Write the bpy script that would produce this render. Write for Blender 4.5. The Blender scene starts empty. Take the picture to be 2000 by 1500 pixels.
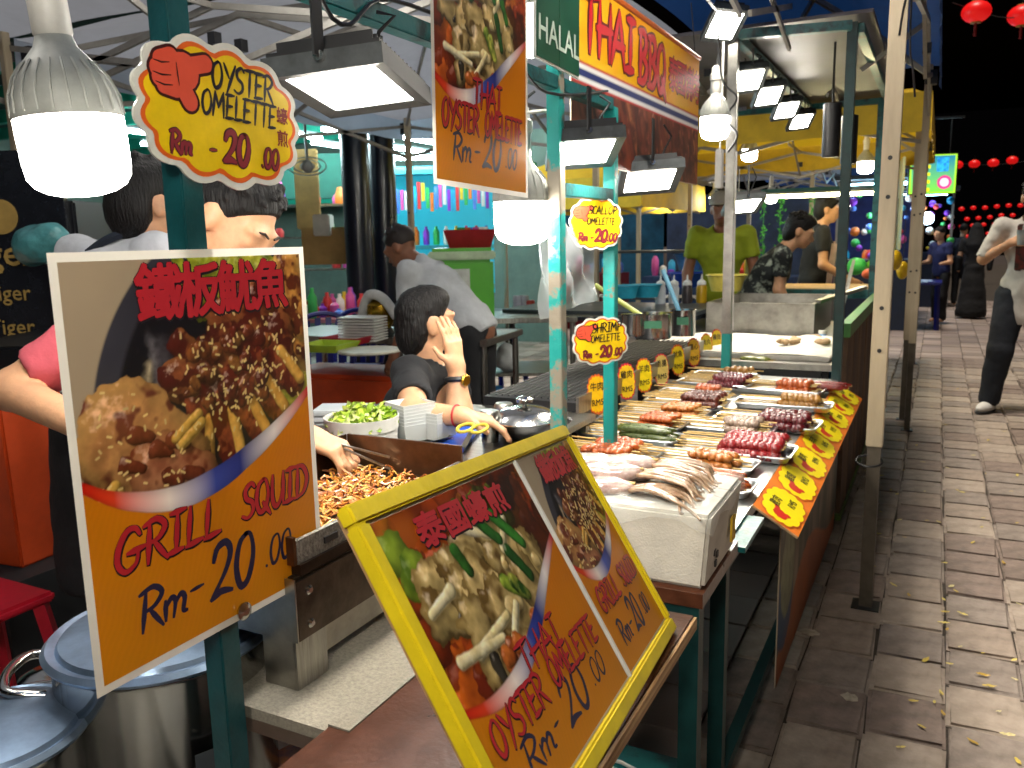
import bpy, bmesh, math, random
import numpy as np
from mathutils import Vector, Matrix, Euler
random.seed(7); RNG = np.random.default_rng(7)
scn = bpy.context.scene
COL = scn.collection
# ---------------------------------------------------------------- camera
CAM_H, FPX, PITCH, ROLL, YAW = 1.38, 1620.0, math.radians(9.84), math.radians(1.15), math.radians(27.1)
cF = np.array([-math.sin(YAW)*math.cos(PITCH), math.cos(YAW)*math.cos(PITCH), -math.sin(PITCH)])
cR0 = np.array([math.cos(YAW), math.sin(YAW), 0.0]); cU0 = np.cross(cR0, cF)
cR = cR0*math.cos(ROLL) - cU0*math.sin(ROLL); cU = cU0*math.cos(ROLL) + cR0*math.sin(ROLL)
cam_d = bpy.data.cameras.new('camera'); cam = bpy.data.objects.new('camera', cam_d); COL.objects.link(cam)
cam.matrix_world = Matrix(((cR[0], cU[0], -cF[0], 0), (cR[1], cU[1], -cF[1], 0), (cR[2], cU[2], -cF[2], CAM_H), (0, 0, 0, 1)))
cam_d.sensor_width = 36.0; cam_d.lens = 36.0*FPX/2000.0; cam_d.clip_start = 0.02; cam_d.clip_end = 400
scn.camera = cam
cam_d.dof.use_dof = True; cam_d.dof.focus_distance = 1.35; cam_d.dof.aperture_fstop = 9.5
# ---------------------------------------------------------------- night sky
w = bpy.data.worlds.new('World'); scn.world = w; w.use_nodes = True
nt = w.node_tree; bg = nt.nodes['Background']
sky = nt.nodes.new('ShaderNodeTexSky'); sky.sky_type = 'NISHITA'; sky.sun_disc = False
sky.sun_elevation = math.radians(-4.0); sky.sun_rotation = math.radians(200)
nt.links.new(sky.outputs[0], bg.inputs[0]); bg.inputs[1].default_value = 0.05
sun_d = bpy.data.lights.new('town_glow', 'SUN'); sun_d.energy = 2.9; sun_d.angle = math.radians(13); sun_d.color = (1.0, .9, .78)
sun_o = bpy.data.objects.new('town_glow', sun_d); COL.objects.link(sun_o); sun_o.rotation_euler = Vector((.06, .16, -1)).to_track_quat('-Z', 'Y').to_euler()
vs = scn.view_settings; vs.view_transform = 'Standard'; vs.look = 'None'; vs.gamma = 1.0; vs.exposure = 0.3; vs.use_curve_mapping = False
scn.cycles.use_denoising = True; scn.cycles.max_bounces = 7; scn.cycles.diffuse_bounces = 4; scn.cycles.glossy_bounces = 3
scn.cycles.transmission_bounces = 4; scn.cycles.transparent_max_bounces = 8; scn.cycles.sample_clamp_indirect = 4.0
scn.cycles.caustics_reflective = False; scn.cycles.caustics_refractive = False
LAMP = 110.0      # radiance of the stall lamps' diffusers
# ---------------------------------------------------------------- photo pixel -> place
O3 = np.array([0, 0, CAM_H])
def ray(x, y): return cF + cR*(x-1000)/FPX - cU*(y-750)/FPX
def onz(x, y, z): d = ray(x, y); return O3 + d*((z-CAM_H)/d[2])
def onx(x, y, X): d = ray(x, y); return O3 + d*(X/d[0])
def ony(x, y, Y): d = ray(x, y); return O3 + d*(Y/d[1])
def dep(x, y, d): return O3 + ray(x, y)*d
# ---------------------------------------------------------------- helpers
def lin(c):
    if isinstance(c, str):
        c = c.lstrip('#'); c = [int(c[i:i+2], 16)/255 for i in (0, 2, 4)]
    return tuple(((v/12.92) if v <= 0.04045 else ((v+0.055)/1.055)**2.4) for v in c)
MATS = {}
def mat(name, col, rough=0.6, metal=0.0, var=0.15, scale=12.0, bump=0.0, bscale=60.0, spec=0.5, emit=0.0, col2=None, ramp=(.32, .68), trans=0.0, alpha=1.0, coat=0.0, stretch=None, sss=0.0):
    """procedural principled material: base colour broken up by noise, optional bump"""
    if name in MATS: return MATS[name]
    m = bpy.data.materials.new(name); m.use_nodes = True; MATS[name] = m
    t = m.node_tree; p = t.nodes['Principled BSDF']; c = lin(col)
    p.inputs['Roughness'].default_value = rough; p.inputs['Metallic'].default_value = metal
    p.inputs['Specular IOR Level'].default_value = spec
    p.inputs['Coat Weight'].default_value = coat; p.inputs['Coat Roughness'].default_value = 0.12
    p.inputs['Alpha'].default_value = alpha; p.inputs['Transmission Weight'].default_value = trans
    if sss: p.inputs['Subsurface Weight'].default_value = sss; p.inputs['Subsurface Radius'].default_value = (.01, .004, .002)
    if emit:
        p.inputs['Emission Color'].default_value = (*c, 1); p.inputs['Emission Strength'].default_value = emit
    tc = t.nodes.new('ShaderNodeTexCoord'); vec = tc.outputs['Object']
    if stretch:
        mp = t.nodes.new('ShaderNodeMapping'); mp.inputs['Scale'].default_value = stretch
        t.links.new(vec, mp.inputs[0]); vec = mp.outputs[0]
    if var > 0 or col2:
        n = t.nodes.new('ShaderNodeTexNoise'); n.inputs['Scale'].default_value = scale; n.inputs['Detail'].default_value = 6
        n.inputs['Roughness'].default_value = 0.65
        t.links.new(vec, n.inputs['Vector'])
        r = t.nodes.new('ShaderNodeValToRGB'); r.color_ramp.elements[0].position = ramp[0]; r.color_ramp.elements[1].position = ramp[1]
        d = lin(col2) if col2 else tuple(v*(1-var*1.6) for v in c)
        hi = c if col2 else tuple(min(1, v*(1+var)) for v in c)
        r.color_ramp.elements[0].color = (*d, 1); r.color_ramp.elements[1].color = (*hi, 1)
        t.links.new(n.outputs[0], r.inputs[0]); t.links.new(r.outputs[0], p.inputs['Base Color'])
        mr = t.nodes.new('ShaderNodeMapRange'); mr.inputs[3].default_value = max(0.03, rough-0.1); mr.inputs[4].default_value = min(1, rough+0.12)
        t.links.new(n.outputs[0], mr.inputs[0]); t.links.new(mr.outputs[0], p.inputs['Roughness'])
    else:
        p.inputs['Base Color'].default_value = (*c, 1)
    if bump > 0:
        b = t.nodes.new('ShaderNodeBump'); b.inputs['Strength'].default_value = bump; b.inputs['Distance'].default_value = 0.01
        n2 = t.nodes.new('ShaderNodeTexNoise'); n2.inputs['Scale'].default_value = bscale; n2.inputs['Detail'].default_value = 5
        t.links.new(vec, n2.inputs['Vector']); t.links.new(n2.outputs[0], b.inputs['Height']); t.links.new(b.outputs[0], p.inputs['Normal'])
    return m
def vmat(name, rough=0.35, spec=0.5, coat=0.0, bump=0.0):
    """colour comes from the mesh's colour attribute (printed surfaces, mixed food)"""
    if name in MATS: return MATS[name]
    m = bpy.data.materials.new(name); m.use_nodes = True; MATS[name] = m
    t = m.node_tree; p = t.nodes['Principled BSDF']
    a = t.nodes.new('ShaderNodeVertexColor'); a.layer_name = 'Col'
    t.links.new(a.outputs[0], p.inputs['Base Color'])
    p.inputs['Roughness'].default_value = rough; p.inputs['Specular IOR Level'].default_value = spec
    p.inputs['Coat Weight'].default_value = coat; p.inputs['Coat Roughness'].default_value = 0.1
    if bump:
        b = t.nodes.new('ShaderNodeBump'); b.inputs['Strength'].default_value = bump; b.inputs['Distance'].default_value = 0.004
        n2 = t.nodes.new('ShaderNodeTexNoise'); n2.inputs['Scale'].default_value = 9; n2.inputs['Detail'].default_value = 3
        tc = t.nodes.new('ShaderNodeTexCoord'); t.links.new(tc.outputs['Object'], n2.inputs['Vector'])
        t.links.new(n2.outputs[0], b.inputs['Height']); t.links.new(b.outputs[0], p.inputs['Normal']); t.links.new(b.outputs[0], p.inputs['Coat Normal'])
    return m
def fabric(name, col, trans=.4, var=.12):
    """thin cloth that lets light through"""
    m = mat(name, col, .8, var=var, scale=3, bump=.12, bscale=8); t = m.node_tree; p = t.nodes['Principled BSDF']; out = t.nodes['Material Output']
    tr = t.nodes.new('ShaderNodeBsdfTranslucent'); tr.inputs[0].default_value = (*lin(col), 1); mx = t.nodes.new('ShaderNodeMixShader'); mx.inputs[0].default_value = trans
    t.links.new(p.outputs[0], mx.inputs[1]); t.links.new(tr.outputs[0], mx.inputs[2]); t.links.new(mx.outputs[0], out.inputs['Surface']); return m
def glow(name, col, strength):
    if name in MATS: return MATS[name]
    m = bpy.data.materials.new(name); m.use_nodes = True; MATS[name] = m
    p = m.node_tree.nodes['Principled BSDF']; c = lin(col)
    p.inputs['Base Color'].default_value = (*c, 1); p.inputs['Emission Color'].default_value = (*c, 1)
    p.inputs['Emission Strength'].default_value = strength; p.inputs['Roughness'].default_value = 0.4
    return m
def V(*a): return np.array(a, float)
def unit(v): v = np.asarray(v, float); return v/ (np.linalg.norm(v)+1e-12)
def rotz(a): c, s = math.cos(a), math.sin(a); return np.array([[c, -s, 0], [s, c, 0], [0, 0, 1.0]])
def rotm(rx, ry, rz): return np.array(Euler((rx, ry, rz)).to_matrix())
def basis(n, up=(0, 0, 1)):
    """columns: right, up, normal"""
    n = unit(n); u = np.asarray(up, float); r = np.cross(u, n)
    if np.linalg.norm(r) < 1e-6: r = np.cross((1, 0, 0), n)
    r = unit(r); return np.stack([r, np.cross(n, r), n], 1)
class MB:
    def __init__(s): s.v = []; s.f = []; s.c = []
    def add(s, vs, fs, col=None):
        o = len(s.v); s.v += [tuple(map(float, p)) for p in vs]; s.f += [tuple(i+o for i in f) for f in fs]
        if col is not None: s.c += [col]*len(vs)
        return s
    def box(s, c, size, R=None, col=None):
        c = np.asarray(c, float); h = np.asarray(size, float)/2
        P = np.array([(x, y, z) for x in (-1, 1) for y in (-1, 1) for z in (-1, 1)])*h
        if R is not None: P = P @ np.asarray(R).T
        return s.add(P+c, [(0, 1, 3, 2), (4, 6, 7, 5), (0, 4, 5, 1), (2, 3, 7, 6), (0, 2, 6, 4), (1, 5, 7, 3)], col)
    def bbox(s, lo, hi, col=None):
        lo, hi = np.asarray(lo, float), np.asarray(hi, float); return s.box((lo+hi)/2, hi-lo, None, col)
    def beam(s, a, b, wd, ht, up=(0, 0, 1), col=None):
        a, b = np.asarray(a, float), np.asarray(b, float); d = unit(b-a); u = np.asarray(up, float)
        r = np.cross(d, u)
        if np.linalg.norm(r) < 1e-4: r = np.cross(d, (1, 0, 0))
        r = unit(r); u = np.cross(r, d)
        return s.box((a+b)/2, (wd, np.linalg.norm(b-a), ht), np.stack([r, d, u], 1), col)
    def tube(s, pts, r, n=8, cap=True, col=None, closed=False):
        pts = [np.asarray(p, float) for p in pts]; m = len(pts)
        rs = r if hasattr(r, '__len__') else [r]*m
        vs = []; prev = None
        for i, p in enumerate(pts):
            if closed: d = pts[(i+1) % m]-pts[i-1]
            else: d = pts[min(i+1, m-1)]-pts[max(i-1, 0)]
            d = unit(d)
            if prev is None:
                a = np.cross(d, (0, 0, 1))
                if np.linalg.norm(a) < 0.2: a = np.cross(d, (1, 0, 0))
            else: a = prev - d*np.dot(prev, d)
            a = unit(a); prev = a; b = np.cross(d, a)
            for k in range(n):
                t = 2*math.pi*k/n; vs.append(p+(a*math.cos(t)+b*math.sin(t))*rs[i])
        fs = []
        for i in range(m if closed else m-1):
            j = (i+1) % m
            for k in range(n):
                l = (k+1) % n; fs.append((i*n+k, i*n+l, j*n+l, j*n+k))
        if cap and not closed: fs += [tuple(range(n-1, -1, -1)), tuple(range((m-1)*n, m*n))]
        return s.add(vs, fs, col)
    def lathe(s, prof, n=24, o=(0, 0, 0), R=None, col=None, capb=True, capt=True):
        o = np.asarray(o, float); vs = []
        for (r, z) in prof:
            for k in range(n):
                t = 2*math.pi*k/n; p = np.array([r*math.cos(t), r*math.sin(t), z])
                if R is not None: p = np.asarray(R) @ p
                vs.append(p+o)
        m = len(prof); fs = [(i*n+k, i*n+(k+1) % n, (i+1)*n+(k+1) % n, (i+1)*n+k) for i in range(m-1) for k in range(n)]
        if capb: fs.append(tuple(range(n-1, -1, -1)))
        if capt: fs.append(tuple(range((m-1)*n, m*n)))
        return s.add(vs, fs, col)
    def prism(s, poly, th, o=(0, 0, 0), R=None, z0=0.0, col=None):
        """2-D outline (x,y) extruded along local z"""
        n = len(poly); P = [np.array([x, y, z0]) for x, y in poly]+[np.array([x, y, z0+th]) for x, y in poly]
        if R is not None: P = [np.asarray(R) @ p for p in P]
        P = [p+np.asarray(o, float) for p in P]
        return s.add(P, [tuple(range(n-1, -1, -1)), tuple(range(n, 2*n))]+[(i, (i+1) % n, n+(i+1) % n, n+i) for i in range(n)], col)
    def quad(s, a, b, c, d, col=None): return s.add([a, b, c, d], [(0, 1, 2, 3)], col)
    def sphere(s, c, r, n=12, m=8, R=None, col=None):
        r = np.broadcast_to(np.asarray(r, float), (3,)); c = np.asarray(c, float); vs = []
        pts = [np.array([0, 0, -1.0])]
        for i in range(1, m):
            a = -math.pi/2+math.pi*i/m
            for k in range(n): t = 2*math.pi*k/n; pts.append(np.array([math.cos(a)*math.cos(t), math.cos(a)*math.sin(t), math.sin(a)]))
        pts.append(np.array([0, 0, 1.0]))
        for p in pts:
            q = p*r
            if R is not None: q = np.asarray(R) @ q
            vs.append(q+c)
        fs = [(0, 1+(k+1) % n, 1+k) for k in range(n)]
        for i in range(m-2):
            for k in range(n): fs.append((1+i*n+k, 1+i*n+(k+1) % n, 1+(i+1)*n+(k+1) % n, 1+(i+1)*n+k))
        L = len(pts)-1; b = 1+(m-2)*n; fs += [(b+k, b+(k+1) % n, L) for k in range(n)]
        return s.add(vs, fs, col)
    def build(s, name, m, parent=None, smooth=False, world=True, bevel=0.0, **tags):
        """world=True: vertices are in world space and are shifted to the parent's (unrotated) base"""
        off = np.zeros(3)
        if world and parent is not None: off = parent_loc(parent)
        me = bpy.data.meshes.new(name); me.from_pydata([tuple(np.array(p)-off) for p in s.v], [], s.f)
        if s.c and len(s.c) == len(s.v):
            at = me.color_attributes.new('Col', 'FLOAT_COLOR', 'POINT'); at.data.foreach_set('color', np.array([(*c[:3], 1.0) for c in s.c], np.float32).ravel())
        return link(name, me, m, parent, smooth, bevel, **tags)
def parent_loc(p):
    l = np.array(p.location)
    while p.parent is not None: p = p.parent; l = l+np.array(p.location)
    return l
def link(name, me, m, parent=None, smooth=False, bevel=0.0, label=None, cat=None, group=None, kind=None):
    if m is not None: me.materials.append(m)
    bm = bmesh.new(); bm.from_mesh(me)
    if len(me.polygons) < 30000: bmesh.ops.recalc_face_normals(bm, faces=bm.faces)
    if bevel: bmesh.ops.bevel(bm, geom=[e for e in bm.edges if len(e.link_faces) == 2 and e.calc_face_angle(0) > 0.6], offset=bevel, segments=2, affect='EDGES', clamp_overlap=True)
    bm.to_mesh(me); bm.free()
    if smooth:
        me.polygons.foreach_set('use_smooth', [True]*len(me.polygons))
        if smooth != 'all':
            try: me.set_sharp_from_angle(angle=math.radians(38))
            except Exception: pass
    o = bpy.data.objects.new(name, me); COL.objects.link(o)
    if parent is not None: o.parent = parent
    return tag(o, label, cat, group, kind)
def tag(o, label=None, cat=None, group=None, kind=None):
    for k, v in (('label', label), ('category', cat), ('group', group), ('kind', kind)):
        if v: o[k] = v
    return o
def thing(name, label, cat, loc=(0, 0, 0), rz=0.0, group=None):
    o = bpy.data.objects.new(name, None); COL.objects.link(o); o.location = tuple(map(float, loc)); o.rotation_euler = (0, 0, rz)
    o.empty_display_size = 0.05
    return tag(o, label, cat, group)
def copy_tree(o, parent=None):
    c = o.copy(); COL.objects.link(c); c.parent = parent
    if parent is not None: c.matrix_parent_inverse = o.matrix_parent_inverse.copy()
    for ch in [x for x in KIDS.get(o.name, o.children)]: copy_tree(ch, c)
    return c
KIDS = {}
# ---------------------------------------------------------------- implicit surfaces (bodies, food)
def sd_prim(p, X):
    if p[0] == 'c':
        a, b = np.asarray(p[1], float), np.asarray(p[2], float); ab = b-a
        t = np.clip(((X-a) @ ab)/max(ab @ ab, 1e-9), 0, 1)
        return np.linalg.norm(X-a-t[..., None]*ab, axis=-1)-(p[3]+(p[4]-p[3])*t)
    c, r = np.asarray(p[1], float), np.asarray(p[2], float); q = X-c
    if len(p) > 3 and p[3] is not None: q = q @ np.asarray(p[3])
    k0 = np.linalg.norm(q/r, axis=-1); k1 = np.linalg.norm(q/(r*r), axis=-1)
    return k0*(k0-1)/np.maximum(k1, 1e-6)
def sdf_mesh(prims, vox, k=0.02, cuts=(), noise=0.0, nscale=40.0, nseed=0):
    lo, hi = [], []
    for p in prims:
        if p[0] == 'c': P = np.array([p[1], p[2]], float); r = max(p[3], p[4]); lo.append(P.min(0)-r); hi.append(P.max(0)+r)
        else: r = max(p[2]); lo.append(np.asarray(p[1], float)-r); hi.append(np.asarray(p[1], float)+r)
    pad = vox*3+noise; L = np.min(lo, 0)-pad; H = np.max(hi, 0)+pad
    n = np.ceil((H-L)/vox).astype(int)+1; f = np.full(n, 9.0, np.float32)
    ax = [L[i]+vox*np.arange(n[i]) for i in range(3)]
    for p, a, b in zip(prims, lo, hi):
        i0 = np.maximum(((a-k*1.5-2*vox-L)/vox).astype(int), 0); i1 = np.minimum(((b+k*1.5+2*vox-L)/vox).astype(int)+2, n)
        X = np.stack(np.meshgrid(*[ax[i][i0[i]:i1[i]] for i in range(3)], indexing='ij'), -1)
        d = sd_prim(p, X); s = tuple(slice(i0[i], i1[i]) for i in range(3)); o = f[s]
        kk = p[5] if (p[0] == 'c' and len(p) > 5) else k
        h = np.clip(0.5+0.5*(o-d)/kk, 0, 1); f[s] = o*(1-h)+d*h-kk*h*(1-h)
    if cuts or noise:
        X = np.stack(np.meshgrid(*ax, indexing='ij'), -1)
        if noise: f = f+noise*fbm3(X*nscale, nseed)
        for c in cuts:
            if c[0] == 'plane': f = np.maximum(f, (X-np.asarray(c[1])) @ unit(c[2]))
            elif c[0] == 'sub': f = np.maximum(f, -sd_prim(c[1], X))
    return surface_nets(f, L, vox)
def surface_nets(f, L, vox):
    ins = f < 0; cell = None
    sh = [s-1 for s in f.shape]; cnt = np.zeros(sh, np.int8)
    cs = [(i, j, k) for i in (0, 1) for j in (0, 1) for k in (0, 1)]
    def sl(c): return tuple(slice(c[a], c[a]+sh[a]) for a in range(3))
    for c in cs: cnt += ins[sl(c)]
    act = (cnt > 0) & (cnt < 8); idx = np.argwhere(act)
    num = np.zeros((len(idx), 3)); den = np.zeros(len(idx))
    for a in range(3):
        for c in cs:
            if c[a]: continue
            d = list(c); d[a] = 1
            i0 = idx+np.array(c); i1 = idx+np.array(d)
            f0 = f[i0[:, 0], i0[:, 1], i0[:, 2]]; f1 = f[i1[:, 0], i1[:, 1], i1[:, 2]]
            cr = (f0 < 0) != (f1 < 0); t = np.where(cr, f0/np.where(f0 == f1, 1, f0-f1), 0)
            P = np.array(c, float)+t[:, None]*(np.array(d)-np.array(c)); num[cr] += P[cr]; den[cr] += 1
    vs = L+vox*(idx+num/np.maximum(den, 1)[:, None])
    vid = -np.ones(sh, int); vid[act] = np.arange(len(idx)); faces = []
    for a in range(3):
        b, c = (a+1) % 3, (a+2) % 3
        s0 = [slice(1, -1)]*3; s1 = [slice(1, -1)]*3; s0[a] = slice(0, -1); s1[a] = slice(1, None)
        A, B = ins[tuple(s0)], ins[tuple(s1)]; e = np.argwhere(A != B)
        if not len(e): continue
        fl = A[e[:, 0], e[:, 1], e[:, 2]]; e = e+np.array([0 if i == a else 1 for i in range(3)])
        db = np.zeros(3, int); db[b] = 1; dc = np.zeros(3, int); dc[c] = 1
        g = lambda q: vid[q[:, 0], q[:, 1], q[:, 2]]
        Q = np.stack([g(e-db-dc), g(e-dc), g(e), g(e-db)], 1); Q[~fl] = Q[~fl][:, ::-1]
        faces.append(Q)
    return vs, np.concatenate(faces)
def np_mesh(name, vs, fs, m, parent=None, smooth=True, cols=None, **tags):
    off = parent_loc(parent) if parent is not None else np.zeros(3)
    me = bpy.data.meshes.new(name); k = fs.shape[1]
    me.vertices.add(len(vs)); me.vertices.foreach_set('co', np.asarray(vs-off, np.float32).ravel())
    me.loops.add(fs.size); me.loops.foreach_set('vertex_index', fs.ravel().astype(np.int32))
    me.polygons.add(len(fs)); me.polygons.foreach_set('loop_start', np.arange(len(fs), dtype=np.int32)*k)
    me.polygons.foreach_set('loop_total', np.full(len(fs), k, np.int32)); me.update(calc_edges=True); me.validate()
    if cols is not None:
        at = me.color_attributes.new('Col', 'FLOAT_COLOR', 'POINT')
        at.data.foreach_set('color', np.concatenate([cols, np.ones((len(cols), 1))], 1).astype(np.float32).ravel())
    if m is not None: me.materials.append(m)
    if smooth: me.polygons.foreach_set('use_smooth', [True]*len(me.polygons))
    o = bpy.data.objects.new(name, me); COL.objects.link(o)
    if parent is not None: o.parent = parent
    return tag(o, tags.get('label'), tags.get('cat'), tags.get('group'), tags.get('kind'))
def _hash(i, j, k, seed):
    h = (i*374761393+j*668265263+k*2147483647+seed*1274126177) & 0x7fffffff
    h = ((h ^ (h >> 13))*1274126177) & 0x7fffffff
    return ((h ^ (h >> 16)) & 0xffff)/65535.0
def vnoise(X, seed=0):
    X = np.asarray(X, float); i = np.floor(X).astype(np.int64); t = X-i; t = t*t*(3-2*t); r = 0
    D = X.shape[-1]; import itertools
    for c in itertools.product((0, 1), repeat=D):
        wgt = 1.0
        for a in range(D): wgt = wgt*(t[..., a] if c[a] else 1-t[..., a])
        r = r+wgt*_hash(i[..., 0]+c[0], i[..., 1]+c[1], (i[..., 2]+c[2]) if D > 2 else 0*i[..., 0], seed)
    return r*2-1
def fbm3(X, seed=0, oct=3):
    r = 0; a = 0.6
    for o in range(oct): r = r+a*vnoise(X*2**o+13.7*o, seed+o); a *= 0.5
    return r
# ================================================================ lettering and printed pictures
GL = {  # brush letters: advance, strokes
 'G': (.9, [[(.78, .80), (.62, .98), (.35, .95), (.12, .62), (.1, .25), (.35, .0), (.68, .12), (.74, .42)], [(.4, .42), (1.0, .47)]]),
 'R': (.82, [[(.18, -.02), (.2, 1.0)], [(.0, .93), (.42, 1.02), (.72, .8), (.52, .54), (.16, .46)], [(.34, .5), (.84, -.06)]]),
 'I': (.6, [[(.32, 0), (.34, 1)], [(.08, .99), (.62, 1.02)], [(.0, .0), (.56, .03)]]),
 'L': (.68, [[(.2, 1.0), (.16, .02)], [(.08, .0), (.7, .07)]]),
 'S': (.72, [[(.7, .86), (.5, 1.0), (.2, .84), (.26, .58), (.58, .42), (.62, .16), (.34, .0), (.04, .1)]]),
 'Q': (.9, [[(.5, 1), (.2, .84), (.1, .4), (.3, .03), (.6, .1), (.76, .5), (.62, .92), (.44, 1)], [(.46, .3), (.9, -.14)]]),
 'U': (.82, [[(.1, 1), (.1, .35), (.28, .02), (.56, .12), (.7, .5)], [(.72, 1.02), (.76, .0)]]),
 'D': (.85, [[(.2, .0), (.2, 1)], [(.02, 1.0), (.5, .95), (.8, .55), (.6, .12), (.06, .0)]]),
 'T': (.72, [[(.0, .97), (.82, 1.02)], [(.42, 1.0), (.38, -.02)]]),
 'H': (.82, [[(.14, -.02), (.16, 1.02)], [(.7, -.02), (.74, 1.02)], [(.0, .48), (.86, .54)]]),
 'A': (.8, [[(.0, -.02), (.42, 1.02)], [(.42, 1.02), (.78, -.04)], [(.08, .36), (.78, .4)]]),
 'O': (.82, [[(.46, 1), (.18, .82), (.1, .4), (.3, .02), (.6, .12), (.74, .5), (.6, .92), (.4, 1)]]),
 'Y': (.75, [[(.02, 1), (.4, .5)], [(.82, 1.02), (.28, -.1)]]),
 'E': (.66, [[(.18, 1.0), (.14, .0)], [(.02, .97), (.68, 1.0)], [(.08, .5), (.56, .54)], [(.06, .0), (.68, .05)]]),
 'M': (.95, [[(.06, 0), (.18, 1)], [(.18, 1), (.46, .36)], [(.46, .36), (.8, 1.02)], [(.8, 1.02), (.86, -.02)]]),
 'C': (.72, [[(.7, .82), (.5, 1), (.2, .8), (.1, .38), (.3, .02), (.66, .12)]]),
 'P': (.72, [[(.18, -.04), (.2, 1)], [(.02, .95), (.5, 1.02), (.7, .74), (.46, .46), (.14, .44)]]),
 'B': (.78, [[(.2, .0), (.2, 1)], [(.04, .98), (.5, 1.0), (.64, .76), (.4, .54), (.16, .52)], [(.36, .54), (.72, .34), (.5, .04), (.04, .0)]]),
 'N': (.82, [[(.1, 0), (.14, 1)], [(.14, 1), (.68, .02)], [(.68, .0), (.72, 1)]]),
 'm': (.92, [[(.04, .5), (.1, .0)], [(.08, .34), (.24, .52), (.38, .4), (.36, .0)], [(.38, .34), (.56, .52), (.7, .38), (.68, .06), (.82, .02)]]),
 '2': (.8, [[(.08, .72), (.2, .95), (.5, 1), (.66, .78), (.5, .45), (.04, .02)], [(.04, .02), (.36, .1), (.76, .04)]]),
 '0': (.78, [[(.46, 1), (.2, .86), (.1, .42), (.28, .02), (.56, .1), (.72, .55), (.6, .94), (.4, 1)]]),
 'o': (.46, [[(.24, .5), (.1, .4), (.06, .18), (.16, .0), (.3, .06), (.38, .28), (.32, .46), (.2, .5)]]),
 '.': (.28, [[(.1, .02), (.15, .05)]]), '-': (.62, [[(.08, .4), (.5, .43)]]), ' ': (.42, []), '/': (.5, [[(0, 0), (.4, 1)]]),
}
def smooth_path(P, n=5):
    P = [np.array(p, float) for p in P]
    if len(P) < 3: return [P[0]+(P[1]-P[0])*t for t in np.linspace(0, 1, 4)]
    out = []
    for i in range(len(P)-1):
        p0, p1, p2, p3 = P[max(i-1, 0)], P[i], P[i+1], P[min(i+2, len(P)-1)]
        for t in np.linspace(0, 1, n, endpoint=False):
            out.append(.5*((2*p1)+(p2-p0)*t+(2*p0-5*p1+4*p2-p3)*t*t+(3*p1-p0-3*p2+p3)*t**3))
    return out+[P[-1]]
def text_width(s): return sum(GL[c][0] for c in s)
class Board:
    """a flat printed thing: o = centre, R columns right/up/normal"""
    def __init__(s, o, R): s.o = np.asarray(o, float); s.R = np.asarray(R, float)
    def P(s, x, y, z=0): return s.o+s.R @ np.array([x, y, z])
def ribbon(mb, B, pts, wd, z, taper=True, rnd=0.0):
    n = len(pts); L, Rr = [], []
    for i, p in enumerate(pts):
        d = pts[min(i+1, n-1)]-pts[max(i-1, 0)]; d = d/(np.linalg.norm(d)+1e-9); nn = np.array([-d[1], d[0]])
        t = i/(n-1); k = (0.72+0.42*math.sin(math.pi*min(1, t*1.15))) if taper else 1.0
        if i in (0, n-1): p = p+d*(wd*.25 if i else -wd*.25); k *= 0.7
        k *= 1+rnd*random.uniform(-1, 1)
        L.append(p+nn*wd*k/2); Rr.append(p-nn*wd*k/2)
    mb.add([B.P(q[0], q[1], z) for q in L+Rr], [(i, i+1, n+i+1, n+i) for i in range(n-1)])
def brush(mb, B, s, x, y, h, wd, z, slant=0.12, squeeze=1.0, center=False, outline=0.0):
    """draw brush lettering; wd = stroke width as a fraction of h"""
    W = text_width(s)*h*squeeze
    if center: x -= W/2
    k = 0
    for c in s:
        adv, st = GL[c]
        for q in st:
            pts = [np.array([x+(p[0]+slant*p[1])*h*squeeze, y+p[1]*h]) for p in smooth_path(q)]
            ribbon(mb, B, pts, (wd+outline)*h, z+k*0.00002, rnd=0.05); k += 1
        x += adv*h*squeeze
    return W
def font_mesh(s, size):
    cu = bpy.data.curves.new('lettering_curve', 'FONT'); cu.body = s; cu.size = size; cu.resolution_u = 2; cu.align_x = 'CENTER'; cu.align_y = 'CENTER'
    o = bpy.data.objects.new('lettering_tmp', cu); COL.objects.link(o)
    dg = bpy.context.evaluated_depsgraph_get(); me = bpy.data.meshes.new_from_object(o.evaluated_get(dg))
    vs = [tuple(v.co) for v in me.vertices]; fs = [tuple(p.vertices) for p in me.polygons]
    bpy.data.objects.remove(o); bpy.data.curves.remove(cu); bpy.data.meshes.remove(me)
    return vs, fs
def typed(mb, B, s, x, y, size, z, bold=0.0, sx=1.0, slant=0.0):
    vs, fs = font_mesh(s, size)
    offs = [(0, 0)] if not bold else [(bold*math.cos(a), bold*math.sin(a)) for a in np.arange(8)*math.pi/4]
    for k, (dx, dy) in enumerate(offs):
        mb.add([B.P(x+(v[0]+slant*v[1])*sx+dx, y+v[1]+dy, z+k*0.00001) for v in vs], fs)
INK = {}
def ink(nm, c, rough=.35): return mat('ink_'+nm, c, rough, var=.05, scale=30, coat=.3)
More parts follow.
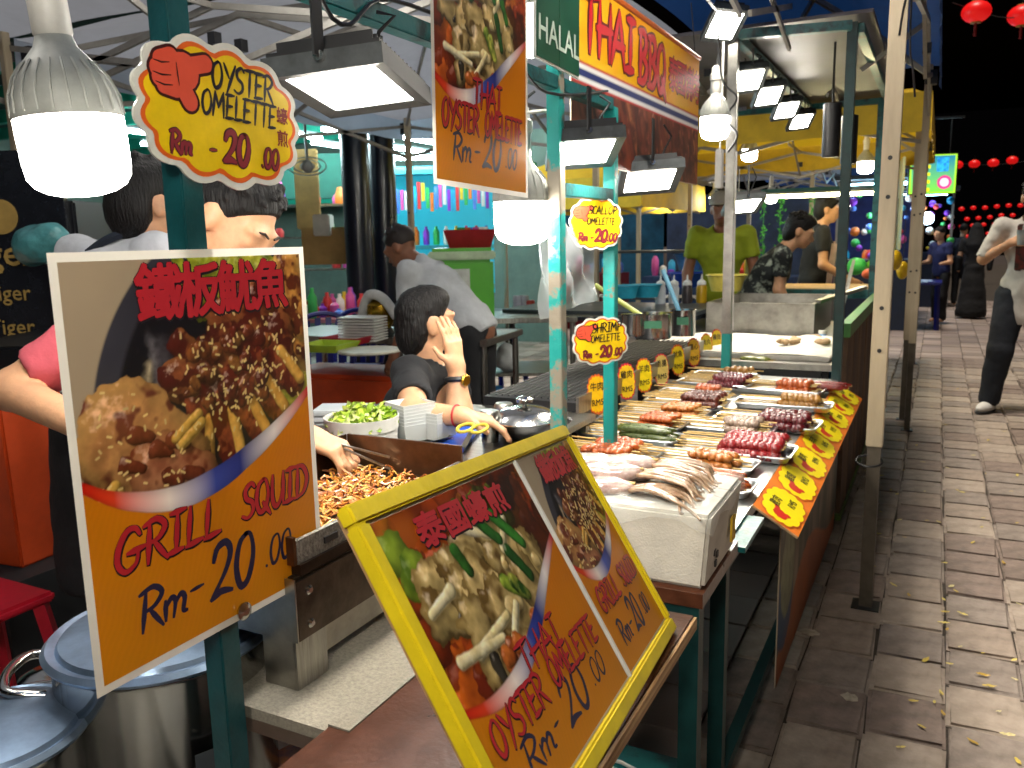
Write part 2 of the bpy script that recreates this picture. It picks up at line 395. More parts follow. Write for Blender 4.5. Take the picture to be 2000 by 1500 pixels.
# ---- numpy painter for the food photographs on the posters
class Paint:
    def __init__(s, W, H, nx):
        s.W, s.H = W, H; s.nx = nx; s.ny = int(round(nx*H/W))+1
        s.x, s.y = np.meshgrid(np.linspace(0, W, s.nx), np.linspace(0, H, s.ny)); s.img = np.zeros((s.ny, s.nx, 3)); s.px = W/(s.nx-1)
        s.X2 = np.stack([s.x, s.y], -1)
    def noise(s, sc, seed=0, oct=3): return fbm3(s.X2*sc, seed, oct)
    def put(s, m, c): m = np.clip(m, 0, 1)[..., None]; s.img = s.img*(1-m)+np.asarray(c)*m
    def edge(s, d, soft=1.0): return np.clip(.5-d/(s.px*soft), 0, 1)
    def caps(s, a, b, r0, r1, wob=0.0, seed=0, wsc=60):
        a, b = np.array(a, float), np.array(b, float); ab = b-a; q = s.X2-a
        t = np.clip((q @ ab)/(ab @ ab), 0, 1); dv = q-t[..., None]*ab; d = np.linalg.norm(dv, axis=-1); r = r0+(r1-r0)*t
        if wob: r = r*(1+wob*s.noise(wsc, seed))
        return d, r, dv, t
    def lump(s, a, b, r0, r1, ca, cb, hl=.5, wob=.15, seed=0, tex=160, light=(-.45, -.75), edgec=None, sauce=None, sth=.1):
        """a rounded piece of food lit from the upper left"""
        d, r, dv, t = s.caps(a, b, r0, r1, wob, seed); u = d/np.maximum(r, 1e-6); m = s.edge(d-r, 1.6)
        n2 = dv/np.maximum(r, 1e-6)[..., None]; nz = np.sqrt(np.clip(1-u*u, 0, 1))
        nz2 = s.noise(tex, seed+3); lam = np.clip(n2[..., 0]*light[0]+n2[..., 1]*light[1]+nz*.75+nz2*.22, 0, 1.3)
        f = np.clip(.5+.9*s.noise(tex*.45, seed+7), 0, 1)[..., None]
        c = np.array(lin(ca))*f+np.array(lin(cb))*(1-f)
        if edgec is not None: e = np.clip((u-.55)*3, 0, 1)[..., None]; c = c*(1-e)+np.array(lin(edgec))*e
        if sauce is not None:
            g = np.clip((s.noise(tex*.3, seed+11)+sth)*5, 0, 1)[..., None]; c = c*(1-g)+np.array(lin(sauce))*g
        c = c*(.32+.95*lam)[..., None]
        sp = np.clip((n2[..., 0]*light[0]+n2[..., 1]*light[1]+nz*.8+nz2*.25-1.1)*5, 0, 1)*hl*.55; c = c+sp[..., None]*np.array([1, .93, .8])
        # contact shade under the piece, as in the photograph that was printed
        s.img *= 1-.45*(s.edge(np.linalg.norm(s.X2-np.array([.004, .006])-(np.array(a)+t[..., None]*(np.array(b)-np.array(a))), axis=-1)-r, 5)*(1-m))[..., None]
        s.put(m, c)
    def seeds(s, n, box, pred, rng, col='#e8cf8a'):
        for _ in range(n):
            x, y = rng.uniform(box[0], box[2]), rng.uniform(box[1], box[3])
            i, j = min(s.ny-1, int(y/s.H*(s.ny-1))), min(s.nx-1, int(x/s.W*(s.nx-1)))
            if not pred(s.img[i, j]): continue
            a = rng.uniform(0, math.pi); L = rng.uniform(.0016, .0028); dx, dy = math.cos(a)*L, math.sin(a)*L
            k = 8; sl = (slice(max(0, i-k), i+k), slice(max(0, j-k), j+k)); X = s.X2[sl]; A = np.array([x-dx, y-dy]); ab = np.array([2*dx, 2*dy])
            t = np.clip(((X-A) @ ab)/(ab @ ab), 0, 1); d = np.linalg.norm(X-A-t[..., None]*ab, axis=-1)-.0014
            m = np.clip(.5-d/s.px, 0, 1)[..., None]; s.img[sl] = s.img[sl]*(1-m)+np.array(lin(col))*rng.uniform(.7, 1.05)*m
    def mesh(s, name, B, z, m, parent):
        """grid on the board; B's centre is the print's centre"""
        P = (s.x-s.W/2)[..., None]*B.R[:, 0]+(s.H/2-s.y)[..., None]*B.R[:, 1]+z*B.R[:, 2]+B.o
        idx = np.arange(s.ny*s.nx).reshape(s.ny, s.nx); fs = np.stack([idx[1:, :-1], idx[1:, 1:], idx[:-1, 1:], idx[:-1, :-1]], -1).reshape(-1, 4)
        return np_mesh(name, P.reshape(-1, 3), fs, m, parent, smooth=False, cols=np.clip(s.img, 0, 1).reshape(-1, 3))
def swoosh(p, curve, rng):
    """orange panel below the photograph with a red/white/blue ribbon along its upper edge"""
    us = [c[0] for c in curve]; vs_ = [c[1] for c in curve]
    u = p.x/p.W; cv = np.interp(np.linspace(0, 1, 200), us, vs_); k = np.ones(25)/25; cv = np.convolve(np.pad(cv, 12, mode='reflect', reflect_type='odd'), k, 'valid')
    v = np.interp(u, np.linspace(0, 1, 200), cv)*p.H
    d = v-p.y   # >0 above the line
    o1, o2 = np.array(lin('#d27c0a')), np.array(lin('#d99c1c')); t = np.clip((p.y/p.H-.5)*2, 0, 1)[..., None]
    st = (.5+.5*np.sin((p.x*.8+p.y*.35+.02*p.noise(9, 5))*900))[..., None]*.035
    org = (o1*(1-t*.4)+o2*t*.4)*(1-st)+.06*p.noise(14, 2)[..., None]*o1
    p.put(p.edge(d, 1.5), org)
    wd = .026*p.H/.49*(0.55+.75*np.sin(np.pi*np.clip(u, 0, 1)))
    band = p.edge(np.abs(d-wd*.5)-wd*.5, 1.5)
    q = [0, .1, .3, .5, .62, .8, 1]; cs = np.array([lin(c) for c in ('#c01808', '#d84020', '#f0e4dc', '#3a4ea8', '#20307e', '#e8e2e0', '#c01408')])
    rc = np.stack([np.interp(u, q, cs[:, i]) for i in range(3)], -1); p.put(band, rc*(.85+.3*np.sin(np.clip(d/wd, 0, 1)*np.pi))[..., None])
def paint_squid(W, H, nx):
    p = Paint(W, H, nx); rng = np.random.default_rng(3); S = lambda u, v: (u*W, v*H)
    k = W/.39
    p.img[:] = np.array(lin('#a8977f'))*(1.0+.15*p.noise(6, 1)[..., None])
    d, r, _, _ = p.caps(S(.75, .42), S(.74, .42), .27*k, .27*k)         # iron plate
    p.put(p.edge(d-.268*k, 3), np.array(lin('#3a3a44'))*(1+.4*p.noise(8, 9)[..., None]))
    p.put(p.edge(d-.236*k, 5), np.array(lin('#15151d'))*(1+.5*p.noise(10, 4)[..., None]))
    for (u, v, a, L, wd, c) in ((.24, .34, 1.9, .045, .005, '#b9a98a'), (.30, .30, 1.5, .05, .006, '#6d6a70'), (.2, .42, 1.7, .05, .004, '#55525a'), (.92, .47, 1.6, .04, .006, '#75707a'), (.34, .27, 1.2, .03, .012, '#4a464c')):
        x, y = S(u, v); e, rr, _, _ = p.caps((x-math.cos(a)*L*k, y-math.sin(a)*L*k), (x+math.cos(a)*L*k, y+math.sin(a)*L*k), wd*k, wd*k*.6, .5, 3)
        p.put(np.clip(1-e/(rr*2.2), 0, 1)*.8, np.array(lin(c))*(1+.6*p.noise(150, 8)[..., None]))
    # lettuce upper right and right
    for (u, v, s_, c, c2) in ((.60, .05, .06, '#9aa32a', '#5d6a14'), (.72, .06, .06, '#b5b23a', '#6d7420'), (.84, .08, .05, '#a8a838', '#556012'), (.93, .34, .05, '#a0ac30', '#5a6a18'), (.97, .41, .045, '#c2b848', '#707a20'), (.88, .30, .04, '#8c9c28', '#4a5c14')):
        x, y = S(u, v); p.lump((x-.01, y), (x+.01, y), s_*k, s_*k*.8, c, c2, .25, .35, int(u*100), 190)
    # far squid pieces
    for (a, b, r0, r1) in (((.84, .08), (.97, .26), .030, .042), ((.93, .04), (1.0, .2), .03, .03)):
        p.lump(S(*a), S(*b), r0*k, r1*k, '#c08a40', '#7c4a22', .5, .25, int(a[0]*90), 170, edgec='#c9a054', sauce='#5a2614', sth=.0)
    # shoulders of the squid, dark with sauce
    for q, (a, b, r0, r1) in enumerate((((.40, .22), (.50, .31), .020, .030), ((.38, .30), (.52, .35), .030, .036), ((.62, .17), (.62, .32), .042, .046), ((.74, .14), (.76, .28), .040, .044), ((.86, .22), (.88, .33), .030, .030), ((.52, .30), (.62, .36), .045, .04))):
        p.lump(S(*a), S(*b), r0*k, r1*k, '#8e4e2a', '#5a2818', .7, .28, 31+q, 180, edgec='#84502a', sauce='#4c170f', sth=.1)
    # strips running to the lower right, each with a pale cut edge, dark plate between them
    for q, (a, b, r0, r1) in enumerate((((.46, .38), (.43, .55), .026, .022), ((.55, .37), (.595, .575), .026, .020), ((.61, .34), (.725, .50), .025, .019), ((.70, .31), (.835, .455), .024, .018), ((.80, .27), (.93, .385), .026, .020))):
        (ax, ay), (bx, by) = S(*a), S(*b); dx, dy = bx-ax, by-ay; L = math.hypot(dx, dy); nx_, ny_ = dy/L, -dx/L; o = .8*r1*k
        p.lump((ax, ay), (bx, by), r0*k, r1*k, '#9a4c2a', '#5c2214', .8, .2, 51+q, 190, sauce='#561509', sth=.12)
        p.lump((ax+dx*.25+nx_*o, ay+dy*.25+ny_*o), (bx+nx_*o, by+ny_*o+.003), .0085*k, .0098*k, '#dcae54', '#c08a34', .3, .16, 61+q, 150)
    # body, lower left
    p.lump(S(.17, .43), S(.33, .52), .075*k, .062*k, '#c08c54', '#96643a', .55, .14, 21, 110, edgec='#b0854c', sauce='#6a3220', sth=-.12)
    p.lump(S(.28, .525), S(.42, .57), .050*k, .036*k, '#b07a54', '#8a5238', .6, .12, 25, 110, edgec='#96623e', sauce='#70341f', sth=-.2)
    for q, (u, v) in enumerate(((.2, .42), (.27, .47), (.34, .46), (.16, .49), (.30, .55), (.38, .55))):
        x, y = S(u, v); p.lump((x, y), (x+.02*k, y+.008*k), .012*k, .008*k, '#7a3a22', '#5a2414', .5, .5, 140+q, 160)
    for (a, b) in (((.35, .455), (.45, .405)), ((.37, .475), (.46, .43)), ((.03, .62), (.12, .55)), ((.0, .60), (.11, .53))):
        p.lump(S(*a), S(*b), .0075*k, .0075*k, '#d9b458', '#b88a34', .3, .15, 81, 160)
    for i in range(34):   # chopped sauce lumps
        u, v = .42+.40*rng.random(), .2+.2*rng.random(); x, y = S(u, v); s_ = rng.uniform(.007, .014)*k
        p.lump((x, y), (x+rng.uniform(-1, 1)*.01, y+rng.uniform(-1, 1)*.01), s_, s_*.7, rng.choice(['#7a3a20', '#8e5226', '#602012', '#9c6a30']), '#4a180e', .9, .4, 100+i, 220)
    ok = lambda c: c[0] > .045 and c[0] > c[2]*2.4
    p.seeds(int(190), (.05*W, .12*H, .98*W, .6*H), ok, rng); p.seeds(80, (.45*W, .18*H, .85*W, .42*H), ok, rng)
    swoosh(p, [(0, .525), (.1, .585), (.25, .63), (.38, .645), (.55, .625), (.75, .56), (.9, .49), (1, .43)], rng)
    return p
def paint_oyster(W, H, nx):
    p = Paint(W, H, nx); rng = np.random.default_rng(5); S = lambda u, v: (u*W, v*H); k = W/.39
    g = np.clip(.5+p.noise(9, 3), 0, 1)[..., None]; p.img[:] = np.array(lin('#d8741c'))*g+np.array(lin('#7a2c0c'))*(1-g)
    for i in range(60):
        x, y = S(rng.random(), rng.random()*.68); s_ = rng.uniform(.02, .05)*k
        p.lump((x, y), (x+rng.uniform(-.03, .03)*k, y+rng.uniform(-.03, .03)*k), s_, s_*.6, rng.choice(['#d86a18', '#e8922c', '#b84a14', '#6a200c', '#8a3010']), '#7a2c0c', .25, .4, 200+i, 60)
    for (u, v) in ((.06, .12), (.1, .2), (.62, .1), (.56, .16), (.7, .12)):
        x, y = S(u, v); p.lump((x, y), (x+.02, y+.02), .03*k, .02*k, '#88a02c', '#4d6a18', .3, .4, int(900*u), 90)
    for i in range(5):
        x, y = S(.78+.07*rng.random()*3, .1+.07*i); p.lump((x, y), (x+.03*k, y+.06*k), .02*k, .014*k, '#c9581a', '#8a2e10', .4, .3, 400+i, 120)
    d, r, _, _ = p.caps(S(.72, .5), S(.7, .62), .16*k, .1*k, .3, 5); p.put(p.edge(d-r, 20)*.85, lin('#241008'))
    ch = [((.38, .12), (.6, .22)), ((.2, .52), (.44, .48)), ((.34, .62), (.52, .47)), ((.1, .5), (.36, .53)), ((.62, .28), (.72, .18)), ((.22, .30), (.08, .33))]
    oy = [(.22, .27, .05, .2), (.34, .30, .055, .7), (.48, .22, .06, .1), (.60, .25, .05, 1.), (.16, .37, .045, .4), (.30, .42, .06, 1.4), (.46, .37, .062, .3), (.60, .36, .05, .9), (.72, .32, .05, .2), (.80, .42, .05, 1.2), (.26, .52, .055, 1.6), (.52, .50, .07, .5), (.70, .50, .055, 1.1), (.42, .60, .045, .2)]
    for i, (u, v, s_, a) in enumerate(oy):
        x, y = S(u, v); dx, dy = math.cos(a)*s_*.5*k, math.sin(a)*s_*.5*k
        p.lump((x-dx, y-dy), (x+dx, y+dy), s_*.62*k, s_*.5*k, '#d8bd80', '#94804e', .8, .42, 300+i, 75, edgec='#8a7240', sauce='#6a5228', sth=-.22)
        if i % 2 == 0: p.lump((x+dx*1.1, y+dy*.6), (x+dx*.5, y+dy*1.4), s_*.2*k, s_*.12*k, '#3c3830', '#23201c', .5, .3, 340+i, 120)
        if i % 2: p.lump((x-dx*.4, y-dy*.2-.006), (x+dx*.3, y-.008), s_*.22*k, s_*.16*k, '#e6d6a4', '#bfa468', .8, .2, 360+i, 100)
    for i, (a, b) in enumerate(ch): p.lump(S(*a), S(*b), .0085*k, .006*k, '#efe6c4', '#d8c890', .4, .2, 500+i, 120)
    for (a, b, c) in (((.47, .06), (.62, .24), '#2c7a2c'), ((.52, .38), (.6, .46), '#9ab43a'), ((.57, .40), (.62, .47), '#c9cc50'), ((.34, .2), (.36, .28), '#3a7a2a'), ((.64, .3), (.7, .42), '#1e5a24'), ((.66, .16), (.76, .3), '#3a8a30')):
        p.lump(S(*a), S(*b), .011*k, .009*k, c, '#24501a', .5, .2, int(a[0]*777), 120)
    for i in range(14):
        x, y = S(.3+.4*rng.random(), .55+.12*rng.random()); p.lump((x, y), (x+.01, y+.005), .014*k, .01*k, '#c8702a', '#7a3010', .6, .3, 600+i, 120)
    swoosh(p, [(0, .635), (.12, .685), (.25, .70), (.4, .685), (.6, .60), (.78, .49), (.9, .42), (1, .36)], rng)
    return p
PRINT = vmat('printed_poster', .5, .35, .0)
PRINTG = vmat('laminated_print', .32, .5, .25, .12)
def see_through(m, k, from_attr):
    t = m.node_tree; p = t.nodes['Principled BSDF']; tr = t.nodes.new('ShaderNodeBsdfTranslucent'); mx = t.nodes.new('ShaderNodeMixShader'); mx.inputs[0].default_value = k
    if from_attr: t.links.new(t.nodes['Color Attribute'].outputs[0], tr.inputs[0])
    else: tr.inputs[0].default_value = (.8, .78, .7, 1)
    t.links.new(p.outputs[0], mx.inputs[1]); t.links.new(tr.outputs[0], mx.inputs[2]); t.links.new(mx.outputs[0], t.nodes['Material Output'].inputs['Surface'])
see_through(PRINTG, .28, True); CARDM = mat('laminate_white', '#dcd6c8', .3, var=.06, coat=.4); see_through(CARDM, .3, False)
def poster(name, label, B, W, H, kind, nx, small=False, parent=None, group=None, title_red='#b0202c'):
    """laminated menu poster: card, print, lettering"""
    t = parent if parent is not None else thing(name, label, 'poster', B.o, group=group)
    bd = .010 if not small else .003
    mb = MB(); x_, y_ = W/2+bd, H/2+bd; mb.quad(B.P(-x_, -y_), B.P(x_, -y_), B.P(x_, y_), B.P(-x_, y_)); mb.build('laminated_card', CARDM, t)
    (paint_squid if kind == 'squid' else paint_oyster)(W, H, nx).mesh('printed_picture', B, .0004, PRINTG, t)
    red, blk, navy = ink('red', title_red), ink('black', '#17131c'), ink('navy', '#1a1c3e'); z = .0009; x0, y0 = -W/2, H/2; k = H/.49; kx = W/.39
    def both(s, x, y, h, wd, slant=.16, sq=1.0, col=None, ol=.07, center=False):
        a = MB(); brush(a, B, s, x+.0012, y-.0014, h, wd, z, slant, sq, center, ol); a.build('letter_shadow', blk, t)
        b = MB(); brush(b, B, s, x, y, h, wd, z+.0008, slant, sq, center); b.build('lettering', col or red, t)
    if kind == 'squid':
        for j, c in enumerate('鐵板魷魚'):
            X, Y = x0+W*(.335+.165*j), y0-H*.092
            a = MB(); typed(a, B, c, X+.001, Y-.0012, .072*k, z, .0042*k, kx/k); a.build('letter_shadow', blk, t)
            a = MB(); typed(a, B, c, X, Y, .072*k, z+.0006, .0022*k, kx/k); a.build('lettering', red, t)
        both('GRILL', x0+.07*W, y0-.745*H, .05*k, .14, .16, .9*kx/k); both('SQUID', x0+.60*W, y0-.735*H, .047*k, .14, .16, .76*kx/k)
        PX = (.13, .43, .66)
    else:
        for j, c in enumerate('泰國蠔煎'):
            X, Y = x0+W*(.27+.155*j), y0-H*(.10+.004*j)
            a = MB(); typed(a, B, c, X+.001, Y-.0012, .062*k, z, .0042*k, kx/k); a.build('letter_shadow', blk, t)
            a = MB(); typed(a, B, c, X, Y, .062*k, z+.0006, .0022*k, kx/k); a.build('lettering', red, t)
        both('THAI', x0+.52*W, y0-.685*H, .052*k, .13, .1, .82*kx/k, center=True)
        both('OYSTER', x0+.05*W, y0-.795*H, .052*k, .13, .1, .62*kx/k); both('OMELETTE', x0+.49*W, y0-.79*H, .05*k, .13, .1, .585*kx/k)
        PX = (.14, .46, .69)
    for (q, xx, yy, hh, wd, sq) in (('Rm', PX[0], .915, .05, .14, .95*kx/k), ('-', PX[1]-.1, .91, .05, .1, 1.0), ('20', PX[1], .925, .072, .13, .72*kx/k), ('.00', PX[1]+.27, .905, .042, .12, .72*kx/k)):
        a = MB(); brush(a, B, q, x0+xx*W, y0-yy*H, hh*k, wd, z, .2, sq); a.build('price_lettering', navy, t)
    return t
# ---- cloud-shaped price signs with a thumbs-up
def cloud(w, h, n, amp, seed=0, grow=0.0):
    rnd = random.Random(seed); ph = rnd.random()*6; out = []
    for i in range(n*8):
        t = 2*math.pi*i/(n*8); c, s_ = math.cos(t), math.sin(t); e = 2.6
        r = 1/((abs(c)**e+abs(s_)**e)**(1/e)); b = abs(math.sin(n*t/2+ph))
        x, y = c*r*w/2, s_*r*h/2; L = math.hypot(x, y); k = 1+(amp*b-amp*.6+grow)/L
        out.append((x*k, y*k))
    return out
def thumb(mb, B, x, y, s, z, grow=0.0):
    parts = [((-.12, -.05), (.12, .05), .26), ((-.28, .12), (-.1, .2), .13), ((-.34, .0), (-.1, .02), .13), ((-.32, -.12), (-.08, -.12), .12), ((-.26, -.22), (-.04, -.24), .1), ((.1, .1), (.52, .24), .12), ((.1, -.2), (.2, -.34), .14)]
    for k, (a, b, r) in enumerate(parts):
        a, b = np.array(a)*s, np.array(b)*s; r = r*s+grow; d = unit(b-a); n = np.array([-d[1], d[0]]); poly = []
        for i in range(9): t = math.pi*i/8-math.pi/2; poly.append(b+r*(d*math.cos(t)+n*math.sin(t)))
        for i in range(9): t = math.pi*i/8+math.pi/2; poly.append(a+r*(d*math.cos(t)+n*math.sin(t)))
        mb.add([B.P(x+q[0], y+q[1], z+k*.00003) for q in poly], [tuple(range(len(poly)))])
def cloud_sign(name, label, B, w, h, lines, price='20', cjk='', seed=0, detail=True, parent=None, group=None, hand='#e0533a', yel='#ecc414', asname=None):
    t = parent if parent is not None else thing(name, label, 'price sign', B.o, group=group)
    g = w/.27
    a = MB(); c0 = cloud(w, h, 13, .012*g, seed, .012*g); n0 = len(c0); a.add([B.P(x, y, 0) for x, y in c0]+[B.P(x, y, -.003) for x, y in c0]+[B.P(0, 0, 0), B.P(0, 0, -.003)], [(i, (i+1) % n0, 2*n0) for i in range(n0)]+[(n0+(i+1) % n0, n0+i, 2*n0+1) for i in range(n0)]+[(i, n0+i, n0+(i+1) % n0, (i+1) % n0) for i in range(n0)]); a.build('laminated_card', mat('laminate_clear', '#c9cbc4', .25, var=.08, coat=.4), t)
    f = lambda grow, z: [B.P(x, y, z) for x, y in cloud(w, h, 13, .012*g, seed, grow)]
    P = f(.002*g, .0005); a = MB().add(P+[B.P(0, 0, .0005)], [(i, (i+1) % len(P), len(P)) for i in range(len(P))]); a.build('orange_border', ink('orange', '#cf5c20'), t)
    P = f(-.005*g, .001); a = MB().add(P+[B.P(0, 0, .001)], [(i, (i+1) % len(P), len(P)) for i in range(len(P))]); a.build('yellow_field', mat('ink_yel_'+yel, yel, .35, var=.12, scale=14, coat=.3), t)
    a = MB(); hz = min(.56*h, .36*w); thumb(a, B, -.30*w, .24*h, hz, .0014, .004*g); a.build('hand_outline', ink('outline', '#3a1414'), t)
    a = MB(); thumb(a, B, -.30*w, .24*h, hz, .0019); hn = a.build('thumbs_up', ink('hand_'+hand, hand), t)
    a = MB()
    for (p0, p1) in (((-.40, .10), (-.14, .12)), ((-.42, -.06), (-.12, -.05)), ((-.38, -.18), (-.1, -.18)), ((-.02, .14), (.02, -.16))):
        s_ = hz; ribbon(a, B, [np.array([-.30*w+p[0]*s_, .24*h+p[1]*s_]) for p in (p0, ((p0[0]+p1[0])/2, (p0[1]+p1[1])/2-.02), p1)], .0022*g, .0024)
    a.build('finger_lines', ink('outline', '#3a1414'), t)
    a = MB(); y = .285*h; st = max(1.0, (w/h)/1.7)
    for i, s_ in enumerate(lines):
        W = text_width(s_); hh = min(.215*h, (.52 if cjk else .58)*w/W/.74); brush(a, B, s_, .12*w-(.03*w if i else 0), y-.08*h, hh, .14, .0026, .12, .74*min(st, (.62*w/W/.74)/hh), True); y -= .225*h
    a.build('lettering', ink('black', '#17131c'), t)
    if cjk:
        a = MB()
        for j, c in enumerate(cjk): typed(a, B, c, .415*w, .1*h-.2*h*j, .15*h, .0015, .0006*g)
        a.build('lettering', ink('maroon', '#7a2a20'), t)
    for nm, ol, z, m in (('letter_shadow', .1, .0015, ink('outline', '#3a1414')), ('price_lettering', 0, .0022, ink('price', '#7c2430'))):
        yy = -.37*h
        for (q, xx, dy, hh, wd, sq) in (('Rm', -.37, 0, .17, .17, .8), ('-', -.13, 0, .17, .12, 1), (price, -.03, -.01, .25, .18, .74), ('.00', .24, 0, .17, .16, .7)):
            a = MB(); brush(a, B, q, xx*w, yy+dy*h, hh*h, wd, z, .12, sq*st, False, ol); a.build(nm, m, t)
    return t
# ================================================================ setting: ground and pavers
g = MB(); g.quad((-60, -20, -.03), (60, -20, -.03), (60, 120, -.03), (-60, 120, -.03)); g.build('ground', mat('dark_ground', '#3a302c', .8, var=.3, scale=3, bump=.3, bscale=20), kind='structure')
pv_mats = [mat('paver_%d' % i, c, .6, var=.24, scale=13, bump=.9, bscale=26, col2=c2, spec=.35) for i, (c, c2) in enumerate((('#968a80', '#70665e'), ('#a19284', '#7c7066'), ('#8e7e74', '#685c54'), ('#aa9c8e', '#887c70')))]
pav = MB(); pav.quad((-8, -3, -.012), (7, -3, -.012), (7, 40, -.012), (-8, 40, -.012))
pavement = pav.build('pavement', mat('paver_joint', '#3c342c', .9, var=.35, scale=30, bump=.4, bscale=90), kind='structure')
def paver_mesh(m, i):
    b = bmesh.new(); bmesh.ops.create_cube(b, size=1.0); bmesh.ops.scale(b, vec=(.204, .236, .03), verts=b.verts)
    bmesh.ops.bevel(b, geom=[e for e in b.edges if all(v.co.z > 0 for v in e.verts)], offset=.009, segments=2, affect='EDGES')
    r = random.Random(i)
    for v in b.verts: v.co.x += r.uniform(-.005, .005); v.co.y += r.uniform(-.006, .006); v.co.z += r.uniform(-.002, .001)
    me = bpy.data.meshes.new('paver'); b.to_mesh(me); b.free(); me.materials.append(m); return me
pv_me = [paver_mesh(pv_mats[i % 4], i) for i in range(8)]
cells = []
for ci in range(-32, 26):
    xc = -.11+.105+ci*.21
    off = random.uniform(0, .245)
    for ri in range(-2, 75):
        cells.append((xc, 0.62+ri*.245+off))
def paver_rank(c):
    x, y = c; v = V(x, y, 0)-O3; z = v @ cF
    if z < .3: return 1e9
    px, py = 1000+FPX*(v @ cR)/z, 750-FPX*(v @ cU)/z
    if px < 1380 or px > 2080 or py > 1640 or (px < 1480 and py < 1250): return 1e8+z
    return z
cells.sort(key=paver_rank)
n_ind = 0; rest = MB(); rest_cols = []
for k, (x, y) in enumerate(cells):
    dz = random.uniform(-.0035, .0015); ax, ay = random.uniform(-.006, .006), random.uniform(-.006, .006)
    if k < 296:
        o = bpy.data.objects.new('paver', pv_me[random.randrange(8)]); COL.objects.link(o); o.parent = pavement
        o.location = (x, y, -.012+dz); o.rotation_euler = (ax, ay, random.uniform(-.012, .012))
    else:
        c = random.choice([(.25, .2, .17), (.3, .235, .2), (.23, .18, .16), (.32, .26, .225)]); f = random.uniform(.8, 1.1)
        rest.box((x, y, -.012+dz), (.203, .236, .03), rotm(ax*.5, ay*.5, random.uniform(-.01, .01)), [q*f for q in c])
rest.build('pavers', vmat('paver_mix', .65, .3), pavement, kind='stuff')
# fallen leaves on the pavement
lf_m = [mat('leaf_%d' % i, c, .5, var=.2, scale=60) for i, c in enumerate(('#c9b04a', '#d8c46a', '#b8963a', '#cfc28a'))]
leaf_me = []
for i in range(6):
    mb = MB(); n = 9; r = random.Random(i); L, W = .024, .0085
    vs = [(0, 0, .001)]
    for j in range(n):
        t = j/(n-1); x = (t-.5)*2*L; wv = W*math.sin(math.pi*min(1, .06+t*.94))**.7; vs += [(x, wv, .002+.004*r.random()+.005*(t-.5)**2), (x, -wv, .002+.004*r.random())]
    fs = [(1+2*j, 2+2*j, 4+2*j, 3+2*j) for j in range(n-1)]
    me = bpy.data.meshes.new('leaf'); me.from_pydata(vs, [], fs); me.materials.append(lf_m[i % 4]); leaf_me.append(me)
LEAVES = [(1690, 1010), (1716, 1043), (1767, 1050), (1757, 1016), (1810, 1017), (1845, 1100), (1706, 1106), (1745, 1143), (1775, 1163), (1858, 1146), (1867, 1155), (1843, 1171), (1845, 1196), (1843, 1217), (1850, 1230), (1875, 1264), (1919, 1276), (1981, 1290), (1808, 1290), (1855, 1297), (1920, 1319), (1982, 1327), (1933, 1341), (1838, 1354), (1784, 1370), (1825, 1372), (1842, 1394), (1968, 1436), (1988, 1488), (1920, 1012), (1986, 1022), (1917, 1030), (1765, 919), (1850, 914), (1803, 903), (1752, 966), (1870, 958), (1880, 962), (1740, 958), (1806, 960), (1925, 925), (1987, 929), (1720, 1000), (1833, 1020), (1755, 860), (1770, 880), (1790, 870), (1845, 830), (1820, 795), (1840, 740), (1870, 760), (1905, 705), (1930, 860), (1960, 843), (1855, 705), (1800, 672), (1768, 724), (1900, 890), (1975, 960), (1750, 800), (1720, 930), (1690, 920), (1960, 1100), (1990, 1180), (1900, 1060), (1880, 1200), (1800, 1420), (1760, 1460), (1900, 1450), (1950, 1390)]
for i, (px, py) in enumerate(LEAVES):
    p = onz(px, py, .006); o = bpy.data.objects.new('fallen_leaf', leaf_me[i % 6]); COL.objects.link(o); o.location = p+V(0, 0, .0005)
    s = random.uniform(.4, .85); o.scale = (s, s, s); o.rotation_euler = (random.uniform(-.1, .1), random.uniform(-.1, .1), random.uniform(0, 6.3))
    tag(o, 'small dry yellow leaf fallen on the brick walkway', 'leaf', 'fallen leaves on the walkway')
# torn scraps of paper in the dark strip beside the stall
for i, (px, py, lab) in enumerate(((1581, 1238, 'crumpled pale tissue scrap in the shadow beside the banner skirt'), (1660, 1365, 'ragged round paper scrap lying in the stall shadow'))):
    p = onz(px, py, .004); mb = MB(); n = 16; r = random.Random(i+3)
    ring = [(math.cos(2*math.pi*j/n)*.022*(1+.35*math.sin(j*2.6)*r.random())*(1.5 if i == 0 else 1), math.sin(2*math.pi*j/n)*.022*(1+.3*r.random()), .003+.006*r.random()) for j in range(n)]
    mb.add([(0, 0, .008)]+ring, [(0, 1+j, 1+(j+1) % n) for j in range(n)]); o = mb.build('paper_scrap', mat('tissue', '#b5ab98', .8, var=.15, scale=50), None, world=False, label=lab, cat='litter'); o.location = p
# ================================================================ the omelette stall: frame, lamps, counter
TEAL = mat('teal_paint', '#0f6466', .42, var=.3, scale=14, col2='#0a3438', ramp=(.36, .5), bump=.12, bscale=70, coat=.2)
TEALF = mat('teal_flaking', '#17a09a', .5, scale=7, col2='#948c7c', ramp=(.47, .52), bump=.2, bscale=60)
TEALD = mat('teal_dark', '#083434', .45, var=.2, scale=20)
TEALW = mat('teal_paint_worn', '#12908c', .45, var=.1, scale=13, col2='#7d6a58', ramp=(.34, .39), bump=.2, bscale=60)
STEEL = mat('brushed_steel', '#a9a7a0', .32, 1.0, var=.22, scale=9, stretch=(1, 14, 1), bump=.05, bscale=120)
STEELD = mat('stained_steel', '#6c665c', .42, 1.0, var=.35, scale=8, bump=.1, bscale=60)
CHROME = mat('polished_steel', '#c4c4c2', .16, 1.0, var=.1, scale=6)
BLACK = mat('black_metal', '#1a1b1e', .45, var=.2, scale=30)
FINS = mat('grey_cast_metal', '#4c5052', .5, .6, var=.2, scale=30)
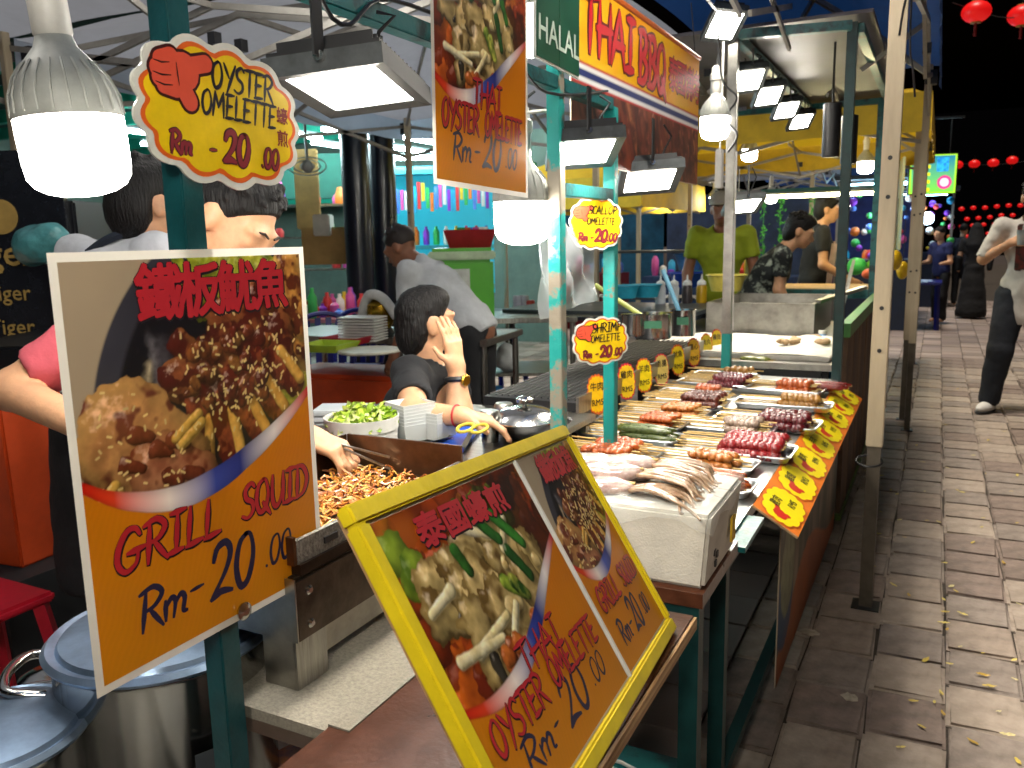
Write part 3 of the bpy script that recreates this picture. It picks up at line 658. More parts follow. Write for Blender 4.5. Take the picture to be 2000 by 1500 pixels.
WHITEP = mat('white_plastic', '#d9d8d2', .4, var=.07, scale=20)
PANEL = glow('lamp_diffuser', '#fff6e6', LAMP)
BULB = glow('bulb_glass', '#fffaf0', LAMP*.45)
XP = -.84
def frame(name, label, posts, beams, base, m, sz=.034):
    t = thing(name, label, 'market stall', base)
    for (x, y, z0, z1, mm) in posts: MB().bbox((x-sz/2, y-sz/2, z0), (x+sz/2, y+sz/2, z1)).build('post', mm, t, bevel=.002)
    for (a, b) in beams: MB().beam(a, b, sz*.94, sz*.94).build('beam', m, t, bevel=.002)
    return t
frame('market_stall', 'dark teal tube frame of the omelette stall carrying the menu posters', [(XP, .757, 0, 2.3, mat('deep_teal_paint', '#0a4248', .4, var=.2, scale=20, bump=.1, bscale=70)), (XP, 1.9, 0, 2.3, TEALF), (XP, 2.28, 0, 1.74, TEALW), (XP, -.9, 0, 1.76, TEAL), (-2.6, -.9, 0, 2.3, TEAL)],
      [((XP, -.88, 1.745), (XP, .738, 1.745)), ((XP, .776, 1.745), (XP, 1.882, 1.745)), ((XP, 1.919, 1.745), (XP, 2.262, 1.745)), ((XP, 1.919, 1.50), (XP, 2.262, 1.50))], (XP, .757, 0), TEAL)
# ---- lamps
def flood(name, label, c, sx, sy, n, top, rot=0.0, group='LED flood lights hung over the stalls'):
    """flat LED flood light: c = diffuser centre, n = direction it shines, hung from height top"""
    t = thing(name, label, 'flood light', c, group=group)
    n = unit(n); R = basis(n, (math.sin(rot), math.cos(rot), 0)); c = np.asarray(c, float)
    P = lambda x, y, z: c+R @ V(x, y, z)
    MB().box(P(0, 0, -.008), (sx*.78, sy*.76, .004), R).build('diffuser', PANEL, t)
    fr = MB(); w_, h_ = sx/2, sy/2
    for (a, b) in (((-w_, -h_), (w_, -h_)), ((w_, -h_), (w_, h_)), ((w_, h_), (-w_, h_)), ((-w_, h_), (-w_, -h_))):
        i = .76; fr.add([P(a[0], a[1], 0), P(b[0], b[1], 0), P(b[0]*i*1.02, b[1]*i, -.004), P(a[0]*i*1.02, a[1]*i, -.004), P(a[0], a[1], -.03), P(b[0], b[1], -.03), P(b[0]*.7, b[1]*.7, -.03), P(a[0]*.7, a[1]*.7, -.03)],
               [(0, 1, 2, 3), (0, 4, 5, 1), (4, 7, 6, 5), (2, 6, 7, 3)])
    fr.build('housing', FINS, t, bevel=.0)
    bp_ = MB().box(P(0, 0, -.034), (sx*.94, sy*.94, .008), R).build('back_plate', BLACK, t)
    for i in range(11):
        x = -sx*.42+sx*.084*i; MB().box(P(x, 0, -.046), (.004, sy*.8, .018), R).build('cooling_fin', BLACK, bp_)
    for s in (-1, 1):
        a = P(s*w_*1.03, 0, -.02); b = a.copy(); b[2] = top
        MB().tube([P(s*w_*.98, 0, -.02), P(s*w_*1.08, 0, -.02)], .008, 8).build('bolt', CHROME, t)
        MB().beam(a+R[:, 0]*s*.004, b+R[:, 0]*s*.004, .004, .022, (0, 1, 0)).build('bracket_arm', BLACK, t)
    q = P(0, sy*.2, -.05); mid = (q+V(q[0], q[1], top))/2+V(.03, .02, .03)
    MB().tube([q, q*.7+mid*.3+V(0, 0, .02), mid, V(q[0]+.01, q[1], top)], .0035, 6).build('cable', BLACK, t, smooth=True)
    return t
flood('flood_light', 'broad LED flood light hung beside the oyster omelette cloud sign', (-.845, 1.12, 1.615), .26, .185, (.10, -.05, -1), 1.735, math.pi/2-.3)
flood('flood_light', 'LED flood light bracketed under the beam below the green halal sign', (-.82, 2.03, 1.59), .24, .18, (.15, -.16, -1), 1.735, math.pi/2-.5)
flood('flood_light', 'LED flood light under the hanging barbecue banner', onx(1268, 357, -.86), .27, .2, (.15, -.2, -1), 1.74, math.pi/2-.4)
def bulb(name, label, c, r, top, group='big LED bulbs hanging over the stalls', lean=(0, 0)):
    """c = centre of the glowing cap"""
    t = thing(name, label, 'light bulb', c, group=group); c = np.asarray(c, float); k = r/.07; R = rotm(lean[0], lean[1], 0)
    MB().lathe([(r*x, .105*k*z) for x, z in ((.05, -.5), (.35, -.485), (.62, -.44), (.83, -.36), (.95, -.24), (.985, -.05), (1.0, .3), (1.0, .5))], 40, c, R).build('diffuser', BULB, t, smooth=True)
    hs_ = MB().lathe([(r*x, .105*k*.5+.1*k*z) for x, z in ((1.01, .0), (1.02, .08), (.96, .3), (.82, .55), (.6, .78), (.40, .95), (.33, 1.1))], 40, c, R, capt=True).build('heat_sink', mat('bulb_body', '#a9aca6', .45, var=.12, scale=25), t, smooth=True)
    for i in range(22):
        a = 2*math.pi*i/22; f = MB(); pts = [(1.02, .06), (1.0, .3), (.86, .55), (.66, .74)]
        f.tube([c+R @ V(r*x*math.cos(a), r*x*math.sin(a), .0525*k+.1*k*z) for x, z in pts], .0017*k, 4); f.build('rib', mat('bulb_body', ''), hs_)
    MB().lathe([(r*x, z*k) for x, z in ((.33, .16), (.36, .165), (.36, .215), (.42, .22), (.42, .245), (.34, .25), (.3, .275), (.14, .285))], 28, c, R).build('lamp_holder', WHITEP, t, smooth=True)
    tp = c+R @ V(0, 0, .28*k); MB().tube([tp, tp*.5+V(c[0], c[1]+.02, top)*.5+V(.01, 0, 0), V(c[0]+.03, c[1]+.02, top)], .004, 6).build('cable', BLACK, t, smooth=True)
    return t
b1 = bulb('light_bulb', 'big white LED bulb hanging beside the oyster omelette sign on the teal post', dep(150, 310, 1.27), .0765, 2.1, lean=(.06, -.05))
lb = MB(); Rl = basis((.75, -.66, .0)); cc = dep(122, 95, 1.24); lb.box(cc, (.022, .026, .0006), Rl); lb.build('label_sticker', mat('sticker_white', '#cfcac2', .5), b1); lb = MB(); lb.box(cc+Rl @ V(0, .003, .0006), (.02, .008, .0006), Rl); lb.build('label_stripe', mat('sticker_red', '#b02a34', .5), b1)
bulb('light_bulb', 'big LED bulb hanging below the oyster poster, just before the paint-worn post', dep(1020, 437, 2.06), .070, 1.735)
bulb('light_bulb', 'big LED bulb hanging beside the halal sign above the beam', dep(1042, 66, 2.02), .070, 2.2)
bulb('light_bulb', 'LED bulb hanging past the end of the red and yellow barbecue banner', dep(1397, 252, 3.75), .067, 2.35)
# ---- signs on the front of the stall
RX = basis((1, 0, 0))
main_poster = poster('menu_poster', 'large laminated grill squid poster screwed to the dark teal post', Board((XP+.026, .7455, 1.1285), RX @ rotm(0, 0, .0)), .370, .476, 'squid', 330)
sc = Board((XP+.029, .772, .892), RX); MB().lathe([(.0, 0), (.012, 0), (.0125, .003), (.006, .007), (.004, .007)], 14, sc.o, np.stack([RX[:, 0], RX[:, 1], RX[:, 2]], 1)).build('washer_screw', CHROME, main_poster, smooth=True)
poster('menu_poster', 'laminated oyster omelette poster hanging from the beam beside the flood light', Board((XP+.03, 1.492, 1.722), RX @ rotm(0, 0, -.03)), .365, .472, 'oyster', 240, title_red='#8c1c2a')
cloud_sign('price_sign', 'big yellow cloud price sign reading oyster omelette on the dark teal post', Board((XP+.03, .806, 1.541), RX @ rotm(0, 0, -.05)), .245, .150, ['OYSTER', 'OMELETTE'], '20', '蠔煎', 3, hand='#c44a34', yel='#d8b80e')
cloud_sign('price_sign', 'yellow cloud price sign reading scallop omelette on the turquoise post', Board(dep(1164, 437, 2.30), basis((.66, -.75, 0)) @ rotm(0, 0, -.03)), .142, .128, ['SCALLOP', 'OMELETTE'], '20', '', 5)
cloud_sign('price_sign', 'yellow cloud price sign reading shrimp omelette on the turquoise post', Board(dep(1173, 666, 2.29), basis((.66, -.75, 0)) @ rotm(0, 0, .05)), .148, .118, ['SHRIMP', 'OMELETTE'], '20', '', 8)
# halal board
B = Board((-.812, 1.862, 1.92), RX @ rotm(0, 0, -.03)); ha = thing('halal_sign', 'green board reading halal wired above the teal beam', 'sign', B.o)
MB().box(B.o-B.R[:, 2]*.004, (.25, .30, .006), B.R).build('white_edge', WHITEP, ha)
for s in (-1, 1): MB().box(B.P(s*.061, 0, 0), (.118, .29, .003), B.R).build('panel', mat('halal_green', '#17523a', .4, var=.15, scale=10, coat=.2), ha)
a = MB(); typed(a, B, 'HALAL', .0, -.085, .078, .0025, .001); a.build('lettering', mat('ink_pale', '#c4d6c8', .5), ha)
pass
# barbecue banner
BW, BH = 1.28, .47
B = Board((-.872, 2.715, 1.818), RX @ rotm(0, 0, .0)); bn = thing('barbecue_banner', 'hanging red and yellow vinyl banner reading thai bbq with grilled meat photo', 'banner', B.o)
pb = Paint(BW, BH, 200); v = pb.y/BH; g2 = np.clip(.5+pb.noise(8, 2), 0, 1)[..., None]
pb.img[:] = np.array(lin('#f0a010'))*g2+np.array(lin('#e8bc18'))*(1-g2)
meat = (v > .56); pb.put(meat, np.array(lin('#7a3a26'))*(1+.3*pb.noise(20, 3)[..., None])); rg = np.random.default_rng(2)
for i in range(85):
    x, y = rg.uniform(0, BW), rg.uniform(.60, 1.0)*BH; sv = pb.img.copy()
    pb.lump((x, y-.05), (x+.05, y+.05), .02, .012, rg.choice(['#b0603a', '#8a4630', '#c07a50', '#6a2a20', '#9a5040']), '#5a2218', .35, .3, 700+i, 60, sauce='#4a1a14', sth=-.1); pb.img[~meat] = sv[~meat]
for (v0, v1, c) in ((.44, .46, '#b8202c'), (.46, .485, '#e8e6e4'), (.485, .525, '#1c2c6a'), (.525, .55, '#e8e6e4'), (.55, .57, '#b8202c')): pb.put((v >= v0) & (v < v1), lin(c))
pb.mesh('banner_print', B, 0, vmat('vinyl_print', .45, .4, .1, .05), bn)
MB().box(B.P(0, 0, -.002), (BW+.004, BH+.004, .003), B.R).build('vinyl_sheet', mat('vinyl_back', '#c9b8a0', .6), bn)
for nm, ol, z, m in (('letter_shadow', .1, .001, ink('maroon2', '#5a0c14')), ('lettering', 0, .0022, ink('bbq_red', '#c81824'))):
    a = MB(); brush(a, B, 'THAI', -BW/2+.07, BH*.13, .145, .16, z, .05, 1.0, False, ol); brush(a, B, 'BBQ', -BW/2+.53, BH*.10, .15, .17, z, .05, .82, False, ol); a.build(nm, m, bn)
for j, c in enumerate('泰國燒烤'):
    a = MB(); typed(a, B, c, .285+.1*j, BH*.25, .125, .0012, .005); a.build('letter_shadow', ink('maroon2', ''), bn)
    a = MB(); typed(a, B, c, .285+.1*j, BH*.25, .125, .002, .002); a.build('lettering', ink('bbq_red', ''), bn)
MB().tube([B.P(-BW/2, BH/2+.006, 0), B.P(BW/2, BH/2+.006, 0)], .009, 8).build('hanging_rod', mat('orange_rod', '#b85a20', .5), bn)
for x in (-.58, .58): MB().tube([B.P(x, BH/2, 0), B.P(x, BH/2+.2, -.02)], .002, 5).build('cord', BLACK, bn)
# ---- counter
ct = thing('stall_counter', 'brown laminate counter with a bare plywood edge under the framed menu board', 'counter', (-.5, .4, 0))
MB().bbox((-.70, -.9, .71), (-.338, 1.335, .735)).build('counter_top', mat('brown_laminate', '#4f2c1c', .3, var=.25, scale=20, bump=.12, bscale=90, coat=.35), ct, bevel=.002)
for k, (z0, z1, c) in enumerate(((.712, .72, '#a8845a'), (.7205, .727, '#c2a274'), (.7275, .7335, '#b08c60'))): MB().bbox((-.3378, -.9, z0), (-.333, 1.333, z1)).build('plywood_edge', mat('ply_%d' % k, c, .7, var=.2, scale=30, stretch=(1, .2, 6)), ct)
for (x, y) in ((-.37, 1.44), (-.37, -.85), (-.80, 1.62), (-.66, -.85)): MB().bbox((x-.018, y-.018, 0), (x+.018, y+.018, .7085)).build('leg', TEALD, ct)
MB().beam((-.37, -.83, .25), (-.37, 1.42, .25), .03, .03).build('rail', TEALD, ct); MB().beam((-.37, 1.44, .69), (-.80, 1.44, .69), .03, .03).build('rail', TEALD, ct)
MB().beam((-.66, -.83, .25), (-.66, 1.6, .25), .03, .03).build('rail', TEALD, ct)
MB().bbox((-1.12, .80, .688), (-.702, 1.4, .7085)).build('inner_shelf', mat('inner_shelf', '#5a4a40', .5, var=.2), ct)
MB().bbox((-.88, -.5, .50), (-.702, .72, .52)).build('lower_shelf', mat('white_shelf', '#c9c4b8', .45, var=.1), ct)
mt = MB(); mt.bbox((-1.10, .80, .7092), (-.665, 1.38, .7265)); mt.bbox((-.70, .80, .7268), (-.664, 1.33, .738)); mt.build('rubber_mat', mat('grey_mat', '#8b8578', .8, var=.18, scale=160, bump=.3, bscale=300), label='grey textured rubber mat under the steel griddle', cat='mat')
# printed leaflet on the white shelf
# ---- framed double menu board leaning on the counter
pBR, pTR, pTL = V(-.356, 1.266, .737), V(-.561, 1.28, 1.062), V(-.507, .616, 1.124)
ex = unit(pTR-pTL); ey = (pTR-pBR); ey = unit(ey-ex*np.dot(ey, ex)); Rb = np.stack([ex, ey, np.cross(ex, ey)], 1); bw, bh = .667, .386
cb = (pBR+pTL)/2; B = Board(cb, Rb)
mbd = thing('menu_board', 'leaning yellow-framed double menu board with oyster omelette and grill squid posters', 'menu board', cb)
YEL = mat('yellow_frame', '#d9c21a', .4, var=.1, scale=18, bump=.08, coat=.2)
MB().box(B.P(0, 0, -.008), (bw-.01, bh-.01, .010), Rb).build('back_board', mat('plywood', '#a8845a', .7, var=.2, scale=20), mbd)
for (x, y, sx, sy) in ((0, bh/2-.011, bw, .022), (0, -bh/2+.011, bw, .022), (-bw/2+.011, 0, .022, bh-.0445), (bw/2-.006, 0, .011, bh-.0445)): MB().box(B.P(x, y, .0), (sx, sy, .018), Rb).build('frame_rail', YEL, mbd, bevel=.003)
xs = .085; lw = xs-(-bw/2+.022); rw = bw/2-.012-xs
poster('', '', Board(B.P(-bw/2+.022+lw/2-.003, 0, .001), Rb), lw-.010, bh-.052, 'oyster', 300, True, mbd)
poster('', '', Board(B.P(xs+rw/2+.003, 0, .001), Rb), rw-.010, bh-.052, 'squid', 200, True, mbd)
MB().box(B.P(xs, 0, .002), (.006, bh-.046, .004), Rb).build('divider', WHITEP, mbd)
for x in (.22,):
    a = B.P(x, .12, -.014); MB().beam(a, V(a[0]-.10, a[1], .737 if x > 0 else .75), .014, .014).build('prop_leg', mat('plywood', ''), mbd)
MB().box((B.P(-bw/2+.03, -bh/2, -.005)+V(0, 0, -.03)), (.03, .03, .05)).build('rest_block', mat('plywood', ''), mbd)
# ---- styrofoam box of squid
sb = thing('foam_box', 'white styrofoam box lined with clear plastic at the end of the counter', 'foam box', (-.54, 1.56, .7365))
FOAM = mat('styrofoam', '#cfcbbf', .85, var=.14, scale=9, bump=.16, bscale=240, sss=.0)
x0, x1, y0, y1, z0, z1 = -.76, -.335, 1.425, 1.70, .7365, .885
def tapered(mb, x0, x1, y0, y1, z0, z1, e): mb.add([(x0+e, y0+e, z0), (x1-e, y0+e, z0), (x1-e, y1-e, z0), (x0+e, y1-e, z0), (x0, y0, z1), (x1, y0, z1), (x1, y1, z1), (x0, y1, z1)], [(0, 3, 2, 1), (4, 5, 6, 7), (0, 1, 5, 4), (1, 2, 6, 5), (2, 3, 7, 6), (3, 0, 4, 7)])
MB().bbox((-.78, 1.42, .7085), (-.345, 1.72, .7362)).build('slat_support', mat('brown_laminate', ''), ct)
a = MB(); tapered(a, x0, x1, y0, y1, z0, z1, .014); a.build('box_body', FOAM, sb, bevel=.007, smooth=True)
a = MB(); lp = 26   # plastic liner folded over the rim
for i in range(60):
    t0 = i/60; per = [(x0-.003, y0-.003), (x1+.003, y0-.003), (x1+.003, y1+.003), (x0-.003, y1+.003), (x0-.003, y0-.003)]; s = t0*4; q = int(s); f = s-q; px, py = [per[q][j]*(1-f)+per[q+1][j]*f for j in (0, 1)]
    cx, cy = (x0+x1)/2, (y0+y1)/2; w_ = .004*math.sin(i*2.3)+.003*random.random(); dn = .018+.012*math.sin(i*.9)+.012*random.random()
    a.v += [tuple(V(px, py, z1-dn)+V(px-cx, py-cy, 0)*.012*random.random()), tuple(V(px, py, z1+.004+w_)), tuple(V(cx+(px-cx)*.86, cy+(py-cy)*.82, z1+.007+w_)), tuple(V(cx+(px-cx)*.6, cy+(py-cy)*.55, z1+.004+abs(w_)))]
a.f = [(i*4+j, ((i+1) % 60)*4+j, ((i+1) % 60)*4+j+1, i*4+j+1) for i in range(60) for j in range(3)]
a.build('plastic_liner', mat('clear_film', '#e8ece8', .18, var=.0, spec=.6, alpha=.2, bump=.5, bscale=25), sb, smooth='all')
MB().box((x1-.001, 1.62, .80), (.004, .03, .05)).build('yellow_tag', mat('tag_yellow', '#c9a41e', .6), sb)
for i, (y, z) in enumerate(((1.50, .79), (1.52, .78), (1.51, .765))): MB().box((x1-.0085, y, z), (.003, .012, .012)).build('pen_mark', BLACK, sb)
# ================================================================ cooking gear on the omelette stall
gd = thing('griddle', 'stained steel griddle box heaped with fried omelette batter', 'griddle', (-1.1, 1.4, .727))
gx0, gx1, gy0, gy1, gz = -1.07, -.80, .86, 1.34, .955
MB().bbox((gx0, gy0, .815), (gx1, gy1, .905)).build('burner_box', STEELD, gd, bevel=.003)
MB().bbox((gx0, gy0+.012, .9055), (gx1+.004, gy1, .922)).build('griddle_plate', mat('burnt_plate', '#3a2c22', .4, .8, var=.4, scale=7), gd)
for (lo, hi) in (((gx0-.004, gy1+.001, .906), (gx1, gy1+.007, .99)), ((gx0-.0105, gy0, .906), (gx0-.0045, gy1, .99)), ((gx0, gy0+.004, .9225), (gx1, gy0+.010, .965))): MB().bbox(lo, hi).build('splash_rim', mat('burnt_rim', '#6a4c36', .4, .9, var=.3, scale=10), gd)
MB().bbox((gx1-.008, gy0+.011, .9225), (gx1, gy1, .9585)).build('front_rim', mat('pitted_rim', '#8d8a84', .5, .8, var=.3, scale=120, bump=.6, bscale=200), gd)
for y in (.93, 1.0): MB().bbox((gx1-.002, y, .935), (gx1+.003, y+.03, .945)).build('grease_slot', BLACK, gd)
MB().bbox((gx1+.0005, gy0-.001, .808), (gx1+.0045, gy1, .90)).build('front_panel', mat('greasy_panel', '#5e5348', .4, .85, var=.45, scale=6, bump=.1), gd, bevel=.001)
MB().bbox((gx0, gy0-.004, .808), (gx1+.0045, gy0-.0015, .905)).build('end_panel', mat('brushed_steel', ''), gd)
for (y, z) in ((.885, .88), (.885, .828), (1.25, .86)): MB().lathe([(0, 0), (.007, 0), (.0072, .002), (.004, .005)], 12, (gx1+.0048, y, z), np.stack([V(0, 1, 0), V(0, 0, 1), V(1, 0, 0)], 1)).build('rivet', CHROME, gd)
MB().bbox((gx1-.07, gy0+.002, .728), (gx1-.01, gy0+.005, .8145)).build('leg_plate', STEEL, gd); MB().bbox((gx1-.009, gy0+.002, .728), (gx1-.006, gy0+.07, .8145)).build('leg_plate', STEEL, gd)
MB().bbox((gx1-.03, gy0+.08, .745), (gx1-.027, gy1, .8145)).build('lower_panel', mat('pale_panel', '#b0aca2', .4, .7, var=.2), gd)
for (x, y) in ((gx0+.03, gy0+.03), (gx0+.03, gy1-.03), (gx1-.03, gy1-.03)): MB().bbox((x-.02, y-.02, .728), (x+.02, y+.02, .8145)).build('leg', STEEL, gd)
nd = MB(); rg = np.random.default_rng(9)   # fried shreds piled on the plate
for i in range(1500):
    x, y = rg.uniform(gx0+.02, gx1-.02), rg.uniform(gy0+.03, gy1-.02); h = .02*math.exp(-((y-1.1)/.2)**2)*math.exp(-((x+.93)/.12)**2)
    if rg.random() > .25+h*40: continue
    p = V(x, y, .924+rg.random()*(.004+h*.35)); a = rg.uniform(0, 6.3); L = rg.uniform(.012, .03); pts = []
    for k in range(4): pts.append(p.copy()); a += rg.uniform(-.8, .8); p = p+V(math.cos(a)*L/3, math.sin(a)*L/3, rg.uniform(-.004, .006))
    c = [lin(q) for q in ('#c07a2a', '#c8943c', '#a05c20', '#d2ac5c', '#8a4818', '#b06c28')][rg.integers(6)]
    nd.tube(pts, rg.uniform(.0014, .0026), 4, True, c)
nd.build('fried_shreds', vmat('fried_food', .4, .5, .3), gd, smooth=True, kind='stuff')
# stock pots
def pot(name, label, c, r, h, lid='#8f9aa6', handles=True, rz=0.0):
    """c = base centre"""
    t = thing(name, label, 'pot', c, rz); n = 56
    MB().lathe([(r*.97, 0), (r, .008), (r, h-.006), (r*1.025, h), (r*1.02, h+.004), (r*.985, h+.002), (r*.98, h-.02)], n, capt=False).build('pot_body', CHROME, t, smooth=True, world=False)
    MB().lathe([(r*1.06, h+.004), (r*1.075, h+.009), (r*1.03, h+.016), (r*.95, h+.012), (r*.92, h+.019), (r*.5, h+.026), (r*.1, h+.028)], n).build('lid', mat('lid_aluminium', '#8fa6c2', .34, .9, var=.2, scale=10, bump=.1, bscale=30), t, smooth=True, world=False)
    if handles:
        for s in (-1, 1):
            hz = h*.86; p = [V(s*r*.99, -.06, hz), V(s*(r+.05), -.058, hz+.012), V(s*(r+.065), 0, hz+.016), V(s*(r+.05), .058, hz+.012), V(s*r*.99, .06, hz)]
            MB().tube([q for q in smooth_path(p, 5)], .008, 10).build('handle', CHROME, t, smooth=True, world=False)
    return t
bc = dep(318, 1218, 1.31)
p1 = pot('stock_pot', 'large shiny stock pot with a domed aluminium lid behind the grill squid poster', (bc[0], bc[1], bc[2]-.34), .160, .32, rz=math.radians(40))
B = Board(V(bc[0], bc[1], 0)+V(math.sin(-.0)*0, 0, 0), np.eye(3))
dirc = unit(V(-bc[0], -bc[1], 0)); dirc = rotz(-.42) @ dirc
MB().box(V(bc[0], bc[1], bc[2]-.16)+dirc*.1695, (.045, .05, .001), basis(dirc)).build('maker_label', mat('dark_label', '#3a4046', .5), p1)
st_ = MB(); st_.bbox((-1.7, .30, .405), (-.87, .98, bc[2]-.3405)); st_.build('side_table', mat('white_shelf', ''), label='white topped side table under the stock pots', cat='table')
p2c = dep(-18, 1395, 1.15); pot('stock_pot', 'second stock pot with blue-grey lid standing left of the large one', (p2c[0], p2c[1], bc[2]-.34), .115, .255, rz=math.radians(-58))
# small kettle jar beside the pot
kc = dep(92, 1330, 1.62); kt = thing('steel_canister', 'small steel canister with green printed label and hinged lid', 'canister', (kc[0], kc[1], bc[2]-.34)); hb = kc[2]-(bc[2]-.34)+.02
MB().lathe([(.052, 0), (.055, .01), (.055, hb*.62), (.05, hb*.68), (.05, hb*.72)], 30).build('canister_body', CHROME, kt, smooth=True, world=False)
MB().lathe([(.053, hb*.72), (.055, hb*.74), (.05, hb*.92), (.03, hb*1.02), (.005, hb*1.05)], 30).build('lid', CHROME, kt, smooth=True, world=False)
dd = unit(V(-kc[0], -kc[1], 0)); bp = V(kc[0], kc[1], bc[2]-.34); tb = rotz(.2) @ dd
MB().box(bp+tb*.0562+V(0, 0, hb*.42), (.06, .07, .001), basis(tb)).build('paper_label', mat('label_white', '#cfd2ca', .5), kt); MB().box(bp+tb*.0572+V(0, 0, hb*.42+.022), (.056, .02, .001), basis(tb)).build('label_band', mat('label_green', '#1f6a3c', .5), kt)
MB().tube([bp+V(.05, -.03, hb*.7), bp+V(.09, -.04, hb*.85), bp+V(.10, -.035, hb*.6)], .006, 8).build('handle', CHROME, kt, smooth=True)
# leaflets on the white shelf
for i, (px, py, rz, lab) in enumerate(((560, 1478, .5, 'printed food leaflet on the white shelf below the rubber mat'), (110, 1400, .2, 'small food print lying on the side table between the pots'))):
    p = onz(px, py, .5215 if i == 0 else bc[2]-.339); B = Board(p, rotz(rz+.8)); lf = thing('leaflet', lab, 'leaflet', p)
    MB().box(p, (.16, .12, .001), rotz(rz+.8)).build('sheet', mat('leaflet_paper', '#ddd8cc', .5), lf); MB().box(p+V(0, 0, .001), (.07, .05, .001), rotz(rz+.8)).build('printed_patch', mat('leaflet_print', '#b06a2a', .5, var=.1, col2='#2c2440', scale=40), lf)
# ---- inner prep table behind the griddle
TZ = .80
ptb = thing('prep_table', 'low steel prep table between the griddle and the seated man', 'table', (-1.5, 2.3, 0))
MB().bbox((-1.80, 1.40, TZ-.02), (-.99, 2.55, TZ)).build('table_top', STEEL, ptb, bevel=.002)
for x in (-1.77, -1.02):
    for y in (1.44, 2.51): MB().bbox((x-.015, y-.015, 0), (x+.015, y+.015, TZ-.0205)).build('leg', STEEL, ptb)
# white bucket of lettuce: it stands on the prep table
c = onz(697, 905, TZ); bk = thing('salad_bucket', 'round white plastic tub heaped with shredded green lettuce', 'tub', (c[0], c[1]+.03, TZ)); r = .098; H = .125
MB().lathe([(r*.9, 0), (r*.92, .004), (r*.97, H*.72), (r*1.0, H*.73), (r*1.0, H*.8), (r*1.02, H), (r*.99, H), (r*.94, H*.7), (r*.5, H*.6)], 44, capt=True).build('tub_body', WHITEP, bk, smooth=True, world=False)
lv = MB(); rg = np.random.default_rng(4)
for i in range(620):
    a, q = rg.uniform(0, 6.3), r*.93*math.sqrt(rg.random()); z = H*.75+.045*(1-(q/r)**2)*rg.random()+.004+.02*(math.sin(a)>0)*rg.random(); p = V(q*math.cos(a), q*math.sin(a), z)
    R = rotm(rg.uniform(-1.1, 1.1), rg.uniform(-1.1, 1.1), rg.uniform(0, 6.3)); s = rg.uniform(.009, .018); col = lin(['#a6c23a', '#8fb42c', '#c3d464', '#d9e29a', '#7ba024'][rg.integers(5)])
    vs = [p+R @ V(*(s*V(x, y, .35*math.sin(7*x+5*y)))) for x, y in ((-1, -.3), (-.2, -.6), (.8, -.4), (1, .3), (.1, .55), (-.8, .4))]; lv.add(vs, [(0, 1, 4, 5), (1, 2, 3, 4)], col)
lv.build('shredded_lettuce', vmat('lettuce', .45, .4), bk, world=False, kind='stuff')
# foam clamshell boxes in a stack, on a tray with a blue board beneath
bb = thing('cutting_board', 'bright blue plastic cutting board beside the stacked foam cups', 'cutting board', (-1.35, 2.2, TZ))
pq = [onz(x, y, TZ+.001) for x, y in ((770, 880), (905, 885), (945, 832), (850, 822))]
MB().add([p for p in pq]+[p+V(0, 0, .014) for p in pq], [(3, 2, 1, 0), (4, 5, 6, 7), (0, 1, 5, 4), (1, 2, 6, 5), (2, 3, 7, 6), (3, 0, 4, 7)]).build('board', mat('blue_plastic', '#1c4fb4', .35, var=.1, scale=12), bb, bevel=.002)
tc = onz(815, 862, TZ+.016); 
MB().lathe([(.07, 0), (.105, .012), (.108, .012), (.072, -.001)], 4, tc+V(0, 0, .002), rotz(.5)).build('small_tray', STEEL, label='shallow steel tray holding the stacked clear tubs', cat='tray')
for i in range(2):
    t = thing('clear_tub', ['front stack of frosted plastic tubs on the steel tray', 'shorter stack of frosted plastic tubs behind the front stack'][i], 'plastic tub', tc+V(-.02+.05*i, .0+.05*i, .006))
    for k in range(7-3*i):
        MB().lathe([(.058, 0), (.072, .05), (.075, .05), (.0595, -.001)], 4, V(0, 0, .002+k*.0095), rotz(.35+i*.3)).build('tub', mat('frosted_plastic', '#dfe3e2', .35, var=.03, alpha=.85), t, world=False)
# lidded frying bowl, shakers, scissors
c = onz(1020, 858, TZ); wk = thing('lidded_wok', 'small dark wok with a shiny domed steel lid', 'wok', (c[0], c[1]+.02, TZ)); k = 1.0
MB().lathe([(.05, 0), (.08, .018), (.098, .045), (.104, .056), (.1, .056), (.09, .045)], 36, capt=False).build('wok_bowl', mat('dark_steel', '#4a4a4c', .3, .9, var=.2), wk, smooth=True, world=False)
MB().lathe([(.107, .056), (.108, .06), (.09, .077), (.06, .09), (.02, .096)], 36).build('lid', CHROME, wk, smooth=True, world=False)
MB().lathe([(.006, .095), (.008, .102), (.024, .108), (.026, .118), (.018, .126), (.004, .128)], 20).build('lid_knob', CHROME, wk, smooth=True, world=False)
MB().tube([V(.1, 0, .052), V(.14, 0, .062), V(.145, 0, .07)], .008, 8).build('handle', BLACK, wk, smooth=True, world=False)
for i, (px, py) in enumerate(((958, 862), (985, 845))):
    c = onz(px, py, TZ); t = thing('shaker', ['front steel spice shaker beside the lidded wok', 'rear steel spice shaker behind the other shaker'][i], 'shaker', (c[0], c[1], TZ))
    MB().lathe([(.024, 0), (.025, .004), (.025, .062), (.027, .063), (.027, .069)], 24).build('shaker_body', CHROME, t, smooth=True, world=False); MB().lathe([(.0275, .0695), (.0285, .072), (.0285, .088), (.025, .093), (.01, .094)], 24).build('cap', STEEL, t, smooth=True, world=False)
c = onz(930, 885, .80)
sz = thing('scissors', 'scissors with yellow looped handles by the griddle rim', 'scissors', c)
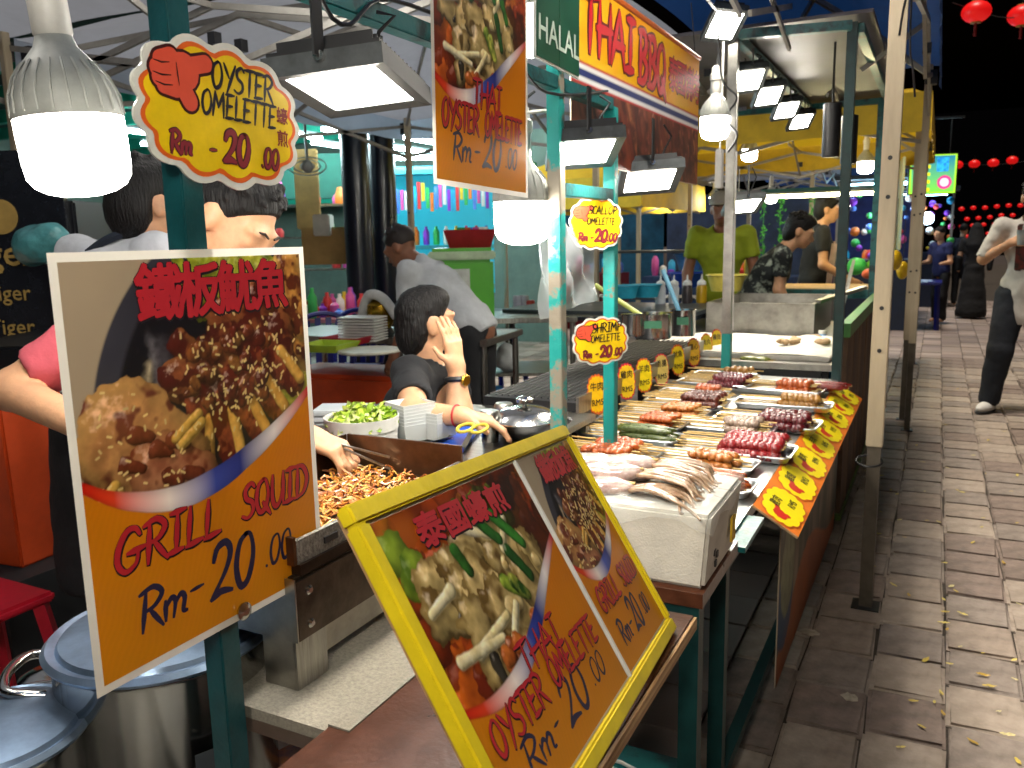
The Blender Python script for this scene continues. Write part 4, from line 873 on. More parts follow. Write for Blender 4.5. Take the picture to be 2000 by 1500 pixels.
for s in (-1, 1): MB().tube([c+V(.02*s+.018*math.cos(a)*1.2-.01, .012*s*.3+.03*math.sin(a)*.9, .07+.006*math.sin(a)) for a in np.linspace(0, 2*math.pi, 17)[:-1]], .005, 8, closed=True).build('handle', mat('yellow_plastic', '#c9b43a', .45), sz, smooth=True)
MB().beam(c+V(-.01, .0, .065), c+V(-.05, -.01, -.01), .003, .014).build('blade', STEEL, sz)
# squid lying in the foam box
SQ = mat('raw_squid', '#d0bfb4', .18, var=.2, scale=60, col2='#a08480', coat=.6, sss=.15, bump=.12, bscale=60)
SQ2 = mat('raw_tentacle', '#b89e84', .2, var=.2, scale=60, col2='#86684e', coat=.5, sss=.1, bump=.15, bscale=80)
for i in range(4):
    y = 1.49+.05*i; zz = .896+.010*(i % 2)+.006*(i == 1); t = thing('raw_squid', ['raw squid in front in the foam box, threaded on a skewer', 'raw squid second from the front face of the foam box', 'raw squid third from the front face of the foam box', 'rearmost raw squid in the foam box'][i], 'squid', (-.5, y, zz))
    vs, fs = sdf_mesh([('e', (-.60, y, zz), (.085, .027, .011)), ('e', (-.55, y+.004, zz+.002), (.05, .028, .013)), ('e', (-.66, y+.002, zz-.002), (.03, .036, .006))], .005, .02, noise=.004, nscale=30, nseed=i); np_mesh('mantle', vs, fs, SQ, t)
    for k in range(8):
        dy = (k-3.5)*.009; ex_ = random.uniform(.06, .115); p = [V(-.505, y+dy*.4, zz+.003), V(-.46, y+dy*.8-.004, zz+.008+.006*random.random()), V(-.43+ex_*.3, y+dy*1.4-.012*random.random(), zz+.004), V(-.45+ex_*.75, y+dy*1.9-.03*random.random(), zz-.012), V(-.465+ex_, y+dy*1.4-.035*random.random()*(1 if i < 2 else .3), zz-.016)]
        q = smooth_path(p, 5); MB().tube(q, list(np.linspace(.0055, .0018, len(q))), 7).build('tentacle', SQ2, t, smooth='all')
    MB().tube([V(-.80, y-.006, zz+.004), V(-.50, y+.006, zz+.012)], .003, 6).build('skewer_stick', mat('bamboo', '#c9a660', .55, var=.18, scale=30), t)
# white cable coil hanging under the counter
cc = V(-.52, 1.38, .33); cl = MB()
t = thing('cable_coil', 'coil of white electric cable lying on the rail under the counter', 'cable', cc)
for k in range(5):
    r = .085+.006*k; MB().tube([cc+V(r*math.cos(a)*1.2, r*math.sin(a)*.9, -.05+.006*k+.012*math.sin(a*2+k)) for a in np.linspace(0, 2*math.pi, 25)[:-1]], .004, 6, closed=True).build('loop', WHITEP, t, smooth=True)
MB().bbox((-.645, 1.2, .2655), (-.385, 1.6, .272)).build('cable_shelf', TEAL, ct)
# ================================================================ the skewer stall
TZ2 = .72
sk = thing('skewer_table', 'teal framed barbecue table covered with trays of skewers', 'table', (-.7, 2.9, 0))
MB().bbox((-1.03, 1.74, TZ2-.03), (-.375, 4.02, TZ2)).build('table_top', mat('foil_top', '#b8bab8', .3, .9, var=.2, scale=14, bump=.25, bscale=25), sk)
for (x, y) in ((-.39, 1.76), (-.39, 4.0), (-1.01, 1.76), (-1.01, 4.0), (-.39, 2.9)): MB().bbox((x-.017, y-.017, 0), (x+.017, y+.017, TZ2-.031)).build('leg', TEALD, sk)
for (a_, b_) in (((-.39, 1.78, .12), (-.39, 2.882, .12)), ((-.39, 1.78, .66), (-.39, 2.882, .66)), ((-.39, 2.918, .66), (-.39, 3.982, .66))): MB().beam(a_, b_, .03, .03).build('rail', TEALD, sk)
MB().box((-.36, 1.86, .706), (.05, .22, .012)).build('corner_plate', TEAL, sk)
# worn picture skirt
B = Board((-.362, 3.2, .335), RX); sw = thing('picture_skirt', 'faded picture banner hung as a skirt below the skewer table', 'banner', B.o); pz = Paint(1.56, .62, 150)
n1 = np.clip(.5+.8*pz.noise(4, 1), 0, 1)[..., None]; n2 = np.clip(.5+.9*fbm3(pz.X2*np.array([14, 3.]), 4), 0, 1)[..., None]
pz.img[:] = np.array(lin('#6a5848'))*n1*n2+np.array(lin('#b8a88c'))*(1-n1)*n2+np.array(lin('#2c3c34'))*(1-n2)
pz.put(((pz.y-.45-.09*np.sin(pz.x*4+2.2)) > 0)*.95, np.array(lin('#b05a1e'))*(1+.2*pz.noise(8, 5)[..., None])); pz.put((np.hypot((pz.x-.12)/.16, (pz.y-.40)/.14) < 1)*.9, lin('#1c4a78')); pz.put((np.hypot((pz.x-.16)/.13, (pz.y-.3)/.15) < 1)*.9, np.array(lin('#8a8f6a'))*(1+.5*pz.noise(30, 5)[..., None]))
pz.mesh('skirt_print', B, .001, vmat('vinyl_print', ''), sw); MB().box(B.P(0, 0, -.002), (1.56, .62, .003), B.R).build('skirt_sheet', mat('vinyl_back', ''), sw)
# orange strip of small price clouds along the front edge
pa, pb_, pc_ = V(-.372, 2.02, .722), V(-.372, 3.93, .722), V(-.262, 2.02, .655)
ex = unit(pb_-pa); ey = unit(pa-pc_); Rs = np.stack([ex, ey, np.cross(ex, ey)], 1); sw_, sh_ = 1.9, np.linalg.norm(pa-pc_); B = Board((pb_+pc_)/2, Rs)
ps = thing('price_strip', 'orange card strip of yellow price clouds along the front edge of the skewer table', 'price strip', B.o)
MB().box(B.P(0, 0, -.003), (sw_, sh_, .005), Rs).build('corrugated_card', mat('orange_card', '#e0761c', .5, var=.1, scale=20), ps)
for e in range(64): MB().box(B.P(-sw_/2-.0015, -sh_/2+sh_*(e+.5)/64, -.003), (.003, sh_/100, .0052), Rs).build('torn_flute', mat('cardboard', '#b09068', .8), ps)
for i in range(8):
    x = -sw_/2+.12+.236*i; Bc = Board(B.P(x, 0, .0004), Rs @ rotm(0, 0, random.uniform(-.05, .05))); cl_ = cloud(.226, sh_*.88, 13, .008, i+11)
    for nm, gr, z, m in (('cloud_outline', .003, .0006, ink('orange', '')), ('price_cloud', -.001, .001, mat('ink_yel_bright', '#f2dc10', .35, var=.06))):
        P = [Bc.P(*(np.array(q)*(1+gr/.06)), z) for q in cl_]; MB().add(P+[Bc.P(0, 0, z)], [(j, (j+1) % len(P), len(P)) for j in range(len(P))]).build(nm, m, ps)
    a = MB(); thumb(a, Bc, -.06, .0, .06, .0014); a.build('thumbs_up', ink('hand_red', '#d02a20'), ps)
    a = MB(); typed(a, Bc, random.choice(['雞肉', '牛肉', '雞翅', '香腸', '羊肉']), .0, .022, .032, .0016, .0004); a.build('lettering', ink('black', ''), ps); a = MB(); typed(a, Bc, 'RM'+str([5, 3, 4, 5, 3, 6, 4, 5][i]), .045, -.018, .03, .0016, .0006); a.build('lettering', ink('black', ''), ps)
# ---- trays and skewers
TRAY = mat('tray_aluminium', '#d6d8d8', .3, 1.0, var=.12, scale=8, bump=.06, bscale=30)
def tray(label, c, L, W, rz):
    t = thing('steel_tray', label, 'tray', c, rz, 'serving trays on the skewer table')
    def rr(l, w_, z, r=.02):
        out = []
        for (sx, sy, a0) in ((1, 1, 0), (-1, 1, 90), (-1, -1, 180), (1, -1, 270)):
            for k in range(4): a = math.radians(a0+30*k); out.append((sx*(l/2-r)+r*math.cos(a), sy*(w_/2-r)+r*math.sin(a), z))
        return out
    a = MB(); rings = [rr(L-.03, W-.03, .001), rr(L-.012, W-.012, .021), rr(L, W, .0225), rr(L+.003, W+.003, .019), rr(L-.006, W-.006, .0175), rr(L-.026, W-.026, -.0002)]
    for q in rings: a.v += q
    n = 16
    for i in range(5): a.f += [(i*n+k, i*n+(k+1) % n, (i+1)*n+(k+1) % n, (i+1)*n+k) for k in range(n)]
    a.f += [tuple(range(n)), tuple(range(6*n-1, 5*n-1, -1))]; a.build('pan', TRAY, t, smooth=True, world=False)
    return t
BAM = mat('bamboo', '')
stick_me = MB(); stick_me.tube([V(-.20, 0, 0), V(.12, 0, 0)], .0027, 6)
def chunk(seed, sx, sy, sz_, rough=.25):
    b = bmesh.new(); bmesh.ops.create_icosphere(b, subdivisions=2, radius=1.0); r = np.array([v.co for v in b.verts]); d = 1+rough*fbm3(r*1.6+seed*7.3, seed)
    for v, k in zip(b.verts, d): v.co = Vector((v.co.x*sx*k, v.co.y*sy*k, v.co.z*sz_*k))
    for f in b.faces: f.smooth = True
    me = bpy.data.meshes.new('meat_piece'); b.to_mesh(me); b.free(); return me
FM = {n_: mat('food_'+n_, c, .28, var=.3, scale=70, col2=c2, coat=.5, bump=.5, bscale=130) for n_, c, c2 in (('orange', '#c8641c', '#8a3410'), ('amber', '#c27a30', '#8a4a18'), ('red', '#a81c1e', '#5c0c12'), ('maroon', '#6a141c', '#34080e'), ('brown', '#6a2c1c', '#34120c'), ('tan', '#b08038', '#7a5220'), ('grey', '#a8917e', '#6e5a4e'), ('green', '#8f9444', '#5a6424'), ('leaf', '#5a6a2c', '#33401a'), ('plum', '#7c1424', '#3a0810'), ('sausage', '#8c2420', '#5a1412'))}
CH = {}
def skewer(kind, label, c, rz, n, spread, off, styl, dz=0):
    """lies along local x, handle toward -x"""
    t = thing('skewer', label, 'skewer', c, rz, 'skewers laid out on the trays')
    key = 'stick'
    if key not in CH: m = bpy.data.meshes.new('stick'); m.from_pydata(stick_me.v, [], stick_me.f); m.materials.append(BAM); CH[key] = m
    o = bpy.data.objects.new('stick', CH[key]); COL.objects.link(o); o.parent = t; o.location = (off, 0, .004)
    m = FM[kind]
    for k in range(n):
        kk = (kind, styl, k % 4)
        if kk not in CH:
            sz_ = {'chunk': (.020, .0185, .016), 'ball': (.0175, .0175, .0165), 'strip': (.018, .021, .012), 'roll': (.048, .015, .015), 'long': (.10, .015, .015)}[styl]
            CH[kk] = chunk(len(CH), *sz_, rough=.35 if styl in ('chunk', 'strip') else .12); CH[kk].materials.append(m)
        o = bpy.data.objects.new('meat_piece', CH[kk]); COL.objects.link(o); o.parent = t
        o.location = (.005+(k-(n-1)/2)*spread, random.uniform(-.003, .003), .006+random.uniform(-.001, .002)); o.rotation_euler = (random.uniform(-.6, .6) if styl != 'strip' else random.uniform(-.3, .3), random.uniform(-.25, .25) if styl not in ('long', 'roll') else 0, random.uniform(-.4, .4) if styl not in ('long', 'roll') else 0)
    return t
TR = [  # px, py of the food, food kind, pieces, spread, style, skewers, words, tray length, width
 (1385, 935, 'orange', 1, .0, 'long', 3, 'long orange sausage', .36, .13), (1395, 897, 'amber', 6, .020, 'strip', 3, 'amber folded meat', .36, .14), (1465, 872, 'red', 9, .018, 'chunk', 6, 'bright red chunky meat', .38, .17),
 (1448, 832, 'grey', 5, .018, 'chunk', 4, 'pale grey meat', .34, .12), (1530, 822, 'maroon', 8, .018, 'chunk', 5, 'dark maroon meat', .36, .16), (1562, 786, 'tan', 7, .019, 'ball', 3, 'tan beaded', .36, .13), (1552, 757, 'orange', 6, .021, 'ball', 4, 'orange beaded', .36, .15), (1606, 752, 'sausage', 1, .0, 'long', 2, 'dark red sausage', .3, .1),
 (1192, 885, 'orange', 7, .017, 'strip', 6, 'spiced orange meat', .40, .22), (1265, 850, 'leaf', 1, .0, 'long', 3, 'green leaf parcel', .34, .13), (1283, 826, 'orange', 6, .017, 'strip', 4, 'plain orange strip', .32, .14), (1330, 805, 'amber', 6, .018, 'strip', 4, 'golden glazed meat', .32, .14),
 (1372, 785, 'brown', 8, .016, 'chunk', 5, 'dark brown glazed meat', .32, .15), (1385, 768, 'orange', 5, .018, 'strip', 3, 'small orange folded meat', .28, .11), (1425, 748, 'plum', 8, .016, 'ball', 5, 'glossy plum red', .32, .16), (1442, 733, 'tan', 4, .026, 'ball', 3, 'small brown ball', .28, .1), (1475, 712, 'green', 2, .05, 'roll', 3, 'short green leaf roll', .30, .13)]
for i, (px, py, kd, n, sp, st, cnt, words, L, W) in enumerate(TR):
    p = onz(px, py, TZ2+.03); rz = random.uniform(-.08, .03); q = rotz(rz) @ V(-.06, 0, 0)
    tr = tray('shallow steel tray holding the %s skewers' % words, (p[0]+q[0], p[1]+q[1], TZ2+.002+.0008*i), L, W, rz)
    lay = 3 if cnt > 4 else cnt
    cnt = int(cnt*1.6)+1
    for k in range(cnt):
        row, lv_ = k % max(1, (cnt+1)//2 if cnt > 4 else cnt), k // max(1, (cnt+1)//2 if cnt > 4 else cnt)
        nrow = (cnt+1)//2 if cnt > 4 else cnt
        wid = {'long': .032, 'roll': .032}.get(st, .034); yy = (row-(nrow-1)/2)*wid+lv_*.010; u = rotz(rz) @ V(random.uniform(-.012, .012), yy, 0)
        if n == 1: sp = 0
        skewer(kd, words+' skewer lying in its steel tray', (p[0]+u[0], p[1]+u[1], TZ2+.016+.0008*i+.022*lv_), rz+random.uniform(-.05, .05), n, sp, -.02, st)
# small cloud signs clipped along the inner grill rail
gr = thing('grill_rack', 'black wire grill rack behind the row of small price signs', 'grill', (-1.25, 3.3, .6))
MB().bbox((-1.42, 2.55, .80), (-1.05, 4.3, .832)).build('grill_body', BLACK, gr)
for (a_) in np.linspace(-1.40, -1.07, 14): MB().tube([V(a_, 2.56, .84), V(a_, 4.29, .84)], .003, 5).build('grill_bar', mat('sooty_bar', '#3a3a3c', .4, .8), gr)
MB().bbox((-1.055, 2.53, .795), (-1.045, 4.32, .855)).build('front_rail', STEEL, gr)
for x in (-1.39, -1.08):
    for y in (2.6, 4.25): MB().bbox((x-.015, y-.015, 0), (x+.015, y+.015, .7995)).build('leg', BLACK, gr)
SG = [(1166, 770, 'CHICKEN', '#e8b414'), (1224, 745, 'PORK', '#e0b820'), (1258, 733, 'BEEF', '#ecd01c'), (1292, 722, 'LAMB', '#d8c068'), (1324, 703, 'SQUID', '#e8c820'), (1355, 688, 'LIVER', '#e8b030'), (1380, 678, 'HEART', '#dcc028'), (1400, 668, 'BALL', '#e4c41c')]
for i, (px, py, wd, yl) in enumerate(SG):
    c = onx(px, py, -1.035); B = Board(c, basis((.9, -.45, .1)))
    t = thing('price_tag', 'small scalloped yellow price tag on the grill rail, '+['first next to the turquoise post', 'second from the turquoise post', 'third from the turquoise post', 'faded fourth from the turquoise post', 'fifth from the turquoise post', 'sixth from the turquoise post', 'seventh from the turquoise post', 'farthest from the turquoise post'][i], 'price tag', c, group='price tags clipped to the grill rail')
    s = .085; cl_ = cloud(s, s*1.55, 18, .006, i+40)
    for nm, gr_, z, m in (('tag_border', .05, 0, mat('tag_red_%d' % (i % 2), ['#d8642c', '#c8283c'][i % 2], .45)), ('tag_face', -.06, .001, mat('tag_face_%d' % i, yl, .4, var=.12, scale=30))):
        P = [B.P(x*(1+gr_), y*(1+gr_), z) for x, y in cl_]; MB().add(P+[B.P(0, 0, z)], [(j, (j+1) % len(P), len(P)) for j in range(len(P))]).build(nm, m, t)
    a = MB(); ws = [w_ for w_ in ('牛肉', '雞肉', '羊肉', '香腸', '魷魚', '雞心', '肉丸', '雞翅')]; typed(a, B, ws[i], 0, .025, .032, .002, .0004); a.build('lettering', ink('black', ''), t); a = MB(); typed(a, B, 'RM5', 0, -.03, .03, .002, .0006); a.build('lettering', ink('black', ''), t)
    MB().box(B.P(0, s*.7, -.004), (.012, .02, .006), B.R).build('clip', BLACK, t)
# ================================================================ tents
BEIGE = mat('tent_tube', '#b3a58c', .45, .3, var=.12, scale=14, stretch=(1, 1, .15))
GREYT = mat('tent_tube_grey', '#8d8a84', .45, .4, var=.12, scale=14)
def tent(name, label, x0, x1, y0, y1, ze, zp, fab, val, legs, tube=GREYT, vh=.16, holes=True, vals=(1, 1, 1, 1), truss=(1, 1, 1, 1)):
    t = thing(name, label, 'tent', ((x0+x1)/2, (y0+y1)/2, 0)); cx, cy = (x0+x1)/2, (y0+y1)/2
    n = 10; a = MB()
    def Z(u, v): d = max(abs(u), abs(v)); return zp-(zp-ze)*d-.05*math.sin(d*math.pi)*(1-.5*min(abs(u), abs(v)))+.006*math.sin(9*u+7*v)
    for i in range(2*n+1):
        for j in range(2*n+1): u, v = i/n-1, j/n-1; a.v.append((cx+u*(x1-x0)/2, cy+v*(y1-y0)/2, Z(u, v)))
    m = 2*n+1; a.f = [(i*m+j, (i+1)*m+j, (i+1)*m+j+1, i*m+j+1) for i in range(2*n) for j in range(2*n)]
    a.build('canopy', fab, t, smooth='all')
    for ok_, (p, q) in zip(vals, (((x0, y0), (x1, y0)), ((x1, y0), (x1, y1)), ((x1, y1), (x0, y1)), ((x0, y1), (x0, y0)))):
        if not ok_: continue
        b = MB(); k = 24; ox, oy = (q[1]-p[1]), -(q[0]-p[0]); L = math.hypot(ox, oy); ox, oy = ox/L, oy/L
        for i in range(k+1):
            f = i/k; x, y = p[0]+(q[0]-p[0])*f, p[1]+(q[1]-p[1])*f; w_ = .008*math.sin(f*40)+.004*random.random()
            b.v += [(x+ox*.002, y+oy*.002, ze+.012), (x+ox*(.006+w_), y+oy*(.006+w_), ze-vh-.01*abs(math.sin(f*math.pi*7)))]
        b.f = [(2*i, 2*i+2, 2*i+3, 2*i+1) for i in range(k)]; b.build('valance', val, t, smooth='all')
    zt = ze-.06; c = V(cx, cy, zp-.12)
    e = .05
    cor = [V(x0+e, y0+e, zt), V(x1-e, y0+e, zt), V(x1-e, y1-e, zt), V(x0+e, y1-e, zt)]
    for i in range(4):   # scissor trusses along the sides and ribs to the peak
        p, q = cor[i], cor[(i+1) % 4]; mid = (p+q)/2
        for (s_, d_) in ((0, 1), (1, 0)):
            for h in ((0, 1) if truss[i] else ()):
                A, Bq = (p+(mid-p)*1.0*h if h else p), (mid if not h else q); z0, z1 = (0, -.26) if s_ == 0 else (-.26, 0)
                A2, B2 = (p if not h else mid)+V(0, 0, z0), (mid if not h else q)+V(0, 0, z1); MB().beam(A2, B2, .016, .026).build('truss_bar', tube, t)
        MB().box(mid+V(0, 0, -.13), (.04, .04, .05)).build('truss_joint', BLACK, t)
        MB().beam(p+V(0, 0, -.02), c*.5+p*.5+V(0, 0, .02), .018, .028).build('roof_rib', tube, t); MB().beam(c*.5+p*.5+V(0, 0, .02), c, .018, .028).build('roof_rib', tube, t)
        MB().beam(mid+V(0, 0, -.24), c*.55+mid*.45+V(0, 0, -.12), .014, .024).build('roof_rib', tube, t); MB().beam(mid, c*.55+mid*.45+V(0, 0, -.3), .014, .024).build('roof_rib', tube, t)
        MB().box(p+V(0, 0, -.02), (.07, .07, .09)).build('corner_joint', BLACK, t)
    for (x, y, w_, zi) in legs:
        MB().bbox((x-w_/2, y-w_/2, zi), (x+w_/2, y+w_/2, ze+.0)).build('leg', BEIGE, t, bevel=.003)
        MB().bbox((x-w_*.4, y-w_*.4, .006), (x+w_*.4, y+w_*.4, zi+.05)).build('inner_leg', mat('tent_leg_shaded', '#5a5348', .5, .3, var=.2), t); MB().box((x, y, .003), (w_*1.7, w_*1.7, .006)).build('foot_plate', BLACK, t)  # inner leg colour is darkened to paint in the shade low on the pole
        if holes:
            for z in (zi+.35, zi+.5, 1.5, 1.63): MB().lathe([(0, 0), (.0075, 0), (.0075, .002), (0, .002)], 12, (x, y-w_/2-.0015, z), np.stack([V(1, 0, 0), V(0, 0, 1), V(0, -1, 0)], 1)).build('pin_hole', BLACK, t)
    return t
FG = fabric('canopy_grey', '#a2aaba', .42); FB = fabric('canopy_blue', '#2a5ca8', .14)
FY = fabric('canopy_yellow', '#d8b424', .42); FYV = mat('valance_yellow', '#d0b02a', .75, var=.12, scale=6)
tent('market_tent', 'grey canopy tent with scissor trusses over the vendors of the omelette stall', -4.2, -1.28, -.7, 2.75, 2.42, 3.0, FG, FG, [(-4.1, 2.68, .04, .5), (-4.1, -.6, .04, .5), (-1.35, -.62, .04, .5)], vals=(0, 0, 0, 1))
tent('market_tent', 'grey canopy tent joining the first one, its valance ending before the eating hall', -4.2, -1.28, 2.8, 6.25, 2.42, 3.0, FG, FG, [(-4.1, 6.15, .045, .5)], vals=(0, 0, 1, 1))
tent('market_tent', 'narrow blue awning over the omelette stall posters', -1.24, -.06, -.7, 3.08, 2.42, 2.6, FB, FB, [(-.14, -.6, .05, .5)], vals=(0, 1, 0, 0), truss=(0, 1, 0, 0))
tent('market_tent', 'blue canopy tent over the skewer stall with a beige front leg', -1.24, -.06, 3.14, 6.42, 2.46, 2.7, FB, FB, [(-.165, 3.20, .056, .62), (-.125, 6.36, .045, .62)], vals=(0, 1, 0, 0), truss=(0, 1, 0, 0))
tent('market_tent', 'yellow canopy tent beyond the metal sheet roof', -2.7, -.1, 6.6, 9.8, 2.32, 2.95, FY, FYV, [(-.17, 6.72, .045, .6), (-.17, 9.7, .045, .6), (-2.6, 6.7, .045, .5), (-2.6, 9.7, .045, .5)], vh=.25)
tent('market_tent', 'yellow canopy tent behind the blue tent, deeper inside the market', -4.5, -2.76, 8.4, 11.0, 2.0, 2.6, FY, FYV, [(-2.82, 8.5, .04, .5), (-4.4, 8.5, .04, .5)], vh=.3, holes=False)
tr_ = thing('tie_ring', 'black wire hoop tied low round the beige tent leg', 'wire hoop', (-.165, 3.20, .56))
MB().tube([V(-.165+.045*math.cos(a)-.015, 3.2+.045*math.sin(a), .56+.01*math.sin(a)) for a in np.linspace(0, 2*math.pi, 20)[:-1]], .004, 6, closed=True).build('hoop', BLACK, tr_, smooth=True)
a = MB(); a.tube(smooth_path([V(-.130, 3.168, 2.30), V(-.132, 3.165, 2.2), V(-.150, 3.163, 2.1), V(-.158, 3.162, 2.02)]), .004, 6); a.tube(smooth_path([V(-.130, 3.168, 2.3), V(-.125, 3.165, 2.0), V(-.11, 3.163, 1.9), V(-.10, 3.162, 1.82)]), .004, 6); a.build('loose_tie', BLACK, tr_, smooth=True)
# ================================================================ flour stall: frame, sheet roof, fryer
frame('market_stall', 'teal tube frame with a flat metal sheet roof over the flour trays', [(-.86, 3.90, 0, .93, TEALW), (-.86, 3.90, .9301, 2.27, STEEL), (-.385, 4.03, 0, 2.27, TEALD), (-.40, 6.3, 0, 2.27, TEAL)],
      [((-.86, 3.918, 2.25), (-.86, 6.28, 2.25)), ((-.842, 3.90, 2.25), (-.385, 3.99, 2.25)), ((-1.5, 6.3, 2.25), (-.42, 6.3, 2.25)), ((-.36, 4.05, 2.25), (-.36, 6.28, 2.25))], (-.86, 3.9, 0), TEAL, .042)
rf = MB(); rf.bbox((-1.6, 3.95, 2.285), (-.30, 6.4, 2.30)); rf.build('sheet_roof', mat('zinc_sheet', '#5a585e', .5, .3, var=.25, scale=3, bump=.15, bscale=6), label='flat grey metal sheet roof panel above the flour stall', cat='roof panel')
for i, y in enumerate((4.2, 4.72, 5.3, 5.88)):
    flood('flood_light', 'small LED flood light under the sheet roof beam, '+['first from the near teal post', 'second from the near teal post', 'third from the near teal post', 'farthest from the near teal post'][i], (-.85, y, 2.10), .19, .15, (.3, -.4, -1), 2.228, math.pi/2-.4)
flood('flood_light', 'LED flood light clipped to the blue tent frame above the barbecue banner', dep(1415, 52, 3.55), .2, .15, (.2, -.5, -1), 2.42, math.pi/2-.6)
flood('flood_light', 'LED flood light over the sauce bottles, hung low behind the barbecue banner', dep(1452, 405, 4.6), .26, .2, (.2, -.25, -1), 1.75, math.pi/2-.4)
for i, x in enumerate((-.50, -.47)):
    c = V(-.50+.035*i, 4.45+.5*i, 1.88+.0*i); t = thing('tube_spotlight', ['black cylinder spotlight hanging under the sheet roof beside the teal post', 'second black cylinder spotlight hanging under the sheet roof'][i], 'spotlight', c)
    MB().lathe([(.04, -.13), (.042, -.12), (.042, .12), (.03, .125)], 20, c).build('spot_body', BLACK, t, smooth=True); MB().lathe([(0, -.131), (.036, -.131), (.036, -.129)], 20, c).build('lens', mat('grey_lens', '#aab0b4', .2), t); MB().tube([c+V(0, 0, .12), V(c[0], c[1], 2.284)], .006, 6).build('stem', BLACK, t)
bulb('light_bulb', 'LED bulb hanging in the middle of the yellow tent beyond the sheet roof', (-1.6, 8.0, 2.1), .07, 2.6)
bulb('light_bulb', 'LED bulb hanging high over the two vendors of the omelette stall', (-1.75, .75, 2.32), .075, 2.6)  # out of view, added to brighten the vendors and stall interior
bulb('light_bulb', 'LED bulb hanging high over the seated man', (-2.2, 2.3, 2.36), .075, 2.6)  # second added bulb out of view, fills the interior with light
bulb('light_bulb', 'LED bulb hanging in the grey tent above the work table', (-3.0, 5.2, 2.05), .07, 2.6)
bulb('light_bulb', 'bare bulb glowing under the yellow tent by the teal post', dep(1690, 328, 7.6), .07, 2.6)
# wooden plank front
pf = thing('plank_front', 'weathered brown plank front with green painted top rail on the flour stall', 'stall front', (-.36, 5.2, 0))
pm = [mat('plank_%d' % i, c, .75, var=.35, scale=10, stretch=(1, 5, .6), bump=.3, bscale=30) for i, c in enumerate(('#5c4634', '#6a503a', '#4c3a2e'))]
for i in range(14): y = 4.12+i*.163; MB().bbox((-.372, y, .05), (-.352+.004*random.random(), y+.155, .905)).build('plank', pm[i % 3], pf)
MB().bbox((-.385, 4.1, .906), (-.340, 6.42, .97)).build('top_rail', mat('green_paint', '#3f7a38', .5, var=.3, scale=8), pf); MB().bbox((-.38, 4.1, .02), (-.342, 6.42, .0495)).build('base_rail', mat('mossy_paint', '#5a7030', .6, var=.3), pf)
ft = thing('fryer_table', 'steel table of the flour stall with a dark undershelf', 'table', (-.9, 4.9, 0))
MB().bbox((-1.55, 4.08, .745), (-.40, 6.2, .775)).build('table_top', STEEL, ft); MB().bbox((-1.5, 4.1, .66), (-.46, 4.13, .74)).build('front_apron', BLACK, ft); MB().bbox((-1.3, 4.06, .595), (-.52, 4.12, .64)).build('lower_shelf', STEEL, ft)
for x in (-1.5, -.45):
    for y in (4.15, 6.15): MB().bbox((x-.018, y-.018, 0), (x+.018, y+.018, .7445)).build('leg', BLACK, ft)
fl = thing('flour_tray', 'wide shallow tray covered in white flour with a heap of battered pieces', 'tray', (-.8, 4.6, .776)); rgf = np.random.default_rng(3)
MB().bbox((-1.4, 4.16, .776), (-.43, 5.0, .80)).build('tray_pan', mat('pale_tray', '#b8b4aa', .4), fl, bevel=.004)
g_ = 40; a = MB(); 
for i in range(g_+1):
    for j in range(g_+1):
        x, y = -1.385+.94*i/g_, 4.175+.81*j/g_; a.v.append((x, y, .803+.012*float(fbm3(V(x*9, y*9, 0)[None, :], 2)[0])+.06*math.exp(-((x+.58)/.13)**2-((y-4.55)/.16)**2)))
a.f = [(i*(g_+1)+j, (i+1)*(g_+1)+j, (i+1)*(g_+1)+j+1, i*(g_+1)+j+1) for i in range(g_) for j in range(g_)]; a.build('flour', mat('flour', '#d8d2c4', .9, var=.08, scale=30, bump=.3, bscale=60), fl, smooth='all')
for k in range(14):
    p = V(-.58+random.uniform(-.12, .12), 4.55+random.uniform(-.16, .12), .86); me = chunk(80+k, .035, .02, .016, .3); me.materials.append(mat('battered_piece', '#b89a72', .8, var=.25, scale=30)); o = bpy.data.objects.new('battered_piece', me); COL.objects.link(o); o.parent = fl; o.location = tuple(p-V(-.8, 4.6, .776)+V(0, 0, -.02)); o.rotation_euler = (0, 0, random.uniform(0, 3))
fg = thing('fryer_box', 'square steel fryer box behind the flour tray', 'fryer', (-.9, 5.4, .776))
for (lo, hi) in (((-1.25, 5.08, .7765), (-.62, 5.10, .98)), ((-1.25, 5.95, .7765), (-.62, 5.97, .98)), ((-1.25, 5.1005, .7765), (-1.23, 5.9495, .98)), ((-.64, 5.1005, .7765), (-.62, 5.9495, .98))): MB().bbox(lo, hi).build('side_wall', STEEL, fg)
MB().bbox((-1.23, 5.101, .777), (-.641, 5.949, .90)).build('oil_pan', STEELD, fg); MB().beam((-.62, 5.2, .985), (-.42, 5.9, 1.03), .04, .02).build('drain_edge', STEEL, fg)
